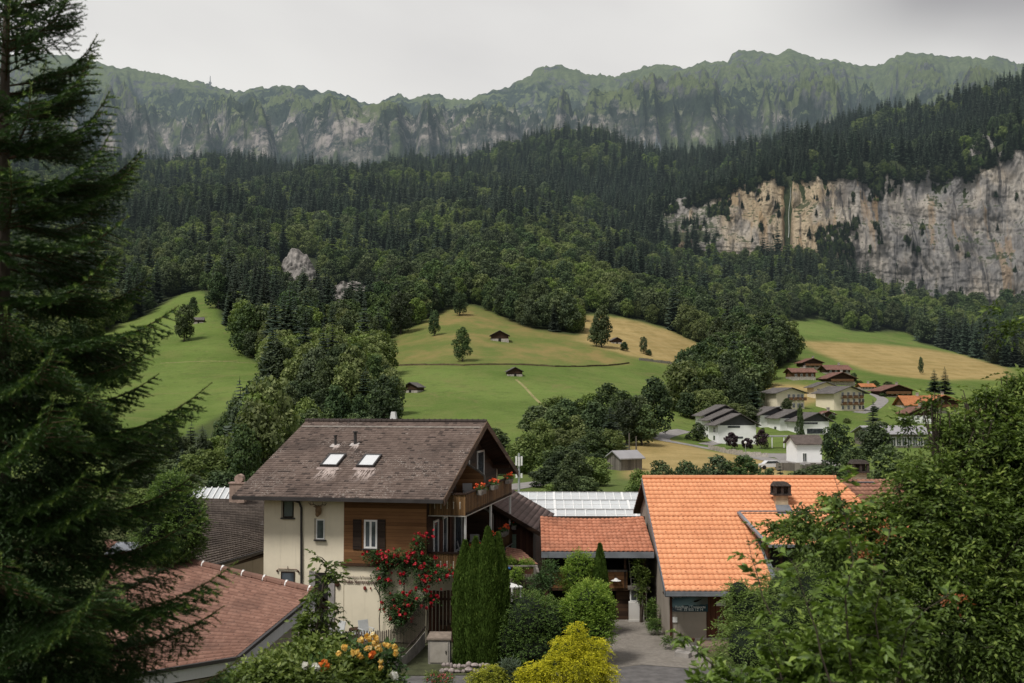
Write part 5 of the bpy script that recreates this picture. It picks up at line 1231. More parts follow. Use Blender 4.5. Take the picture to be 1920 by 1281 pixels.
w_ = chw(1.1, 4.7, 3.22); t = empty('balcony_table', w_, YAW, 'small dark round table between the chairs on the lower balcony', 'table'); m = MB(); m.tube([(0,0,.7),(0,0,.74)], .38, 14); m.build('tabletop', M_WOODD, t); m = MB(); m.tube([(0,0,0),(0,0,.7)], .03, 8); m.build('leg', M_WOODD, t)

# ------------------------------------------------------------------ neighbour with old brown roof, left
def poly_house(name, label, cat, corners, zw, wallmat):
    """walls under a roof patch: corners in world xy, list of (x, y, ztop)"""
    c = corners[0]; e = empty(name, (c[0], c[1], 0), 0, label, cat); m = MB(); n = len(corners)
    for i in range(n):
        a = corners[i]; b = corners[(i+1) % n]; m.poly([(a[0]-c[0], a[1]-c[1], -.5), (b[0]-c[0], b[1]-c[1], -.5), (b[0]-c[0], b[1]-c[1], b[2]), (a[0]-c[0], a[1]-c[1], a[2])])
    m.build('wall', wallmat, e); return e, Vector((c[0], c[1], 0))
a = P(350, 1073, 53.0); b = P(515, 1026, 59.0); c = P(330, 933, 66.0); d = P(520, 938, 70.0)
e, o_ = poly_house('brown_roofed_house', 'house with old brown tiled roof behind the left corner of the big chalet', 'house', [(a.x+.5, a.y+.8, a.z+.1), (b.x, b.y+.8, b.z+.1), (d.x, d.y, d.z-.3), (c.x, c.y, c.z-.3)], 0, M_GPLASTER)
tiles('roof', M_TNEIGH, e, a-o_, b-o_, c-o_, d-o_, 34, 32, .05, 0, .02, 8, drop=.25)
m = MB(); m.beam(a-o_+Vector((0,-.1,-.05)), b-o_+Vector((0,-.1,-.05)), .14); m.build('gutter', M_GUT, e)
q = P(487, 985, 63.5)-o_; m = MB(); u = (b-a).normalized(); s_ = (d-b).normalized(); n_ = u.cross(s_)
m.prism([tuple(q + u*x + s_*y) for x, y in ((-.35,-.6),(.35,-.6),(.35,.6),(-.35,.6))], n_*.16); k_ = m.build('skylight', M_WHITEP, e); m = MB(); m.prism([tuple(q + u*x + s_*y + n_*.161) for x, y in ((-.27,-.5),(.27,-.5),(.27,.5),(-.27,.5))], n_*.01); m.build('pane', M_SKYG, k_)
q = P(446, 930, 67.5)-o_; m = MB(); m.box(q.x-.45, q.x+.45, q.y-.3, q.y+.3, q.z-.4, q.z+.75); k_ = m.build('chimney', m_plain('pink grey chimney', (.30,.22,.18), .9, .3, 3), e)
m = MB(); m.tube([(q.x+.1, q.y-.3, q.z+1.05), (q.x+.1, q.y+.3, q.z+1.05)], .26, 12); m.box(q.x-.5, q.x+.5, q.y-.35, q.y+.35, q.z+.75, q.z+.83); m.build('chimney_cap', m_plain('clay cap', (.34,.24,.20), .9, .3, 3), k_)

# ------------------------------------------------------------------ front left house with pink brown roof
R1 = P(590, 1110, 44.5); R0 = P(200, 1018, 55.5); C1 = P(442, 1232, 39.2); C0 = P(200, 1272, 36.8); B1 = P(582, 1098, 46.5); B0 = P(250, 1015, 57.0)
e = empty('pink_roofed_house', (R1.x, R1.y, 0), 0, 'low house with faded pink brown tiled hip roof, front left under the spruce', 'house'); o_ = Vector((R1.x, R1.y, 0))
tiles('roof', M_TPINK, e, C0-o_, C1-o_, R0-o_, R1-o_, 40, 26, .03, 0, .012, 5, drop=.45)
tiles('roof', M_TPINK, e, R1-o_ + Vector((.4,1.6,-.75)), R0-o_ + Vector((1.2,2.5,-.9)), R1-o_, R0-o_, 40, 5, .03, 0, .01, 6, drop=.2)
rr = MB(); nseg = 16
for i in range(nseg):
    p = (R0-o_).lerp(R1-o_, i/nseg); q = (R0-o_).lerp(R1-o_, (i+1.06)/nseg); rr.tube([tuple(p+Vector((0,0,.06))), tuple(q+Vector((0,0,.03)))], [.14, .165], 9)
rr.build('ridge_cap', M_TPINK, e)
for i in range(6):
    p = (R0-o_).lerp(R1-o_, .52+i*.092); m = MB(); m.tube([tuple(p+Vector((-.03,0,.05))), tuple(p+Vector((.04,-.01,.04)))], .185, 9); m.build('ridge_clip', M_WHITEP, e)
def fascia(a, b, h_, mat, nm, dn=.08, par=e):
    m = MB(); d = (b-a).normalized(); n_ = Vector((d.y, -d.x, 0)); q = [a+Vector((0,0,-dn)), b+Vector((0,0,-dn)), b+Vector((0,0,-dn-h_)), a+Vector((0,0,-dn-h_))]
    m.prism([tuple(v) for v in q], n_*.06); return m.build(nm, mat, par)
M_FASC = m_plaster('white fascia', (.50,.49,.50), .35)
fascia(C1-o_, R1-o_, .5, M_FASC, 'fascia'); fascia(C0-o_, C1-o_, .42, M_FASC, 'fascia')
for (a, b) in ((C1-o_, R1-o_), (C0-o_, C1-o_)):
    m = MB(); d = (b-a).normalized(); n_ = Vector((d.y, -d.x, 0)); m.beam(a+n_*.1+Vector((0,0,-.03)), b+n_*.1+Vector((0,0,-.03)), .12); m.build('gutter', M_GUT, e)
m = MB(); q = [C0-o_, C1-o_, R1-o_, R0-o_]; ins = [Vector((.2,.5,-.5)), Vector((-.4,.5,-.5)), Vector((-.6,-.2,-.55)), Vector((0,0,-.5))]
cs = [a+b for a, b in zip(q, ins)]
for i in range(4):
    a, b = cs[i], cs[(i+1) % 4]; m.poly([tuple(Vector((a.x, a.y, -.5))), tuple(Vector((b.x, b.y, -.5))), tuple(b), tuple(a)])
m.build('wall', M_GPLASTER, e)
q = P(243, 1030, 53.0)-o_; m = MB(); m.prism([tuple(q+Vector(v)) for v in ((-1.0,-.5,-.25),(.8,-.5,-.3),(1.0,.6,.12),(-.8,.6,.15))], (0,0,.12)); k_ = m.build('solar_panel', M_ZINC, e)

# ------------------------------------------------------------------ dark wood house behind the chalet, right
yaw2 = -math.radians(6.2); A0 = P(921, 945, 62.0); B0 = Frame(A0.x, A0.y, 0, yaw2)
e = empty('wooden_house', (A0.x, A0.y, 0), yaw2, 'dark wooden house with mauve brown roof and green shutters behind the chalet balcony', 'house')
er = P(1016, 1000, 61.8); lx = B0.loc(er).x; rz = A0.z; ez = er.z; dep = 10.0; sl2 = (rz-ez)/lx
tiles('roof', M_TMAUVE, e, (lx, dep, ez), (lx, 0, ez), (0, dep, rz), (0, 0, rz), 30, 10, .03, 0, .008, 12)
tiles('roof', M_TMAUVE, e, (-lx*1.1, 0, ez-.1), (-lx*1.1, dep, ez-.1), (0, 0, rz), (0, dep, rz), 30, 10, .03, 0, .008, 13)
m = MB(); xw = lx - .55; m.prism([(-xw, .7, -.5), (xw, .7, -.5), (xw, .7, rz-xw*sl2-.15), (0, .7, rz-.17), (-xw, .7, rz-xw*sl2-.15)], (0, dep-1, 0)); m.build('wall', M_WOODR, e)
m = MB(); m.prism([(0, -.06, rz-.22), (lx, -.06, ez-.22), (lx, -.06, ez+.03), (0, -.06, rz+.03)], (0, .06, 0)); m.build('barge_board', M_WOODD, e)
x0 = B0.on_y(944, 1000, .7).x; a = B0.on_y(938, 1030, .7); b = B0.on_y(956, 1002, .7); frame_window('window', e, a.x, b.x, a.z, b.z, .69, 1, .05, .06)
a = B0.on_y(957, 1029, .7); b = B0.on_y(968, 1002, .7); m = MB(); m.box(a.x, b.x, .62, .695, a.z, b.z); m.build('shutter', m_plain('faded green shutter', (.17,.24,.19), .8, .2), e)
m = MB(); m.box(-xw, xw, .6, .69, 1.55, 1.63); m.build('moulding', M_WHITEP, e)
# small tiled canopy before it
a = P(944, 1046, 57.0); b = P(1008, 1058, 56.0); c = P(950, 1026, 59.0); d = P(975, 1030, 59.0)
e, o_ = poly_house('tiled_porch', 'small porch with mottled pink tiles in front of the dark wooden house', 'porch', [(a.x, a.y+.3, a.z-.1), (b.x-.2, b.y+.3, b.z-.1), (d.x, d.y, d.z-.1), (c.x, c.y, c.z-.1)], 0, M_WOODR)
tiles('roof', M_TOLD2, e, a-o_, b-o_, c-o_, d-o_, 12, 6, .04, 0, .02, 21, slab=.06)

# ------------------------------------------------------------------ greenhouse behind
gx0, gy0 = -2.5, 71.0
e = empty('greenhouse', (gx0, gy0, 0), -.03, 'wide white glazed greenhouse roof with fine metal bars behind the barn', 'greenhouse')
M_GHG = m_plain('frosted greenhouse glass', (.50,.52,.53), .25, .12, .4, spec=.6); M_ALU = m_plain('white aluminium bars', (.72,.72,.71), .5, .05)
gw = 15.2; bd = 6.6; zr = 3.62; zl = 2.75
for i in range(3):
    for sgn in (0, 1):
        ya, yb = (i*bd, i*bd+bd*.6) if not sgn else (i*bd+bd*.6, (i+1)*bd); za, zb = (zl, zr) if not sgn else (zr, zl)
        m = MB(); m.prism([(0, ya, za), (gw, ya, za), (gw, yb, zb), (0, yb, zb)], (0, 0, .03)); g_ = m.build('glass_roof', M_GHG, e)
        m = MB()
        for k in range(24): x = k*gw/23; m.beam((x, ya, za+.05), (x, yb, zb+.05), .055 if k % 8 else .16, .06)
        for k in range(5): t = k/4; m.beam((0, ya+(yb-ya)*t, za+(zb-za)*t+.05), (gw, ya+(yb-ya)*t, za+(zb-za)*t+.05), .05 if k % 4 else .12, .06)
        m.build('glazing_bars', M_ALU, g_)
m = MB(); m.box(0, gw, -.05, 0, -.3, zl); m.build('glass_front', M_GHG, e); m = MB(); m.box(gw-.05, gw, .1, 3*bd, -.3, zl); m.box(0, .05, .1, 3*bd, -.3, zl); m.build('glass_side', M_GHG, e)
a = P(375, 948, 72.0); b = P(450, 937, 72.0); e = empty('greenhouse', (a.x, a.y, 0), .1, 'small white ribbed greenhouse roof just beyond the old brown roof', 'greenhouse')
m = MB(); m.prism([(-2, 0, a.z-.05), (2.6, 0, a.z-.05), (2.6, 4, a.z+.75), (-2, 4, a.z+.75)], (0, 0, .05)); g_ = m.build('glass_roof', M_GHG, e)
m = MB()
for k in range(12): m.beam((-2+k*.42, 0, a.z+.05), (-2+k*.42, 4, a.z+.85), .07)
m.build('glazing_bars', M_ALU, g_); m = MB(); m.box(-2, 2.6, .05, 3.9, -.5, a.z-.1); m.build('glass_side', M_GHG, e)

# ------------------------------------------------------------------ house with the bright orange roof
OR = Frame(7.17, 51.1, 0, -math.atan(.0115)); oy = OR.yaw
e = empty('orange_roofed_house', (7.17, 51.1, 0), oy, 'beige house with a wide bright orange tiled roof beside the paved lane', 'house'); oh = e
le = -.33; ez = 2.58; rz_ = 6.82; yr = 8.5; ye = -1.1; sl = (rz_-ez)/(yr-ye)
def oz(y): return rz_ - abs(y - yr)*sl
xe = OR.on_y(1457, 1095, ye).x; ym = 4.9; xt = 17.5
xo = OR.on_y(1572, 897, yr).x
nu = lambda w: int(round(w/.235))
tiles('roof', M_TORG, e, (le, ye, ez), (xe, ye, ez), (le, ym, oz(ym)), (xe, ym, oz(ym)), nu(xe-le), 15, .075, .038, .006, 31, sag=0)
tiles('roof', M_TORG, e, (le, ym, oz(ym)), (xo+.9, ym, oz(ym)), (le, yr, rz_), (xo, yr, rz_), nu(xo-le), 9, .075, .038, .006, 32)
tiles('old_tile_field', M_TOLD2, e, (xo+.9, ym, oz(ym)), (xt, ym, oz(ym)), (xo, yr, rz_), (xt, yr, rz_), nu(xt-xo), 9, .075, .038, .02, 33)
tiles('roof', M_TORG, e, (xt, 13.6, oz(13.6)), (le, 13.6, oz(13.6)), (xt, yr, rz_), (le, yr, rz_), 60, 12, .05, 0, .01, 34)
m = MB()
for i in range(int((xo-le)/.38)): x = le + i*.38; m.tube([(x, yr, rz_+.09), (x+.40, yr, rz_+.07)], [.12, .145], 8)
m.build('ridge_cap', M_TORG, e)
# plain walls
m = MB(); m.box(0, .35, .35, 12.8, -.4, 2.0); m.prism([(0, .35, 2.0), (0, 12.8, 2.0), (0, 12.8, oz(12.8)-.2), (0, yr, rz_-.16), (0, .35, oz(.35)-.16)], (.35, 0, 0)); m.build('gable_wall', M_GPLASTER, e)
xd0 = OR.on_y(1328, 1100, 0).x; xd1 = OR.on_y(1372, 1100, 0).x
m = MB(); m.box(0, xd0-.1, 0, .35, -.4, 2.95); m.box(xd1+.1, xe, 0, .35, -.4, 2.95); m.box(xd0-.1, xd1+.1, 0, .35, 2.35, 2.95); m.box(xe, xt, 1.0, 1.35, -.4, 3.3); m.box(xt-.35, xt, 1.35, 12.8, -.4, 3.3); m.box(.35, xt-.35, 12.5, 12.8, -.4, 4.7); m.build('front_wall', M_GPLASTER, e)
m = MB(); m.box(-.02, xe, -.02, .36, -.4, .28); m.build('plinth', M_CONC, e)
m = MB(); m.box(xd0, xd1, .12, .2, .30, 2.33); d_ = m.build('door', m_wood('old red brown door', (.035,.014,.008), (.13,.05,.028), False, .22, .8), e)
m = MB()
for i in (0, 1): m.box(xd0+.42+i*.16, xd0+.50+i*.16, .10, .119, .35, 1.25)
m.build('door_batten', M_GREYWOOD, d_)
m = MB(); m.box(xd0-.1, xd0, .02, .2, .3, 2.4); m.box(xd1, xd1+.1, .02, .2, .3, 2.4); m.build('door_frame', M_WOODR, e)
for q in ((1343, 1128, 1360, 1136), (1352, 1124, 1360, 1128)):
    a = OR.on_y(q[0], q[3], .1); b = OR.on_y(q[2], q[1], .1); m = MB(); m.box(a.x, b.x, .06, .10, a.z, b.z); t = m.build('paper_notice', m_plain('paper', (.6,.6,.58), .9, .08)); t.location = (7.17, 51.1, 0); t.rotation_euler = (0,0,oy); tag(t, 'white paper notice fixed to the brown door, ' + ('wide lower one' if q[0] < 1350 else 'small upper one'), 'notice')
a = OR.on_y(1261, 1167, -.02); b = OR.on_y(1270, 1157, -.02); m = MB(); m.box(a.x, b.x, -.05, -.021, a.z, b.z); m.build('meter_box', M_WHITEP, e)
m = MB(); m.box(-.01, .10, -.07, -.001, .28, 2.5); m.build('corner_post', M_WOODR, e)
m = MB(); m.box(le, xe+.1, ye-.17, ye-.02, ez-.2, ez-.01); m.build('gutter', M_ZINC, e); m = MB(); m.box(le, xe, ye-.02, -.05, ez-.26, ez-.2); m.build('soffit', M_SOFFIT, e)
m = MB(); m.prism([(le-.01, ye, ez-.24), (le-.01, yr, rz_-.24), (le-.01, yr, rz_+.05), (le-.01, ye, ez+.05)], (-.03, 0, 0)); m.build('barge_board', M_ZINC, e)
# dormer: shed roof running forward over a dark opening
xl = OR.on_y(1387, 968, ym).x; xr_ = OR.on_y(1660, 968, ym).x; yd = .4; zd = OR.on_y(1440, 1022, yd).z; xdl = OR.on_y(1440, 1022, yd).x
tiles('dormer_roof', M_TORG, e, (xdl, yd, zd), (xr_+.6, yd, zd), (xl, ym+.02, oz(ym)+.12), (xr_+.6, ym+.02, oz(ym)+.12), nu(xr_-xl), 11, .04, .03, .008, 35)
m = MB(); m.beam((xl-.06, ym, oz(ym)+.2), (xdl-.06, yd, zd+.06), .16, .1); m.beam((xdl, yd-.06, zd-.04), (xr_+.6, yd-.06, zd-.04), .13); m.beam((xl, ym+.1, oz(ym)+.26), (xr_+.6, ym+.1, oz(ym)+.26), .12, .06); m.build('flashing', M_ZINC, e)
m = MB(); m.beam((xe+.05, ye+.1, ez+.12), (xe+.05, ym-.4, oz(ym-.4)+.14), .22, .05); m.build('valley_flashing', M_ZINC, e)
m = MB(); m.box(xe+.1, xt, 1.05, 1.1, 3.3, zd+.1); m.build('dormer_shade_sheet', M_DARK, e)  # flat near black sheet, painted as the shade inside the dormer
m = MB(); m.prism([(xe+.05, .9, 2.9), (xe+.05, ym, 2.9), (xe+.05, ym, oz(ym)), (xe+.05, .9, zd)], (.1, 0, 0)); m.build('dormer_cheek', M_WOODD, e)
for i in range(5): m = MB(); m.box(xe+.6+i*1.1, xe+.72+i*1.1, .92, 1.04, 3.3, zd); m.build('dormer_post', M_WOODD, e)
# chimneys
def chim(px, pyb, pyt, y, w_, lab):
    a = OR.on_y(px, pyb, y); t_ = OR.on_y(px, pyt, y).z; z0 = oz(y) if y < yr else oz(y)
    m = MB(); m.box(a.x-w_/2, a.x+w_/2, y-w_/2, y+w_/2, z0-.3, t_-.62); c = m.build('chimney', m_plain('ochre chimney plaster', (.42,.33,.22), .9, .25, 4), oh)
    m = MB(); hw = w_/2+.05
    for sx in (-1, 1):
        for sy in (-1, 1): m.box(a.x+sx*hw-.07, a.x+sx*hw+.07, y+sy*hw-.07, y+sy*hw+.07, t_-.62, t_-.2)
    m.box(a.x-.06, a.x+.06, y-hw-.05, y-hw+.08, t_-.62, t_-.2); m.box(a.x-hw-.1, a.x+hw+.1, y-hw-.1, y+hw+.1, t_-.68, t_-.6); m.box(a.x-hw+.1, a.x+hw-.1, y-hw+.12, y+hw-.1, t_-.6, t_-.22)
    m.prism([(a.x-hw-.12, y-hw-.12, t_-.2), (a.x+hw+.12, y-hw-.12, t_-.2), (a.x+hw-.08, y-hw+.1, t_-.02), (a.x-hw+.08, y-hw+.1, t_-.02)], (0, w_+.1, 0)); m.build('chimney_hood', m_plain('sooty brick', (.045,.035,.03), .95, .5, 12, .6), c)
    m = MB(); s_ = sl; m.prism([(a.x-w_/2-.12, y-1.25, oz(y-1.25)+.12), (a.x+w_/2+.12, y-1.25, oz(y-1.25)+.12), (a.x+w_/2+.04, y-w_/2, oz(y-w_/2)+.14), (a.x-w_/2-.04, y-w_/2, oz(y-w_/2)+.14)], (0, 0, .02)); m.build('flashing', M_ZINC, c)
chim(1464, 948, 903, 6.0, .62, ''); chim(1610, 895, 862, 9.2, .66, '')
# banner with its writing
a = OR.on_y(1256, 1147, -.05); b = OR.on_y(1327, 1110, -.05); W, H = b.x-a.x, b.z-a.z
s = N('banner print'); uv = s.sep(s.n('ShaderNodeTexCoord').outputs['UV']); u, v = uv[0], uv[1]
sky_ = s.mix(s.smooth(s.math('SUBTRACT', v, s.math('MULTIPLY', u, .55)), .75, .05), (.012,.055,.10), (.16,.26,.30)); sky_ = s.mix(s.smooth(u, .5, .9), sky_, (.085,.09,.085))
rid = s.math('ADD', s.math('ADD', .22, s.math('MULTIPLY', u, .16)), s.math('MULTIPLY', s.math('SUBTRACT', s.noise(s.n('ShaderNodeTexCoord').outputs['UV'], 5, 5, .6), .5), .45))
mt_ = s.mix(s.smooth(s.noise(s.n('ShaderNodeTexCoord').outputs['UV'], 12, 5, .7), .42, .6), (.012,.035,.06), (.15,.17,.19)); mt_ = s.mix(s.smooth(u, .15, .5), mt_, (.012,.045,.065))
bc = s.mix(s.math('GREATER_THAN', s.math('SUBTRACT', rid, v), 0.0), sky_, mt_); M_BAN = s.out(s.bsdf(bc, .5, .3))
t = empty('sign_banner', (7.17 + a.x*OR.c + .05*OR.s, 51.1 + a.x*OR.s - .05*OR.c, a.z), oy, 'blue banner with a helicopter over mountains and a phone number, beside the door', 'banner')
m = MB(); m.add([(0,0,0),(W,0,0),(W,0,H),(0,0,H)], [(0,1,2,3)], [(0,0),(1,0),(1,1),(0,1)]); m.add([(0,.02,0),(W,.02,0),(W,.02,H),(0,.02,H)], [(3,2,1,0)]); m.build('panel', M_BAN, t)
M_LT = m_plain('white sign lettering', (.7,.72,.72), .6, .05)
text('Rundflüge / Transporte', 'lettering', M_LT, t, (W*.54, -.008, H*.235), .165, ext=.002, space=.9); text('+41 33 855 12 14', 'lettering', M_LT, t, (W*.53, -.008, H*.105), .165, ext=.002)
text('BOHAG', 'lettering', m_plain('pale sign lettering', (.42,.46,.5), .6, .05), t, (W*.16, -.008, H*.75), .15, ext=.002); m = MB()
for k in range(14):
    a0 = .6 + k*.37; m.beam((W*.07+.09*math.cos(a0), -.006, H*.75+.11*math.sin(a0)), (W*.07+.09*math.cos(a0+.37), -.006, H*.75+.11*math.sin(a0+.37)), .014, .004)
m.beam((W*.13, -.006, H*.745), (W*.38, -.006, H*.745), .004, .02); m.build('logo_ring', M_LT, t)
m = MB(); m.prism([(W*.62,-.006,H*.50),(W*.66,-.006,H*.47),(W*.72,-.006,H*.50),(W*.84,-.006,H*.63),(W*.845,-.006,H*.72),(W*.83,-.006,H*.65),(W*.70,-.006,H*.58),(W*.64,-.006,H*.56)], (0,-.004,0)); m.beam((W*.50,-.008,H*.40),(W*.82,-.008,H*.70), .012, .004); m.build('helicopter_silhouette', M_DARK, t)
# steps and door sill
for i, (q, lab) in enumerate((((1262,1204,1288,1222), 'stone step block at the house corner, lower of two'), ((1278,1200,1300,1214), 'stone step block at the house corner, upper of two'))):
    h_ = P(q[0], q[3], 49.0 + i*.6); x0 = h_.x; m = MB(); m.prism([(0,0,0),(.55,-.35,0),(.75,.0,0),(.2,.55,0)], (0,0,.22+.12*i)); t = m.build('stone_step', M_CONC); t.location = (x0, 48.6+i*.55, 0); tag(t, lab, 'step')
m = MB(); m.box(1.2, 4.6, -1.3, -.03, -.2, .22); m.build('door_terrace', m_plain('brown paving', (.20,.14,.11), .9, .3, 3), oh)
m = MB(); m.tube([(0,0,0),(0,0,.16)], [.09,.12], 8); t = m.build('flower_pot', m_plain('dark clay', (.08,.03,.02), .8, .2)); t.location = OR.o + Vector((OR.on_y(1298,1195,-.5).x, -.5, .22)); tag(t, 'small dark pot by the wall below the banner', 'pot')

# ------------------------------------------------------------------ barn between: sagging old roof over an open gallery
e = empty('barn', (0, 56.4, 0), oy, 'old barn with sagging weathered tiles over an open wooden gallery', 'barn'); BF = Frame(0, 56.4, 0, oy)
x0 = BF.on_y(1015, 1035, -.6).x; x1 = 7.05; zE = BF.on_y(1015, 1034, -.6).z; zR = BF.on_y(1100, 968, 3.4).z
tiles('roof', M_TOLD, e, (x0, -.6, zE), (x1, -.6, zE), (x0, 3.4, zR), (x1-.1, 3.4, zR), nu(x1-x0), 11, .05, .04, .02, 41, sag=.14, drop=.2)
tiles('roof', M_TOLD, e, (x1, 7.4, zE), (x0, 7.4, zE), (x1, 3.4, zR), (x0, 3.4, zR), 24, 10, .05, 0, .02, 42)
m = MB(); m.box(x0, x1, -.72, -.58, zE-.3, zE-.02); m.build('eave_beam', M_ZINC, e)
m = MB(); m.box(x0+.2, x1-.2, 1.8, 1.9, -.4, zE+.1); m.build('inner_wall', M_DARK, e)  # wall coloured near black, the gallery's inner shade painted on
m = MB(); m.box(x0+.2, x0+.35, 0, 7, -.4, zE); m.box(x1-.5, x1-.35, 0, 7, -.4, zE); m.build('side_wall', M_WOODD, e)
a = BF.on_y(1128, 1103, 0); b = BF.on_y(1176, 1072, 0); m = MB(); m.box(x0+.3, a.x, -.0, .06, a.z, b.z-.05); m.box(a.x, b.x, -.03, .05, a.z, b.z); m.build('gallery_boarding', M_WOODH, e)
m = MB(); m.box(x0+.3, b.x, -.08, .08, b.z, b.z+.09); m.build('handrail', M_GREYWOOD, e)
for px in (1032, 1100, 1172): x = BF.on_y(px, 1060, 0).x; m = MB(); m.box(x-.06, x+.06, -.05, .07, a.z, zE-.05); m.build('post', M_GREYWOOD if px < 1040 else M_WOODD, e)
m = MB(); m.box(x0+.3, x1-.4, 0, 1.8, a.z-.12, a.z-.02); m.build('gallery_floor', M_WOODD, e)
q0 = BF.on_y(1155, 1160, .3); q1 = BF.on_y(1181, 1106, .3); m = MB(); m.box(q0.x, q1.x, .3, .36, -.3, q1.z); m.build('door', M_WOODD, e)
a = BF.on_y(1180, 1165, -.3); b = BF.on_y(1208, 1130, -.3); m = MB(); m.box(a.x, b.x, -.3, .1, -.4, b.z); m.box(a.x-.05, b.x+.05, -.4, -.3, -.4, .0+.12); m.build('white_wall', M_WPLASTER, e)
frame_window('window', e, a.x+.05, b.x-.02, b.z+.02, BF.on_y(1208, 1104, -.1).z, -.12, 1, .06, .06, sill=False)
m = MB(); a2 = BF.on_y(1177, 1104, -.2); b2 = BF.on_y(1213, 1098, -.2); m.box(a2.x, b2.x+.1, -.5, .2, a2.z, a2.z+.12); m.build('ledge', M_GREYWOOD, e)
m = MB(); a3 = BF.on_y(1211, 1150, 0); m.box(a3.x, x1-.3, -.02, .1, -.3, a2.z); m.build('pale_wall', M_WPLASTER, e)
# ladder leaning on the gallery, lamp shade
t = empty('ladder', (BF.on_y(1184, 1098, -.15).x, 56.2, a2.z+.12), oy, 'thin grey ladder leaning against the dark barn front', 'ladder')
for sx in (0, .38): m = MB(); m.beam((sx,0,0),(sx-.12,.25,1.45), .04); m.build('rail', M_GREYWOOD, t)
for k in range(6): z = .12+k*.24; m = MB(); m.beam((-.12*z/1.45, .25*z/1.45, z),(.38-.12*z/1.45, .25*z/1.45, z), .03); m.build('rung', M_GREYWOOD, t)
q = BF.on_y(1155, 1088, -.25); t = empty('wall_lamp', (q.x, 56.15, q.z), oy, 'wall lamp with a wide white enamel shade on the wooden gallery', 'lamp')
m = MB(); m.tube([(0,0,.1),(0,0,.02),(0,0,-.03)], [.05,.12,.26], 14, False); m.build('lamp_shade', M_WHITEP, t); m = MB(); m.ball((0,0,-.03), .06); m.build('bulb', M_WHITEP, t); m = MB(); m.tube([(0,0,.1),(0,.1,.2),(0,.25,.2)], .015, 5); m.build('arm', M_GUT, t)
# ------------------------------------------------------------------ ground of the garden and lane
def gp(px, py, z=0.0):
    d = P(px, py, 1.0); t = (z - CZ)/(d.z - CZ); return Vector((d.x*t, t, z))
def flat(name, pts, z, mat, label, cat=None, kind='structure'):
    m = MB(); m.add([(p[0], p[1], z) for p in pts], [tuple(range(len(pts)))], [(p[0], p[1]) for p in pts]); o = m.build(name, mat); return tag(o, label, cat, kind=kind)
s = N('worn pavers'); p_ = s.pos(); br = s.n('ShaderNodeTexBrick', {'Vector': s.n('ShaderNodeMapping', {'Vector': p_, 'Rotation': (0,0,.35)}).outputs[0], 'Scale': 4.2, 'Color1': col((.21,.19,.165)), 'Color2': col((.29,.26,.225)), 'Mortar': col((.10,.09,.08)), 'Mortar Size': .03, 'Brick Width': .6, 'Row Height': .35})
cc = s.mix(s.math('MULTIPLY', s.smooth(s.noise(p_, 1.1, 5, .65), .45, .7), .5), br.outputs[0], (.12,.105,.085)); M_PAVE = s.out(s.bsdf(cc, .9, .2, s.bump(br.outputs[1], .4, -.01)))
M_ASPH = m_plain('cracked asphalt', (.115,.108,.105), .95, .3, 2.2, .6)
lane_pts = [(3.6, 46.2), (5.4, 47.2), (7.2, 46.6), (9.2, 46.9), (7.15, 51.1), (7.13, 56.5), (4.6, 56.5), (3.9, 52)]
flat('lane', lane_pts, .03, M_PAVE, 'paved lane of worn bricks beside the orange roofed house')
flat('street', [(-8, 38.2), (12, 38.2), (12, 46), (9.2, 46.9), (7.2, 46.6), (5.4, 47.2), (3.6, 46.2), (-1.6, 45.4), (-8, 45.2)], .02, M_ASPH, 'dark patched asphalt crossing below the garden')
m = MB(); m.box(2.9, 9.5, 43.75, 43.95, 0, .07); tag(m.build('kerb', m_plain('pale kerb stone', (.34,.31,.28), .9, .25, 3)), 'pale kerb stones along the lower edge of the asphalt', kind='structure')
flat('garden_soil', [(-8, 45.3), (-1.7, 45.5), (3.5, 46.3), (3.8, 52), (3.0, 58), (-3, 58), (-4.2, 51), (-12, 52), (-12, 45.3)], .012, m_plain('garden soil and grass', (.055,.06,.028), .95, .45, 1.6, .8), 'soil and short grass of the chalet garden')

# ------------------------------------------------------------------ leaf tools for near plants
def leaf_blades(rng, base, d, L, wdt, nrm=None, fold=.12):
    n = len(base); d = d/(np.linalg.norm(d, axis=1)[:, None]+1e-9)
    R = rng.normal(size=(n, 3))*.55 + [0, 0, 1.0] if nrm is None else nrm
    side = np.cross(d, R); side /= np.linalg.norm(side, axis=1)[:, None]+1e-9; up = np.cross(side, d)
    Ls = (L*(1+rng.uniform(-.35, .35, n)))[:, None]; Ws = Ls*wdt
    V = np.stack([base, base + d*Ls*.42 + side*Ws*.5 + up*Ls*fold, base + d*Ls - up*Ls*.12, base + d*Ls*.42 - side*Ws*.5 + up*Ls*fold], 1).reshape(-1, 3)
    i = np.arange(n)*4; return V, np.concatenate([np.stack([i, i+1, i+2], 1), np.stack([i, i+2, i+3], 1)])
def spray_leaves(rng, P0, D, length, nl, L, wdt, droop=.5, pairs=True):
    """leaves set alternately along N drooping twigs"""
    n = len(P0); D = D/(np.linalg.norm(D, axis=1)[:, None]+1e-9); ln = length*(1+rng.uniform(-.4, .4, n))
    B = []; DD = []; T = []
    S = np.cross(D, [0, 0, 1.0]) + rng.normal(size=(n,3))*.1; S /= np.linalg.norm(S, axis=1)[:, None]+1e-9
    for k in range(nl):
        t = (k+.6)/nl; p = P0 + D*(ln*t)[:, None] + np.array([0, 0, -1.0])*(droop*ln*t*t)[:, None]
        sgn = 1 if k % 2 else -1; dd = D*.8 + S*sgn*.95 + np.array([0,0,-.45*droop]) + rng.normal(size=(n,3))*.28
        if k == nl-1: dd = D + np.array([0,0,-droop])
        B.append(p); DD.append(dd); T.append(np.full(n, t))
    B = np.concatenate(B); DD = np.concatenate(DD); T = np.concatenate(T); V, Fq = leaf_blades(rng, B, DD, L, wdt); return V, Fq, T
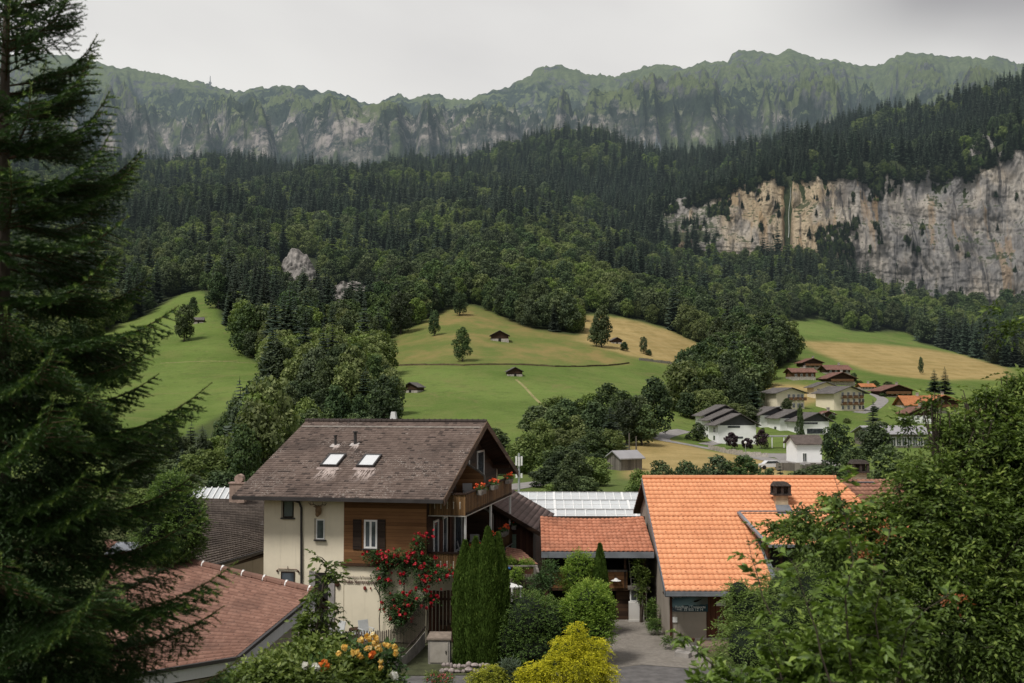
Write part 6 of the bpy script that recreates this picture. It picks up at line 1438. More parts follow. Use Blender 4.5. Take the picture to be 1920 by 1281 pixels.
def in_blobs(rng, blobs, n, shell=.55):
    L = np.array(blobs, float); w_ = L[:,3]*L[:,4]*L[:,5]; w_ = w_**.75; k = rng.choice(len(L), n, p=w_/w_.sum()); D = rng.normal(size=(n,3)); D /= np.linalg.norm(D, axis=1)[:, None]
    r = 1 - shell*rng.random(n)**1.6; r *= .82 + .3*vnoise(np.arctan2(D[:,1], D[:,0])*2.5+k*3+30, D[:,2]*4+k*7+30, 8); return L[k,:3] + D*r[:,None]*L[k,3:], D, r
def blob(px, py, rx, ry, Y, rd=None):
    """ellipsoid seen at (px,py) with pixel radii, rd metres deep"""
    c = P(px, py, Y); a = rx/F*Y; b = ry/F*Y; return (c.x, c.y, c.z, a, rd or a*.8, b)
def plant(name, label, cat, base, group=None): return empty(name, base, 0, label, cat, group)
def shrub(name, label, blobs, n, length, nl, L, wdt, mat, Y0=None, seed=1, droop=.3, up=.35, cat='shrub', stem=True, shell=.55, stem_r=.03, group=None, core=None, twigs=0):
    r = np.random.default_rng(seed); bl = np.array(blobs); cx, cy = float(np.average(bl[:,0], weights=bl[:,3])), float(np.average(bl[:,1], weights=bl[:,3])); z0 = ground(cx, cy)
    e = plant(name, label, cat, (cx, cy, z0), group); off = np.array([cx, cy, z0])
    C, D, rad = in_blobs(r, blobs, n, shell); D2 = D + r.normal(size=D.shape)*.45 + [0, 0, up]; V, Fq, T = spray_leaves(r, C - D2/np.linalg.norm(D2,axis=1)[:,None]*length*.5, D2, length, nl, L, wdt, droop)
    tt = np.clip(np.tile((rad-.5)*.75, nl) + .28*T + r.normal(size=len(T))*.13 + np.tile(D[:,2]*.22, nl) + .12, 0, 1)  # leaves tinted lighter outward and upward, light from above painted in
    if stem:
        m = MB()
        for b in blobs[:14]:
            c = Vector(b[:3]) - Vector(off); k0 = Vector((c.x*.15, c.y*.15, -.1)); mid = k0.lerp(c, .5) + Vector((r.uniform(-.1,.1), r.uniform(-.1,.1), .05)); m.tube([tuple(k0), tuple(mid), tuple(c)], [stem_r*1.6, stem_r, stem_r*.4], 6)
            for _ in range(twigs):
                dd = Vector(r.normal(size=3)); dd.normalize(); m.tube([tuple(c.lerp(mid, .3)), tuple(c + Vector((dd.x*b[3], dd.y*b[4], dd.z*b[5]))*.85)], [stem_r*.45, stem_r*.15], 4)
        m.build('stem', M_BARK, e)
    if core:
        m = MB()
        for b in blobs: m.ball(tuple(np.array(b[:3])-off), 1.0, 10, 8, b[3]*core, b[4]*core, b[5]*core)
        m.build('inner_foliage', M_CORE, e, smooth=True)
    obj('foliage', np_mesh(name + '_foliage', V - off, Fq, mat, tint=np.repeat(tt, 4)), e); return e, off
M_CORE = m_plain('solid core in painted inner shade', (.008,.014,.006), .95, .4, 9)  # solid cores closing gaps, the shade inside a bush put into their colour
L_DARK = m_leaf('hedge leaves', (.016,.034,.009), (.098,.168,.036), (.19,.26,.06)); L_FRESH = m_leaf('fresh green leaves', (.035,.075,.012), (.20,.31,.045), (.36,.45,.08))
L_THUJA = m_leaf('cypress foliage', (.022,.042,.008), (.085,.145,.024), (.15,.21,.04), .15, rough=.7, spec=.15); L_YEL = m_leaf('golden conifer foliage', (.12,.15,.012), (.66,.62,.04), (.82,.74,.08), .25, rough=.7, spec=.15)
L_BLUE = m_leaf('blue grey grass', (.06,.09,.06), (.18,.23,.17), rough=.7); L_FEATH = m_leaf('feathery leaves', (.05,.09,.026), (.205,.29,.08), (.32,.41,.13)); L_TREE = m_leaf('small ash green leaves', (.020,.036,.009), (.108,.165,.032), (.28,.35,.08), .3)
L_BIG = m_leaf('broad shiny leaves', (.04,.075,.014), (.17,.255,.045), (.31,.40,.09), .25, rough=.45, spec=.35); L_APPLE = m_leaf('apple leaves', (.025,.045,.010), (.125,.175,.036), (.25,.30,.08), .25, rough=.5, spec=.25)
L_ROSE = m_leaf('rose leaves', (.02,.045,.015), (.07,.13,.04), (.12,.2,.06)); P_RED = m_leaf('crimson petals', (.26,.008,.018), (.55,.022,.04), (.7,.06,.08), .15); P_YEL = m_leaf('yellow petals', (.80,.42,.06), (.90,.66,.20), (.92,.82,.5), .2)
P_WHITE = m_leaf('white petals', (.6,.58,.52), (.8,.79,.75), trans=.2); P_ORA = m_leaf('orange red rose petals', (.75,.10,.02), (.88,.28,.05), trans=.15)

# four slender columnar cypresses beside the gate
def column_tree(label, px, top, Y, wpx_, seed, group='columnar cypresses beside the chalet', base_z=None, mat=None):
    r = np.random.default_rng(seed); c = P(px, top, Y); z0 = ground(c.x, Y) if base_z is None else base_z; H = c.z - z0; R = wpx_/2/F*Y; e = plant('columnar_cypress', label, 'cypress', (c.x, Y, z0), group)
    n = int(13000*R*H/2.0); t = r.random(n)**.9; a = r.uniform(0, 6.283, n); prof = np.where(t < .55, .86 + .25*t, 1.0*(1-((t-.55)/.45)**1.7)*.98 + .02); rr = R*prof*(.86 + .2*vnoise(a*2.2+9, t*16+seed, seed) + r.normal(size=n)*.03)
    C = np.stack([np.cos(a)*rr, np.sin(a)*rr, t*H], 1); D = np.stack([np.cos(a)*.35, np.sin(a)*.35, np.full(n, 1.0)], 1) + r.normal(size=(n,3))*.18
    V, Fq = leaf_blades(r, C, D, .15, .38, np.stack([np.cos(a), np.sin(a), np.full(n, .2)], 1) + r.normal(size=(n,3))*.4)
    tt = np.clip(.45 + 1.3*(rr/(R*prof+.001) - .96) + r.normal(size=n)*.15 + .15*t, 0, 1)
    m = MB(); m.tube([(0,0,-.1),(0,0,H*.2)], .06, 7); m.build('trunk', M_BARK, e)
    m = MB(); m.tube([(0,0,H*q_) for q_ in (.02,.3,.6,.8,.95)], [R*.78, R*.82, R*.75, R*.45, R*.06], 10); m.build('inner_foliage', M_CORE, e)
    obj('crown', np_mesh('cypress_crown', V, Fq, mat or L_THUJA, tint=np.repeat(tt, 4)), e)
column_tree('slender columnar cypress, leftmost and shorter one of the dense row', 872, 1018, 47.4, 44, 1)
column_tree('columnar cypress, second from the left in the dense row', 892, 1012, 47.1, 42, 2)
column_tree('tallest columnar cypress in the dense row beside the balcony', 915, 993, 46.9, 46, 3)
column_tree('columnar cypress at the right end of the dense row', 934, 1004, 47.2, 40, 4)
column_tree('single small columnar cypress in front of the barn gallery', 1125, 1024, 52.5, 27, 5, group=None)
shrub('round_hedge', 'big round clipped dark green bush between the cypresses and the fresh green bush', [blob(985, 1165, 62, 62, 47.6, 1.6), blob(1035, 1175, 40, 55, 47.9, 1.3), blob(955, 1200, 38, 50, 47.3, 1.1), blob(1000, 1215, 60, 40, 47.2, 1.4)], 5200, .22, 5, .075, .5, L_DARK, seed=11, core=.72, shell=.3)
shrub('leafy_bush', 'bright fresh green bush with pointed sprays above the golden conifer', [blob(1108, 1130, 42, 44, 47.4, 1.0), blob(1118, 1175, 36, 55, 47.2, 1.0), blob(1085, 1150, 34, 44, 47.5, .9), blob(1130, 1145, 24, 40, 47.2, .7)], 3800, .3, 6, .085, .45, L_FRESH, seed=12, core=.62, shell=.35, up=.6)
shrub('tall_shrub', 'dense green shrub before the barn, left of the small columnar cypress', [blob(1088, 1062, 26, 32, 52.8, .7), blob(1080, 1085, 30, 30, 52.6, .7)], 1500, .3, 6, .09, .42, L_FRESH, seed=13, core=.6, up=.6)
shrub('mixed_shrub', 'loose grey green shrub between the dark fence and the barn', [blob(1030, 1075, 22, 26, 52, .6), blob(1012, 1092, 26, 18, 51.5, .6)], 520, .3, 6, .09, .4, L_ROSE, seed=14)
shrub('mixed_shrub', 'small round bush by the white garden table', [blob(968, 1078, 13, 15, 51.5, .4)], 300, .2, 5, .07, .5, L_FRESH, seed=15, core=.5)
shrub('low_planting', 'bright low planting along the foot of the tiled porch', [blob(952, 1052, 18, 8, 55, .5), blob(988, 1056, 16, 8, 54.5, .5)], 420, .2, 5, .07, .5, L_FRESH, seed=16, stem=False)
shrub('climbing_plant', 'leafy climber growing beside the ladder on the barn front', [blob(1196, 1060, 12, 22, 55.9, .3), blob(1206, 1085, 13, 22, 55.9, .3), blob(1200, 1110, 9, 18, 55.8, .25)], 420, .25, 5, .10, .5, L_APPLE, seed=17, cat='climber')
shrub('wall_shrub', 'dark green plants at the foot of the beige gable wall', [blob(1222, 1152, 12, 30, 54.5, .4), blob(1228, 1172, 12, 14, 53.0, .35), blob(1252, 1200, 10, 8, 49.9, .3)], 620, .25, 5, .08, .45, L_DARK, seed=18, stem=False)
shrub('dark_bush', 'dark round leafy tree behind the spruce beside the old brown roof', [blob(345, 985, 46, 78, 50.5, 1.4), blob(320, 940, 40, 60, 50.7, 1.3), blob(300, 1000, 50, 70, 50.2, 1.4)], 4200, .3, 6, .11, .5, L_DARK, seed=19, core=.7, shell=.35)

# golden conifers: feathery tiers
def golden(label, tiers, Y, n, seed, mat=None, Lf=.13, name='golden_conifer'):
    bl = [blob(px, py, rx, ry, Y + dy, rx/F*Y*.9) for px, py, rx, ry, dy in tiers]
    shrub(name, label, bl, n, .26, 7, Lf*.55, .30, mat or L_YEL, seed=seed, droop=.75, up=.7, cat='conifer', core=.3, shell=.6)
golden('large golden yellow conifer with drooping tufts in the lower middle', [(1082,1185,20,22,0),(1065,1212,32,24,-.1),(1112,1215,34,22,0),(1045,1245,32,26,-.2),(1092,1245,46,28,-.3),(1128,1262,34,26,-.1),(1070,1290,50,30,-.2),(1120,1300,48,28,-.2)], 41.5, 6000, 21)
golden('low golden bush left of the large golden conifer', [(985,1262,20,16,0),(1008,1258,26,20,0),(1025,1275,28,18,0),(995,1285,34,18,0)], 41.6, 1500, 22)
golden('rounded yellow green bush beside the low stone wall', [(898,1268,24,16,0),(922,1262,28,18,0),(940,1274,18,14,0),(910,1285,40,16,0)], 41.9, 1500, 23, m_leaf('yellow green foliage', (.10,.13,.015), (.36,.38,.04), (.5,.48,.06), .2, rough=.7))
shrub('ornamental_grass', 'blue grey tuft of grass between the two low golden bushes', [blob(955, 1258, 20, 22, 42.2, .3), blob(968, 1270, 18, 16, 42.0, .3)], 420, .35, 4, .18, .10, L_BLUE, seed=24, stem=False, up=1.4, droop=.5)
e, off = shrub('flowering_shrub', 'low shrub with dusty red flowers at the bottom edge near the utility cabinet', [blob(812, 1272, 18, 12, 41.8, .4), blob(835, 1275, 18, 10, 41.8, .4)], 380, .2, 5, .06, .5, L_APPLE, seed=25)
r = np.random.default_rng(26); C = np.array([off + 0 for _ in range(26)]) ; C = np.array([P(r.uniform(798, 850), r.uniform(1262, 1280), 41.5) for _ in range(26)]) - off
V, Fq = blossoms(r, C, .07, 9); obj('blossoms', np_mesh('dusty_blossoms', V, Fq, m_leaf('dusty red petals', (.22,.04,.04), (.42,.12,.10), trans=.15), tint=np.repeat(r.random(len(V)//4), 4)), e)

# climbing red rose on the chalet wall
def wallp(px, py, ly): c = CH.on_y(px, py, ly); return chw(c.x, c.y, c.z)
def wblob(px, py, rx, ry, ly, d=.3): c = wallp(px, py, ly); return (c.x, c.y, c.z, rx/F*c.y, d, ry/F*c.y)
rb = [wblob(700,1042,22,12,-.4), wblob(722,1050,24,18,-.4), wblob(745,1045,26,16,-.45), wblob(770,1052,28,18,-.5), wblob(795,1060,26,22,-.5), wblob(782,1028,14,20,-.5), wblob(787,1012,12,12,-.5), wblob(815,1075,26,18,-.6), wblob(838,1072,20,12,-.7), wblob(716,1078,18,20,-.4), wblob(722,1098,14,12,-.4),
      wblob(757,1080,12,16,-.45), wblob(790,1092,16,16,-.5), wblob(745,1128,30,22,-.5,.5), wblob(765,1130,30,20,-.5,.5), wblob(755,1155,24,30,-.5,.5), wblob(742,1150,20,24,-.5,.4), wblob(802,1122,20,10,-.5)]
e, off = shrub('climbing_rose', 'climbing rose with crimson blooms trained across the chalet wall and balcony corner', rb, 2600, .26, 6, .085, .6, L_ROSE, seed=31, cat='climbing rose', stem=False, shell=.7, droop=.5)
m = MB()
for pts in ([(712,1186),(711,1160),(714,1135),(711,1110),(716,1085)], [(757,1128),(758,1105),(757,1085),(760,1060)], [(800,1182),(802,1150),(798,1125),(790,1095),(770,1060)], [(716,1085),(740,1055),(775,1050),(800,1068),(838,1075)], [(714,1120),(703,1100),(694,1078)]):
    m.tube([tuple(wallp(a, b, -.22) - Vector(off)) for a, b in pts], .022, 6)
m.build('stem', M_BARK, e)
r = np.random.default_rng(32); cc_ = []
for b in rb:
    k = 5 if b[3] > .45 else 3
    for _ in range(k): d = r.normal(size=3); d /= np.linalg.norm(d); d[1] = -abs(d[1]); cc_.append(np.array(b[:3]) + d*np.array(b[3:])*1.02)
for px, py in ((800,1000),(786,1000),(776,1012),(812,1006),(716,1038),(724,1044),(740,1040),(766,1046),(792,1038),(801,1080),(797,1106),(800,1108),(780,1102),(838,1078),(850,1076),(728,1086),(790,1136),(800,1140),(740,1136),(716,1130),(772,1160)): cc_.append(np.array(wallp(px, py, -.85)))
C = np.array(cc_) - off; V, Fq = blossoms(r, C, .14, 14); V2, F2 = blossoms(r, C + r.normal(size=C.shape)*.12, .10, 8)
obj('blossoms', np_mesh('rose_blossoms', np.concatenate([V, V2]), np.concatenate([Fq, F2+len(V)]), P_RED, tint=np.repeat(np.random.default_rng(1).random((len(V)+len(V2))//4), 4)), e)

# near left: young apple tree, tangle of shrubs with garden roses
def stem_tree(name, label, cat, path, r0, shoots, nl, L, wdt, mat, seed, slen=.3, droop=.4, group=None):
    """one curved stem through the points, leafy side shoots around it"""
    r = np.random.default_rng(seed); pts = [Vector(p) for p in path]; base = pts[0].copy(); base.z = ground(base.x, base.y); e = plant(name, label, cat, base, group)
    full = [Vector((base.x, base.y, base.z-.1))] + pts; m = MB(); m.tube([tuple(p-base) for p in full], [r0*(1-.85*i/(len(full)-1)) for i in range(len(full))], 7)
    P0 = []; D0 = []
    for k in range(shoots):
        t = (k + r.random())/shoots*(len(pts)-1.001); i = int(t); p = pts[i].lerp(pts[i+1], t-i); a = r.uniform(0, 6.28); d = Vector((math.cos(a), math.sin(a)*.8, r.uniform(-.1, .7))); d.normalize(); l = slen*r.uniform(.6, 1.5)
        q = p + d*l; m.tube([tuple(p-base), tuple(p+d*l*.5-base+Vector((0,0,.02))), tuple(q-base)], [r0*.3, r0*.2, r0*.08], 5)
        for s_ in (.2, .6, 1.0): P0.append(p + d*l*s_); D0.append(d + Vector(r.normal(size=3))*.5)
    m.build('stem', M_BARK, e); V, Fq, T = spray_leaves(r, np.array(P0), np.array(D0), slen*.6, nl, L, wdt, droop)
    obj('foliage', np_mesh(name+'_foliage', V-np.array(base), Fq, mat, tint=np.repeat(np.clip(.25+.35*T+r.normal(size=len(T))*.22, 0, 1), 4)), e); return e, np.array(base)
Ya = 15.0
stem_tree('apple_sapling', 'young apple tree with sparse curled leaves rising before the cream wall', 'tree', [P(592,1240,Ya), P(590,1190,Ya), P(600,1150,Ya), P(604,1110,Ya), P(608,1085,Ya), P(614,1055,Ya)], .03, 34, 6, .08, .55, L_APPLE, 41, .19)
stem_tree('apple_branch_shoot', 'arching side shoot of the apple thicket hanging toward the lettering', 'tree', [P(600,1235,Ya), P(616,1180,Ya), P(626,1152,Ya), P(640,1138,Ya), P(650,1150,Ya)], .014, 6, 5, .085, .5, L_APPLE, 42, .13)
tang = [blob(478,1262,34,22,15,.5), blob(520,1248,34,24,15,.5), blob(566,1218,26,34,15,.4), blob(600,1225,40,40,14.5,.5), blob(640,1250,44,34,14,.5), blob(690,1255,40,30,14,.4), blob(560,1255,60,34,14,.6), blob(480,1275,50,30,14,.5), blob(640,1205,20,20,15,.3), blob(500,1262,60,26,13.6,.5), blob(605,1275,80,24,13.4,.5), blob(700,1282,44,16,13.6,.4), blob(574,1165,16,24,15,.25)]
shrub('tangled_shrub', 'tangle of dark leafy shrubs filling the lower left foreground below the pink roof', tang, 2600, .22, 6, .075, .55, L_APPLE, seed=43, cat='shrub', shell=.85, twigs=4, stem_r=.012)
def rose_bush(label, pts, size, mat, seed, Y, blobs, name='rose_bush'):
    e, off = shrub(name, label, blobs, 240, .18, 5, .06, .6, L_ROSE, seed=seed, twigs=3, stem_r=.008, shell=.9)
    r = np.random.default_rng(seed+1); C = np.array([P(a, b, Y) for a, b in pts]) - off
    V, Fq = blossoms(r, C, size, 16); obj('blossoms', np_mesh(name+'_blossoms', V, Fq, mat, tint=np.repeat(np.clip(r.normal(size=len(V)//4)*.3+.5, 0, 1), 4)), e)
rose_bush('garden rose with clusters of pale yellow blooms in front of the picket fence', [(636,1226),(646,1216),(661,1224),(669,1222),(673,1229),(675,1200),(678,1200),(688,1194),(692,1198),(700,1190),(705,1196),(707,1200),(702,1206),(710,1212),(712,1218),(706,1214),(722,1208),(728,1210),(740,1212),(744,1220),(742,1226),(688,1216),(694,1215),(676,1232),(714,1240),(714,1252),(645,1213)], .064, P_YEL, 51, 13.7, [blob(690,1225,44,26,14,.3), blob(735,1235,24,30,14,.25), blob(700,1262,40,24,14,.3)])
rose_bush('rose with small orange red blooms among the dark leaves', [(608,1243),(612,1250),(602,1248),(700,1225),(697,1229),(606,1254)], .075, P_ORA, 53, 13.5, [blob(606,1256,24,20,13.8,.25)])
rose_bush('white rose with three single blooms low in the tangle', [(591,1250),(594,1252),(572,1248),(737,1266),(740,1268)], .085, P_WHITE, 55, 13.4, [blob(590,1262,26,18,13.7,.2), blob(738,1276,18,12,13.7,.2)])

# near right: sprigs with broad leaves, feathery bush, dark tree
Yr = 9.0
for i, (path, sh, lab, sl_) in enumerate([
    ([(1560,1290),(1540,1230),(1530,1180),(1515,1140),(1500,1090),(1490,1050)], 12, 'broad leaved shoot at the left of the foreground shrub', .12),
    ([(1600,1290),(1590,1200),(1585,1120),(1600,1050),(1590,990),(1575,930),(1560,880)], 16, 'tallest broad leaved shoot reaching before the dormer', .13),
    ([(1640,1290),(1650,1220),(1640,1150),(1655,1090),(1665,1010)], 12, 'broad leaved shoot in the middle of the foreground shrub', .13),
    ([(1680,1290),(1690,1230),(1700,1180),(1740,1140),(1790,1110)], 9, 'broad leaved shoot bending right over the dark tree', .12),
    ([(1470,1290),(1460,1250),(1440,1210),(1445,1180)], 8, 'short broad leaved shoot at the bottom edge', .10),
    ([(1500,1290),(1480,1230),(1455,1170),(1430,1120),(1418,1070),(1408,1040),(1400,1005)], 10, 'thin shoot with big curled leaves crossing the orange roof edge', .09),
    ([(1380,1290),(1340,1250),(1300,1215),(1275,1185)], 9, 'leaning pale leaved shoot before the stone steps', .09)]):
    stem_tree('broad_leaved_shoot', lab, 'shrub', [P(a, b, Yr + .15*i) for a, b in path], .011, sh, 4, .10 if i < 5 else .085, .48, L_BIG, 60+i, sl_, .35, 'shoots of the broad leaved shrub')
shrub('broad_leaved_shrub', 'broad leaved shrub filling the bottom edge right of the lane', [blob(1560,1230,80,60,9.6,.5), blob(1640,1200,70,80,9.8,.5), blob(1480,1262,60,34,9.8,.4), blob(1600,1130,40,60,9.9,.3), blob(1380,1275,50,24,9.8,.3), blob(1320,1272,36,22,9.6,.25)], 620, .16, 5, .09, .5, L_BIG, seed=71, shell=.9, twigs=3, stem_r=.01)
shrub('feathery_bush', 'soft feathery light green bush before the orange house', [blob(1470,1170,90,80,27,1.4), blob(1420,1215,80,70,26.5,1.3), blob(1535,1120,80,80,27,1.4), blob(1400,1140,40,50,27,.8), blob(1385,1110,26,26,27,.5), blob(1480,1110,60,50,27.3,1.0), blob(1590,1160,90,110,27,1.6), blob(1560,1060,60,50,27.5,1.0)], 8500, .4, 8, .085, .2, L_FEATH, seed=72, core=.68, shell=.45, droop=.55, twigs=2)
TB = [(1875,840,140,140,13.5),(1765,925,120,125,13.2),(1850,1010,180,170,13),(1700,1010,110,120,13.2),(1780,1150,190,170,12.6),(1900,1180,150,160,12.5),(1660,1130,70,90,13),(1655,965,50,56,13.4),(1715,895,56,50,13.4),(1790,800,56,50,13.4),(1850,735,60,46,13.5),(1905,710,38,40,13.6),(1745,745,22,30,13.5),(1590,960,60,40,13.2),(1520,985,70,26,13),(1460,978,50,18,12.9),(1560,930,40,26,13.2),(1560,1010,70,40,13.1),(1500,950,34,16,13),(1895,600,30,16,13.6),(1866,566,16,9,13.6),(1700,780,30,30,13.4),(1640,1000,60,60,13.1),(1950,800,80,110,13.4),(1960,900,110,160,13.2),(1960,1080,110,160,13)]
shrub('leafy_tree', 'dark spreading tree with small leaves filling the right foreground', [blob(a, b+8, c*.86, d*.82, Y, .9 if c > 60 else .3) for a, b, c, d, Y in TB], 9000, .33, 9, .068, .42, L_TREE, seed=73, cat='tree', shell=.8, droop=.45, up=.1, twigs=8, stem_r=.035)
shrub('garden_plant', 'sprig with small reddish leaf tips in front of the dark dormer', [blob(1660,1000,16,20,12.0,.15), blob(1620,1030,16,16,12.0,.15), blob(1790,1120,16,14,11.5,.15)], 60, .14, 4, .04, .5, m_leaf('reddish leaf tips', (.12,.04,.02), (.38,.13,.05)), seed=74, stem=False)

# ------------------------------------------------------------------ garden furniture and structures
def gthing(name, px, pyb, label, cat, yaw=0.0, z=0.0): q = gp(px, pyb, z); return empty(name, q, yaw, label, cat), q
e, q = gthing('utility_cabinet', 823, 1246, 'grey concrete utility cabinet with metal door beside the cypresses', 'cabinet', -.05)
m = MB(); m.box(-.46,.46,0,.6,0,1.02); m.build('body', M_CONC, e); m = MB(); m.prism([(-.52,-.06,1.02),(.52,-.06,1.02),(.46,.66,1.16),(-.46,.66,1.16)], (0,0,.07)); m.build('lid', m_plain('brown stained lid', (.20,.16,.13), .9, .35, 3), e)
m = MB(); m.box(-.38,.38,-.03,-.002,.08,.92); d_ = m.build('door', m_plain('grey door panel', (.34,.31,.27), .8, .18, 3), e); m = MB(); m.box(.28,.32,-.06,-.031,.45,.58); m.build('handle', M_DARK, d_)
e, q = gthing('wooden_gate', 835, 1205, 'tall gate of dark vertical boards under the lower balcony', 'gate', YAW)
r = random.Random(4)
for i in range(10): x = -.95 + i*.17; m = MB(); m.box(x, x+.13, 0, .04, .05, 2.35+r.uniform(-.03,.03)); m.build('board', M_WOODR if i < 4 else M_WOODD, e)
for z in (.4, 1.9): m = MB(); m.box(-.98, .75, .045, .10, z, z+.1); m.build('rail', M_WOODD, e)
for x in (-1.08, .76): m = MB(); m.box(x, x+.12, -.02, .12, 0, 2.5); m.build('post', M_GREYWOOD, e)
# curved wall with picket fence
cv = [gp(640, 1262), gp(690, 1262), gp(730, 1260), gp(757, 1250), gp(778, 1232), gp(797, 1212)]
e = empty('garden_wall', cv[0], 0, 'low curved concrete wall in front of the chalet garden', 'wall'); f_ = empty('picket_fence', cv[0]+Vector((0,0,.35)), 0, 'weathered grey picket fence standing on the curved concrete wall', 'fence')
pts = []
for a, b in zip(cv[:-1], cv[1:]):
    for k in range(10): pts.append(a.lerp(b, k/10))
pts.append(cv[-1]); m = MB(); n_ = len(pts)
hgt = lambda i: .42 + .25*max(0, (i/n_-.55))/.45
for i in range(n_-1):
    a, b = pts[i]-cv[0], pts[i+1]-cv[0]; m.prism([(a.x, a.y-.12, 0), (b.x, b.y-.12, 0), (b.x, b.y-.12, hgt(i+1)), (a.x, a.y-.12, hgt(i))], (0, .24, 0))
m.build('wall', M_CONC, e)
m = MB(); r = random.Random(9); L_ = sum((b-a).length for a, b in zip(pts[:-1], pts[1:])); acc = 0
for i in range(n_-1):
    a, b = pts[i]-cv[0], pts[i+1]-cv[0]; seg = (b-a).length; k = max(1, int(seg/.11))
    for j in range(k):
        p = a.lerp(b, (j+.2)/k); p2 = a.lerp(b, (j+.85)/k); z0 = hgt(i)-.35+.03; h_ = 1.2 + r.uniform(-.03, .03) + .9*max(0, i/n_-.6); m.prism([(p.x, p.y, z0), (p2.x, p2.y, z0), (p2.x, p2.y, z0+h_), ((p.x+p2.x)/2, (p.y+p2.y)/2, z0+h_+.06), (p.x, p.y, z0+h_)], (0, .02, 0))
m.build('pickets', M_WOODG, f_)
m = MB()
for i in range(n_-1):
    a, b = pts[i]-cv[0], pts[i+1]-cv[0]
    for zz in (.2,): m.beam((a.x, a.y+.05, hgt(i)-.35+zz), (b.x, b.y+.05, hgt(i+1)-.35+zz), .05, .07)
m.build('rail', M_WOODG, f_)
# rubble wall of round stones
q = gp(868, 1262); e = empty('rubble_wall', q, 0, 'low wall of rough pale stones at the foot of the cypresses', 'wall'); r = random.Random(12); m = MB()
for row in range(2):
    x = -.95 + row*.08
    while x < .9: w_ = r.uniform(.12, .32); hh = r.uniform(.12,.24); m.ball((x+w_/2, r.uniform(-.05,.06)+row*.04, .10+row*.19+r.uniform(-.04,.05)), w_*.6, 6, 4, 1, .8, hh/w_*.9); x += w_*r.uniform(.85,1.05)
m.build('stones', m_plain('pale rough stone', (.33,.28,.26), .95, .5, 5, .8), e)
# terrace fence and table behind the round bush
a = P(955, 1082, 52); e = empty('board_fence', (a.x, 52, 0), .05, 'dark board fence with pale top rail behind the round bush', 'fence')
for i in range(9): m = MB(); m.box(i*.125, i*.125+.11, 0, .03, 1.0, 3.0); m.build('board', M_WOODG, e)
zt_ = P(980, 1063, 52).z; m = MB(); m.box(-.4, 1.25, -.05, .08, zt_, zt_+.06); m.build('rail', M_GREYWOOD, e); m = MB(); m.box(1.13, 1.25, -.06, .1, 0, zt_); m.build('post', M_GREYWOOD, e); m = MB(); m.prism([(1.19, 0, zt_+.03), (1.3, .0, zt_+.03), (1.3, -1.2, zt_+.03-.12), (1.19,-1.2, zt_-.09)], (0,0,.05)); m.build('side_rail', M_GREYWOOD, e)
a = P(950, 1066, 52.5); m = MB(); m.ball((0,0,0), .17, 10, 6, 1.2, 1, .6); t = m.build('blue_cover', m_plain('blue plastic', (.03,.10,.28), .4, .1)); t.location = a; tag(t, 'small blue plastic cover beside the dark board fence', 'cover')
a = P(953, 1096, 50.5); e = empty('garden_table', (a.x, 50.5, a.z-.74), .5, 'white rectangular garden table seen between the cypress and the round bush', 'table')
m = MB(); m.box(-.22,.30,-.8,.8,.70,.75); m.build('tabletop', M_WHITEP, e)
for sx in (-.18,.24):
    for sy in (-.7,.7): m = MB(); m.box(sx-.03,sx+.03,sy-.03,sy+.03,-.6,.70); m.build('leg', M_WHITEP, e)
M_MET = m_plain('pale painted metal', (.5,.51,.50), .5, .1)
q = gp(655, 1232, .0); e = empty('bistro_table', Vector((q.x, 48.6, 0)), 0, 'round pale metal table beside the cream wall behind the fence', 'table'); m = MB(); m.tube([(0,0,1.0),(0,0,1.03)], .36, 16); m.build('tabletop', M_MET, e); m = MB(); m.tube([(0,0,0),(0,0,1.0)], .03, 6); m.build('leg', M_MET, e)
garden_chair(Vector((q.x+.7, 48.9, .5)), .6, 'pale metal garden chair right of the round metal table', M_MET); garden_chair(Vector((q.x-.6, 48.7, .5)), -.8, 'pale metal garden chair left of the round metal table', M_MET)
e = empty('barrel', Vector((P(668,1200,49.5).x, 49.5, 0)), 0, 'dark round barrel against the cream wall', 'barrel'); m = MB(); m.tube([(0,0,0),(0,0,.5),(0,0,1.05)], [.32,.38,.32], 14); m.build('barrel', M_WOODD, e)

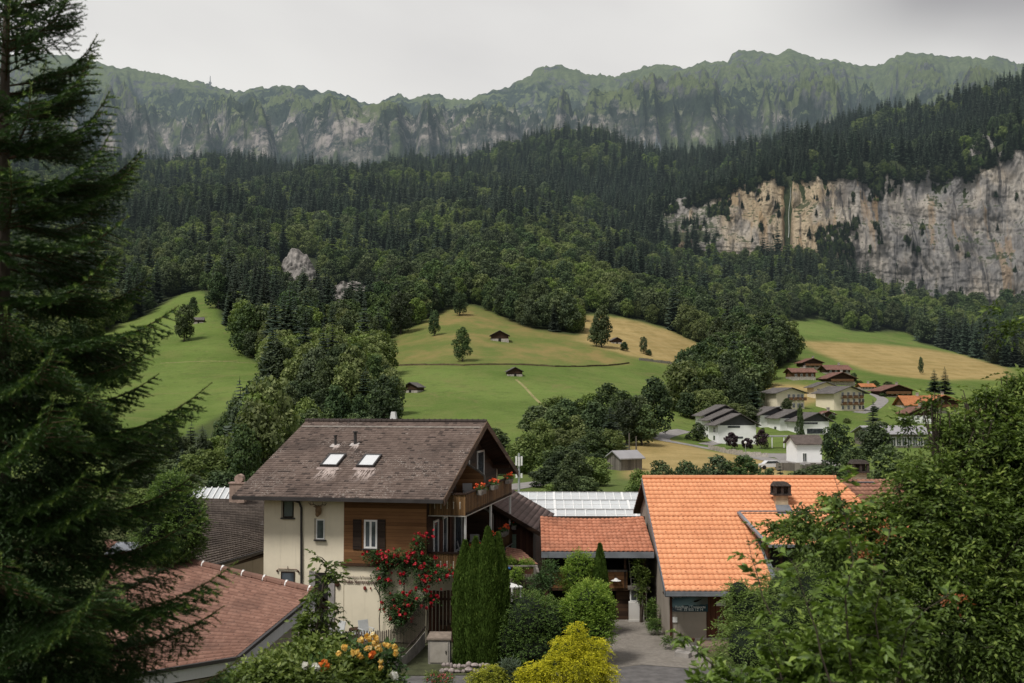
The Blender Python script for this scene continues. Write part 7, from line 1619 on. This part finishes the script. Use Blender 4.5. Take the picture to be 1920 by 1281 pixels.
# ------------------------------------------------------------------ the spruce at the left edge
L_SPN = m_leaf('spruce needles', (.009,.021,.007), (.054,.108,.028), (.20,.29,.065), .12, rough=.55, spec=.3)
def needle_branch(name, rng, length, sub=True):
    """branch along +x: drooping axis with upturned tip, side twigs, all clothed in needles"""
    segs = []; wood = MB()
    ax = lambda t: np.array([length*t, 0, -.10*length*math.sin(t*2.4) + .20*length*t**3])
    n0 = 9; pts = [ax(i/n0) for i in range(n0+1)]; wood.tube([tuple(p) for p in pts], [.009*length**.8*(1-.85*i/n0)+.0015 for i in range(n0+1)], 5)
    for i in range(1, n0): segs.append((pts[i], pts[i+1], i/n0))
    k = 0; x = .10
    while x < length*.97:
        t = x/length
        for sg in (-1, 1):
            L = (length - x)*.52*rng.uniform(.75, 1.15) + .07; L = min(L, .62); ang = rng.uniform(.75, 1.0); d = np.array([math.cos(ang), sg*math.sin(ang), rng.uniform(-.14, .10)]); b = ax(t); m_ = 4; prev = b
            for q in range(1, m_+1):
                f = q/m_; c = b + d*L*f + np.array([.05*L*f*f, 0, -.20*L*f*f]); segs.append((prev, c, t*.4+f*.6)); 
                if q < m_ and L > .2:
                    for s2 in (-1, 1):
                        l2 = L*(1-f*.6)*rng.uniform(.4, .62); a2 = ang + s2*.85*sg; d2 = np.array([math.cos(a2), sg*math.sin(a2), rng.uniform(-.45, -.05)]); e2 = c + d2*l2; segs.append((c, e2, t*.3+f*.4+.2))
                prev = c
            if L > .12: wood.tube([tuple(b), tuple(prev)], [.004, .0015], 3, False)
        x += rng.uniform(.055, .08)
    A = np.array([s[0] for s in segs]); B = np.array([s[1] for s in segs]); T = np.array([s[2] for s in segs]); ln = np.linalg.norm(B-A, axis=1); cnt = np.maximum(8, (ln*300).astype(int)); idx = np.repeat(np.arange(len(segs)), cnt); n = len(idx)
    u = rng.random(n)[:, None]; D = (B-A)[idx]/ln[idx][:, None]; R = rng.normal(size=(n,3)); R -= (R*D).sum(1)[:,None]*D; R /= np.linalg.norm(R, axis=1)[:,None]; R[:,2] += .25
    base = A[idx] + (B-A)[idx]*u; tip = base + (D*.75 + R*.72)*(.025*(1+rng.uniform(-.2,.3,n)))[:,None]; S = np.cross(D, R)*.0042
    V = np.stack([base - S, base + S, tip], 1).reshape(-1, 3); Fq = np.arange(3*n).reshape(n, 3); tt = np.clip(.27 + .7*T[idx]**1.8 + rng.normal(size=n)*.10 + .35*(T[idx] > .86), 0, 1)
    me = np_mesh(name, V, Fq, L_SPN, tint=np.repeat(tt, 3)); wm = bpy.data.meshes.new('spruce_twigs'); wm.from_pydata(wood.v, [], wood.f); wm.materials.append(M_TWIG); wm.update(); return me, wm
M_TWIG = m_plain('brown spruce twigs', (.07,.040,.020), .85, .3, 30)
rngb = np.random.default_rng(91); BR = {L: [needle_branch('spruce_needles', rngb, L) for _ in range(3)] for L in (.6, 1.0, 1.5, 2.1)}
Ys = 9.5; tb = P(-14, 1281, Ys); zt0 = ground(tb.x, Ys); ztop = CZ + (740+170)/F*Ys
sp = empty('spruce_tree', (tb.x, Ys, zt0), 0, 'tall dark spruce with drooping needled branches filling the left edge', 'spruce')
m = MB(); Ht = ztop - zt0; m.tube([(0,0,-.2),(.02,0,Ht*.4),(-.01,0,Ht*.75),(0,0,Ht)], [.13,.10,.055,.008], 10); m.build('trunk', M_BARK, sp)
r = random.Random(17); z = .5; cnt = 0
while z < Ht - .25:
    f = z/Ht; reach = 2.3*(1-f)**.52*(1.0 if f > .18 else .95)
    kk = 6 if f < .8 else 5; a0 = r.uniform(0, 6.28)
    for k in range(kk):
        if cnt >= 99: break
        a = a0 + 6.283*k/kk + r.uniform(-.3, .3)
        if math.cos(a) < -.35 and f < .8: continue
        L = max(.45, reach*r.uniform(.78, 1.1)); key = min(BR, key=lambda q: abs(q-L)); nm, wm = r.choice(BR[key]); s_ = L/key
        pitch = (-.05 + .95*max(0, f-.55)/.45) + r.uniform(-.1, .1) + (.10 if f < .5 else 0)
        b = obj('branch', wm, sp, (0, 0, z + r.uniform(-.08, .08))); b.rotation_euler = (r.uniform(-.25, .25), -pitch, a); b.scale = (s_, s_, s_)
        c = obj('needles', nm, b); cnt += 1
    z += .24 + .14*(1-f) + (.04 if f > .7 else 0)
print('spruce branches', cnt, z/Ht)
r = np.random.default_rng(18); n = 7000; t = r.random(n)**1.2*.58; a = r.uniform(-1.9, 1.9, n); rad = 2.18*(1-t)**.62*np.sqrt(r.random(n))*.62; C = np.stack([np.cos(a)*rad, np.sin(a)*rad, t*Ht + .1 - rad*.12], 1)
D = np.stack([np.cos(a), np.sin(a), np.full(n, -.25)], 1) + r.normal(size=(n,3))*.4; V, Fq, T = spray_leaves(r, C, D, .16, 8, .045, .2, .5)
obj('inner_foliage', np_mesh('spruce_inner_foliage', V, Fq, L_SPN, tint=np.repeat(np.clip(.24+.22*T+r.normal(size=len(T))*.09+.25*np.tile(rad/2.2, 8), 0, 1), 4)), sp)
for key in list(range(6)) + [10+i for i in range(6)]:
    if key not in PROTO:
        src = [c for c in COL.objects if c.data == (SPR if key < 10 else BRO)[key % 10][0]]
        if src: PROTO[key] = src[0]
        else: FV[(FK*10+FV) == key] = FV[iS[0]] if key < 10 else FV[iB[0]]
forest_mass(FOREST_REST)
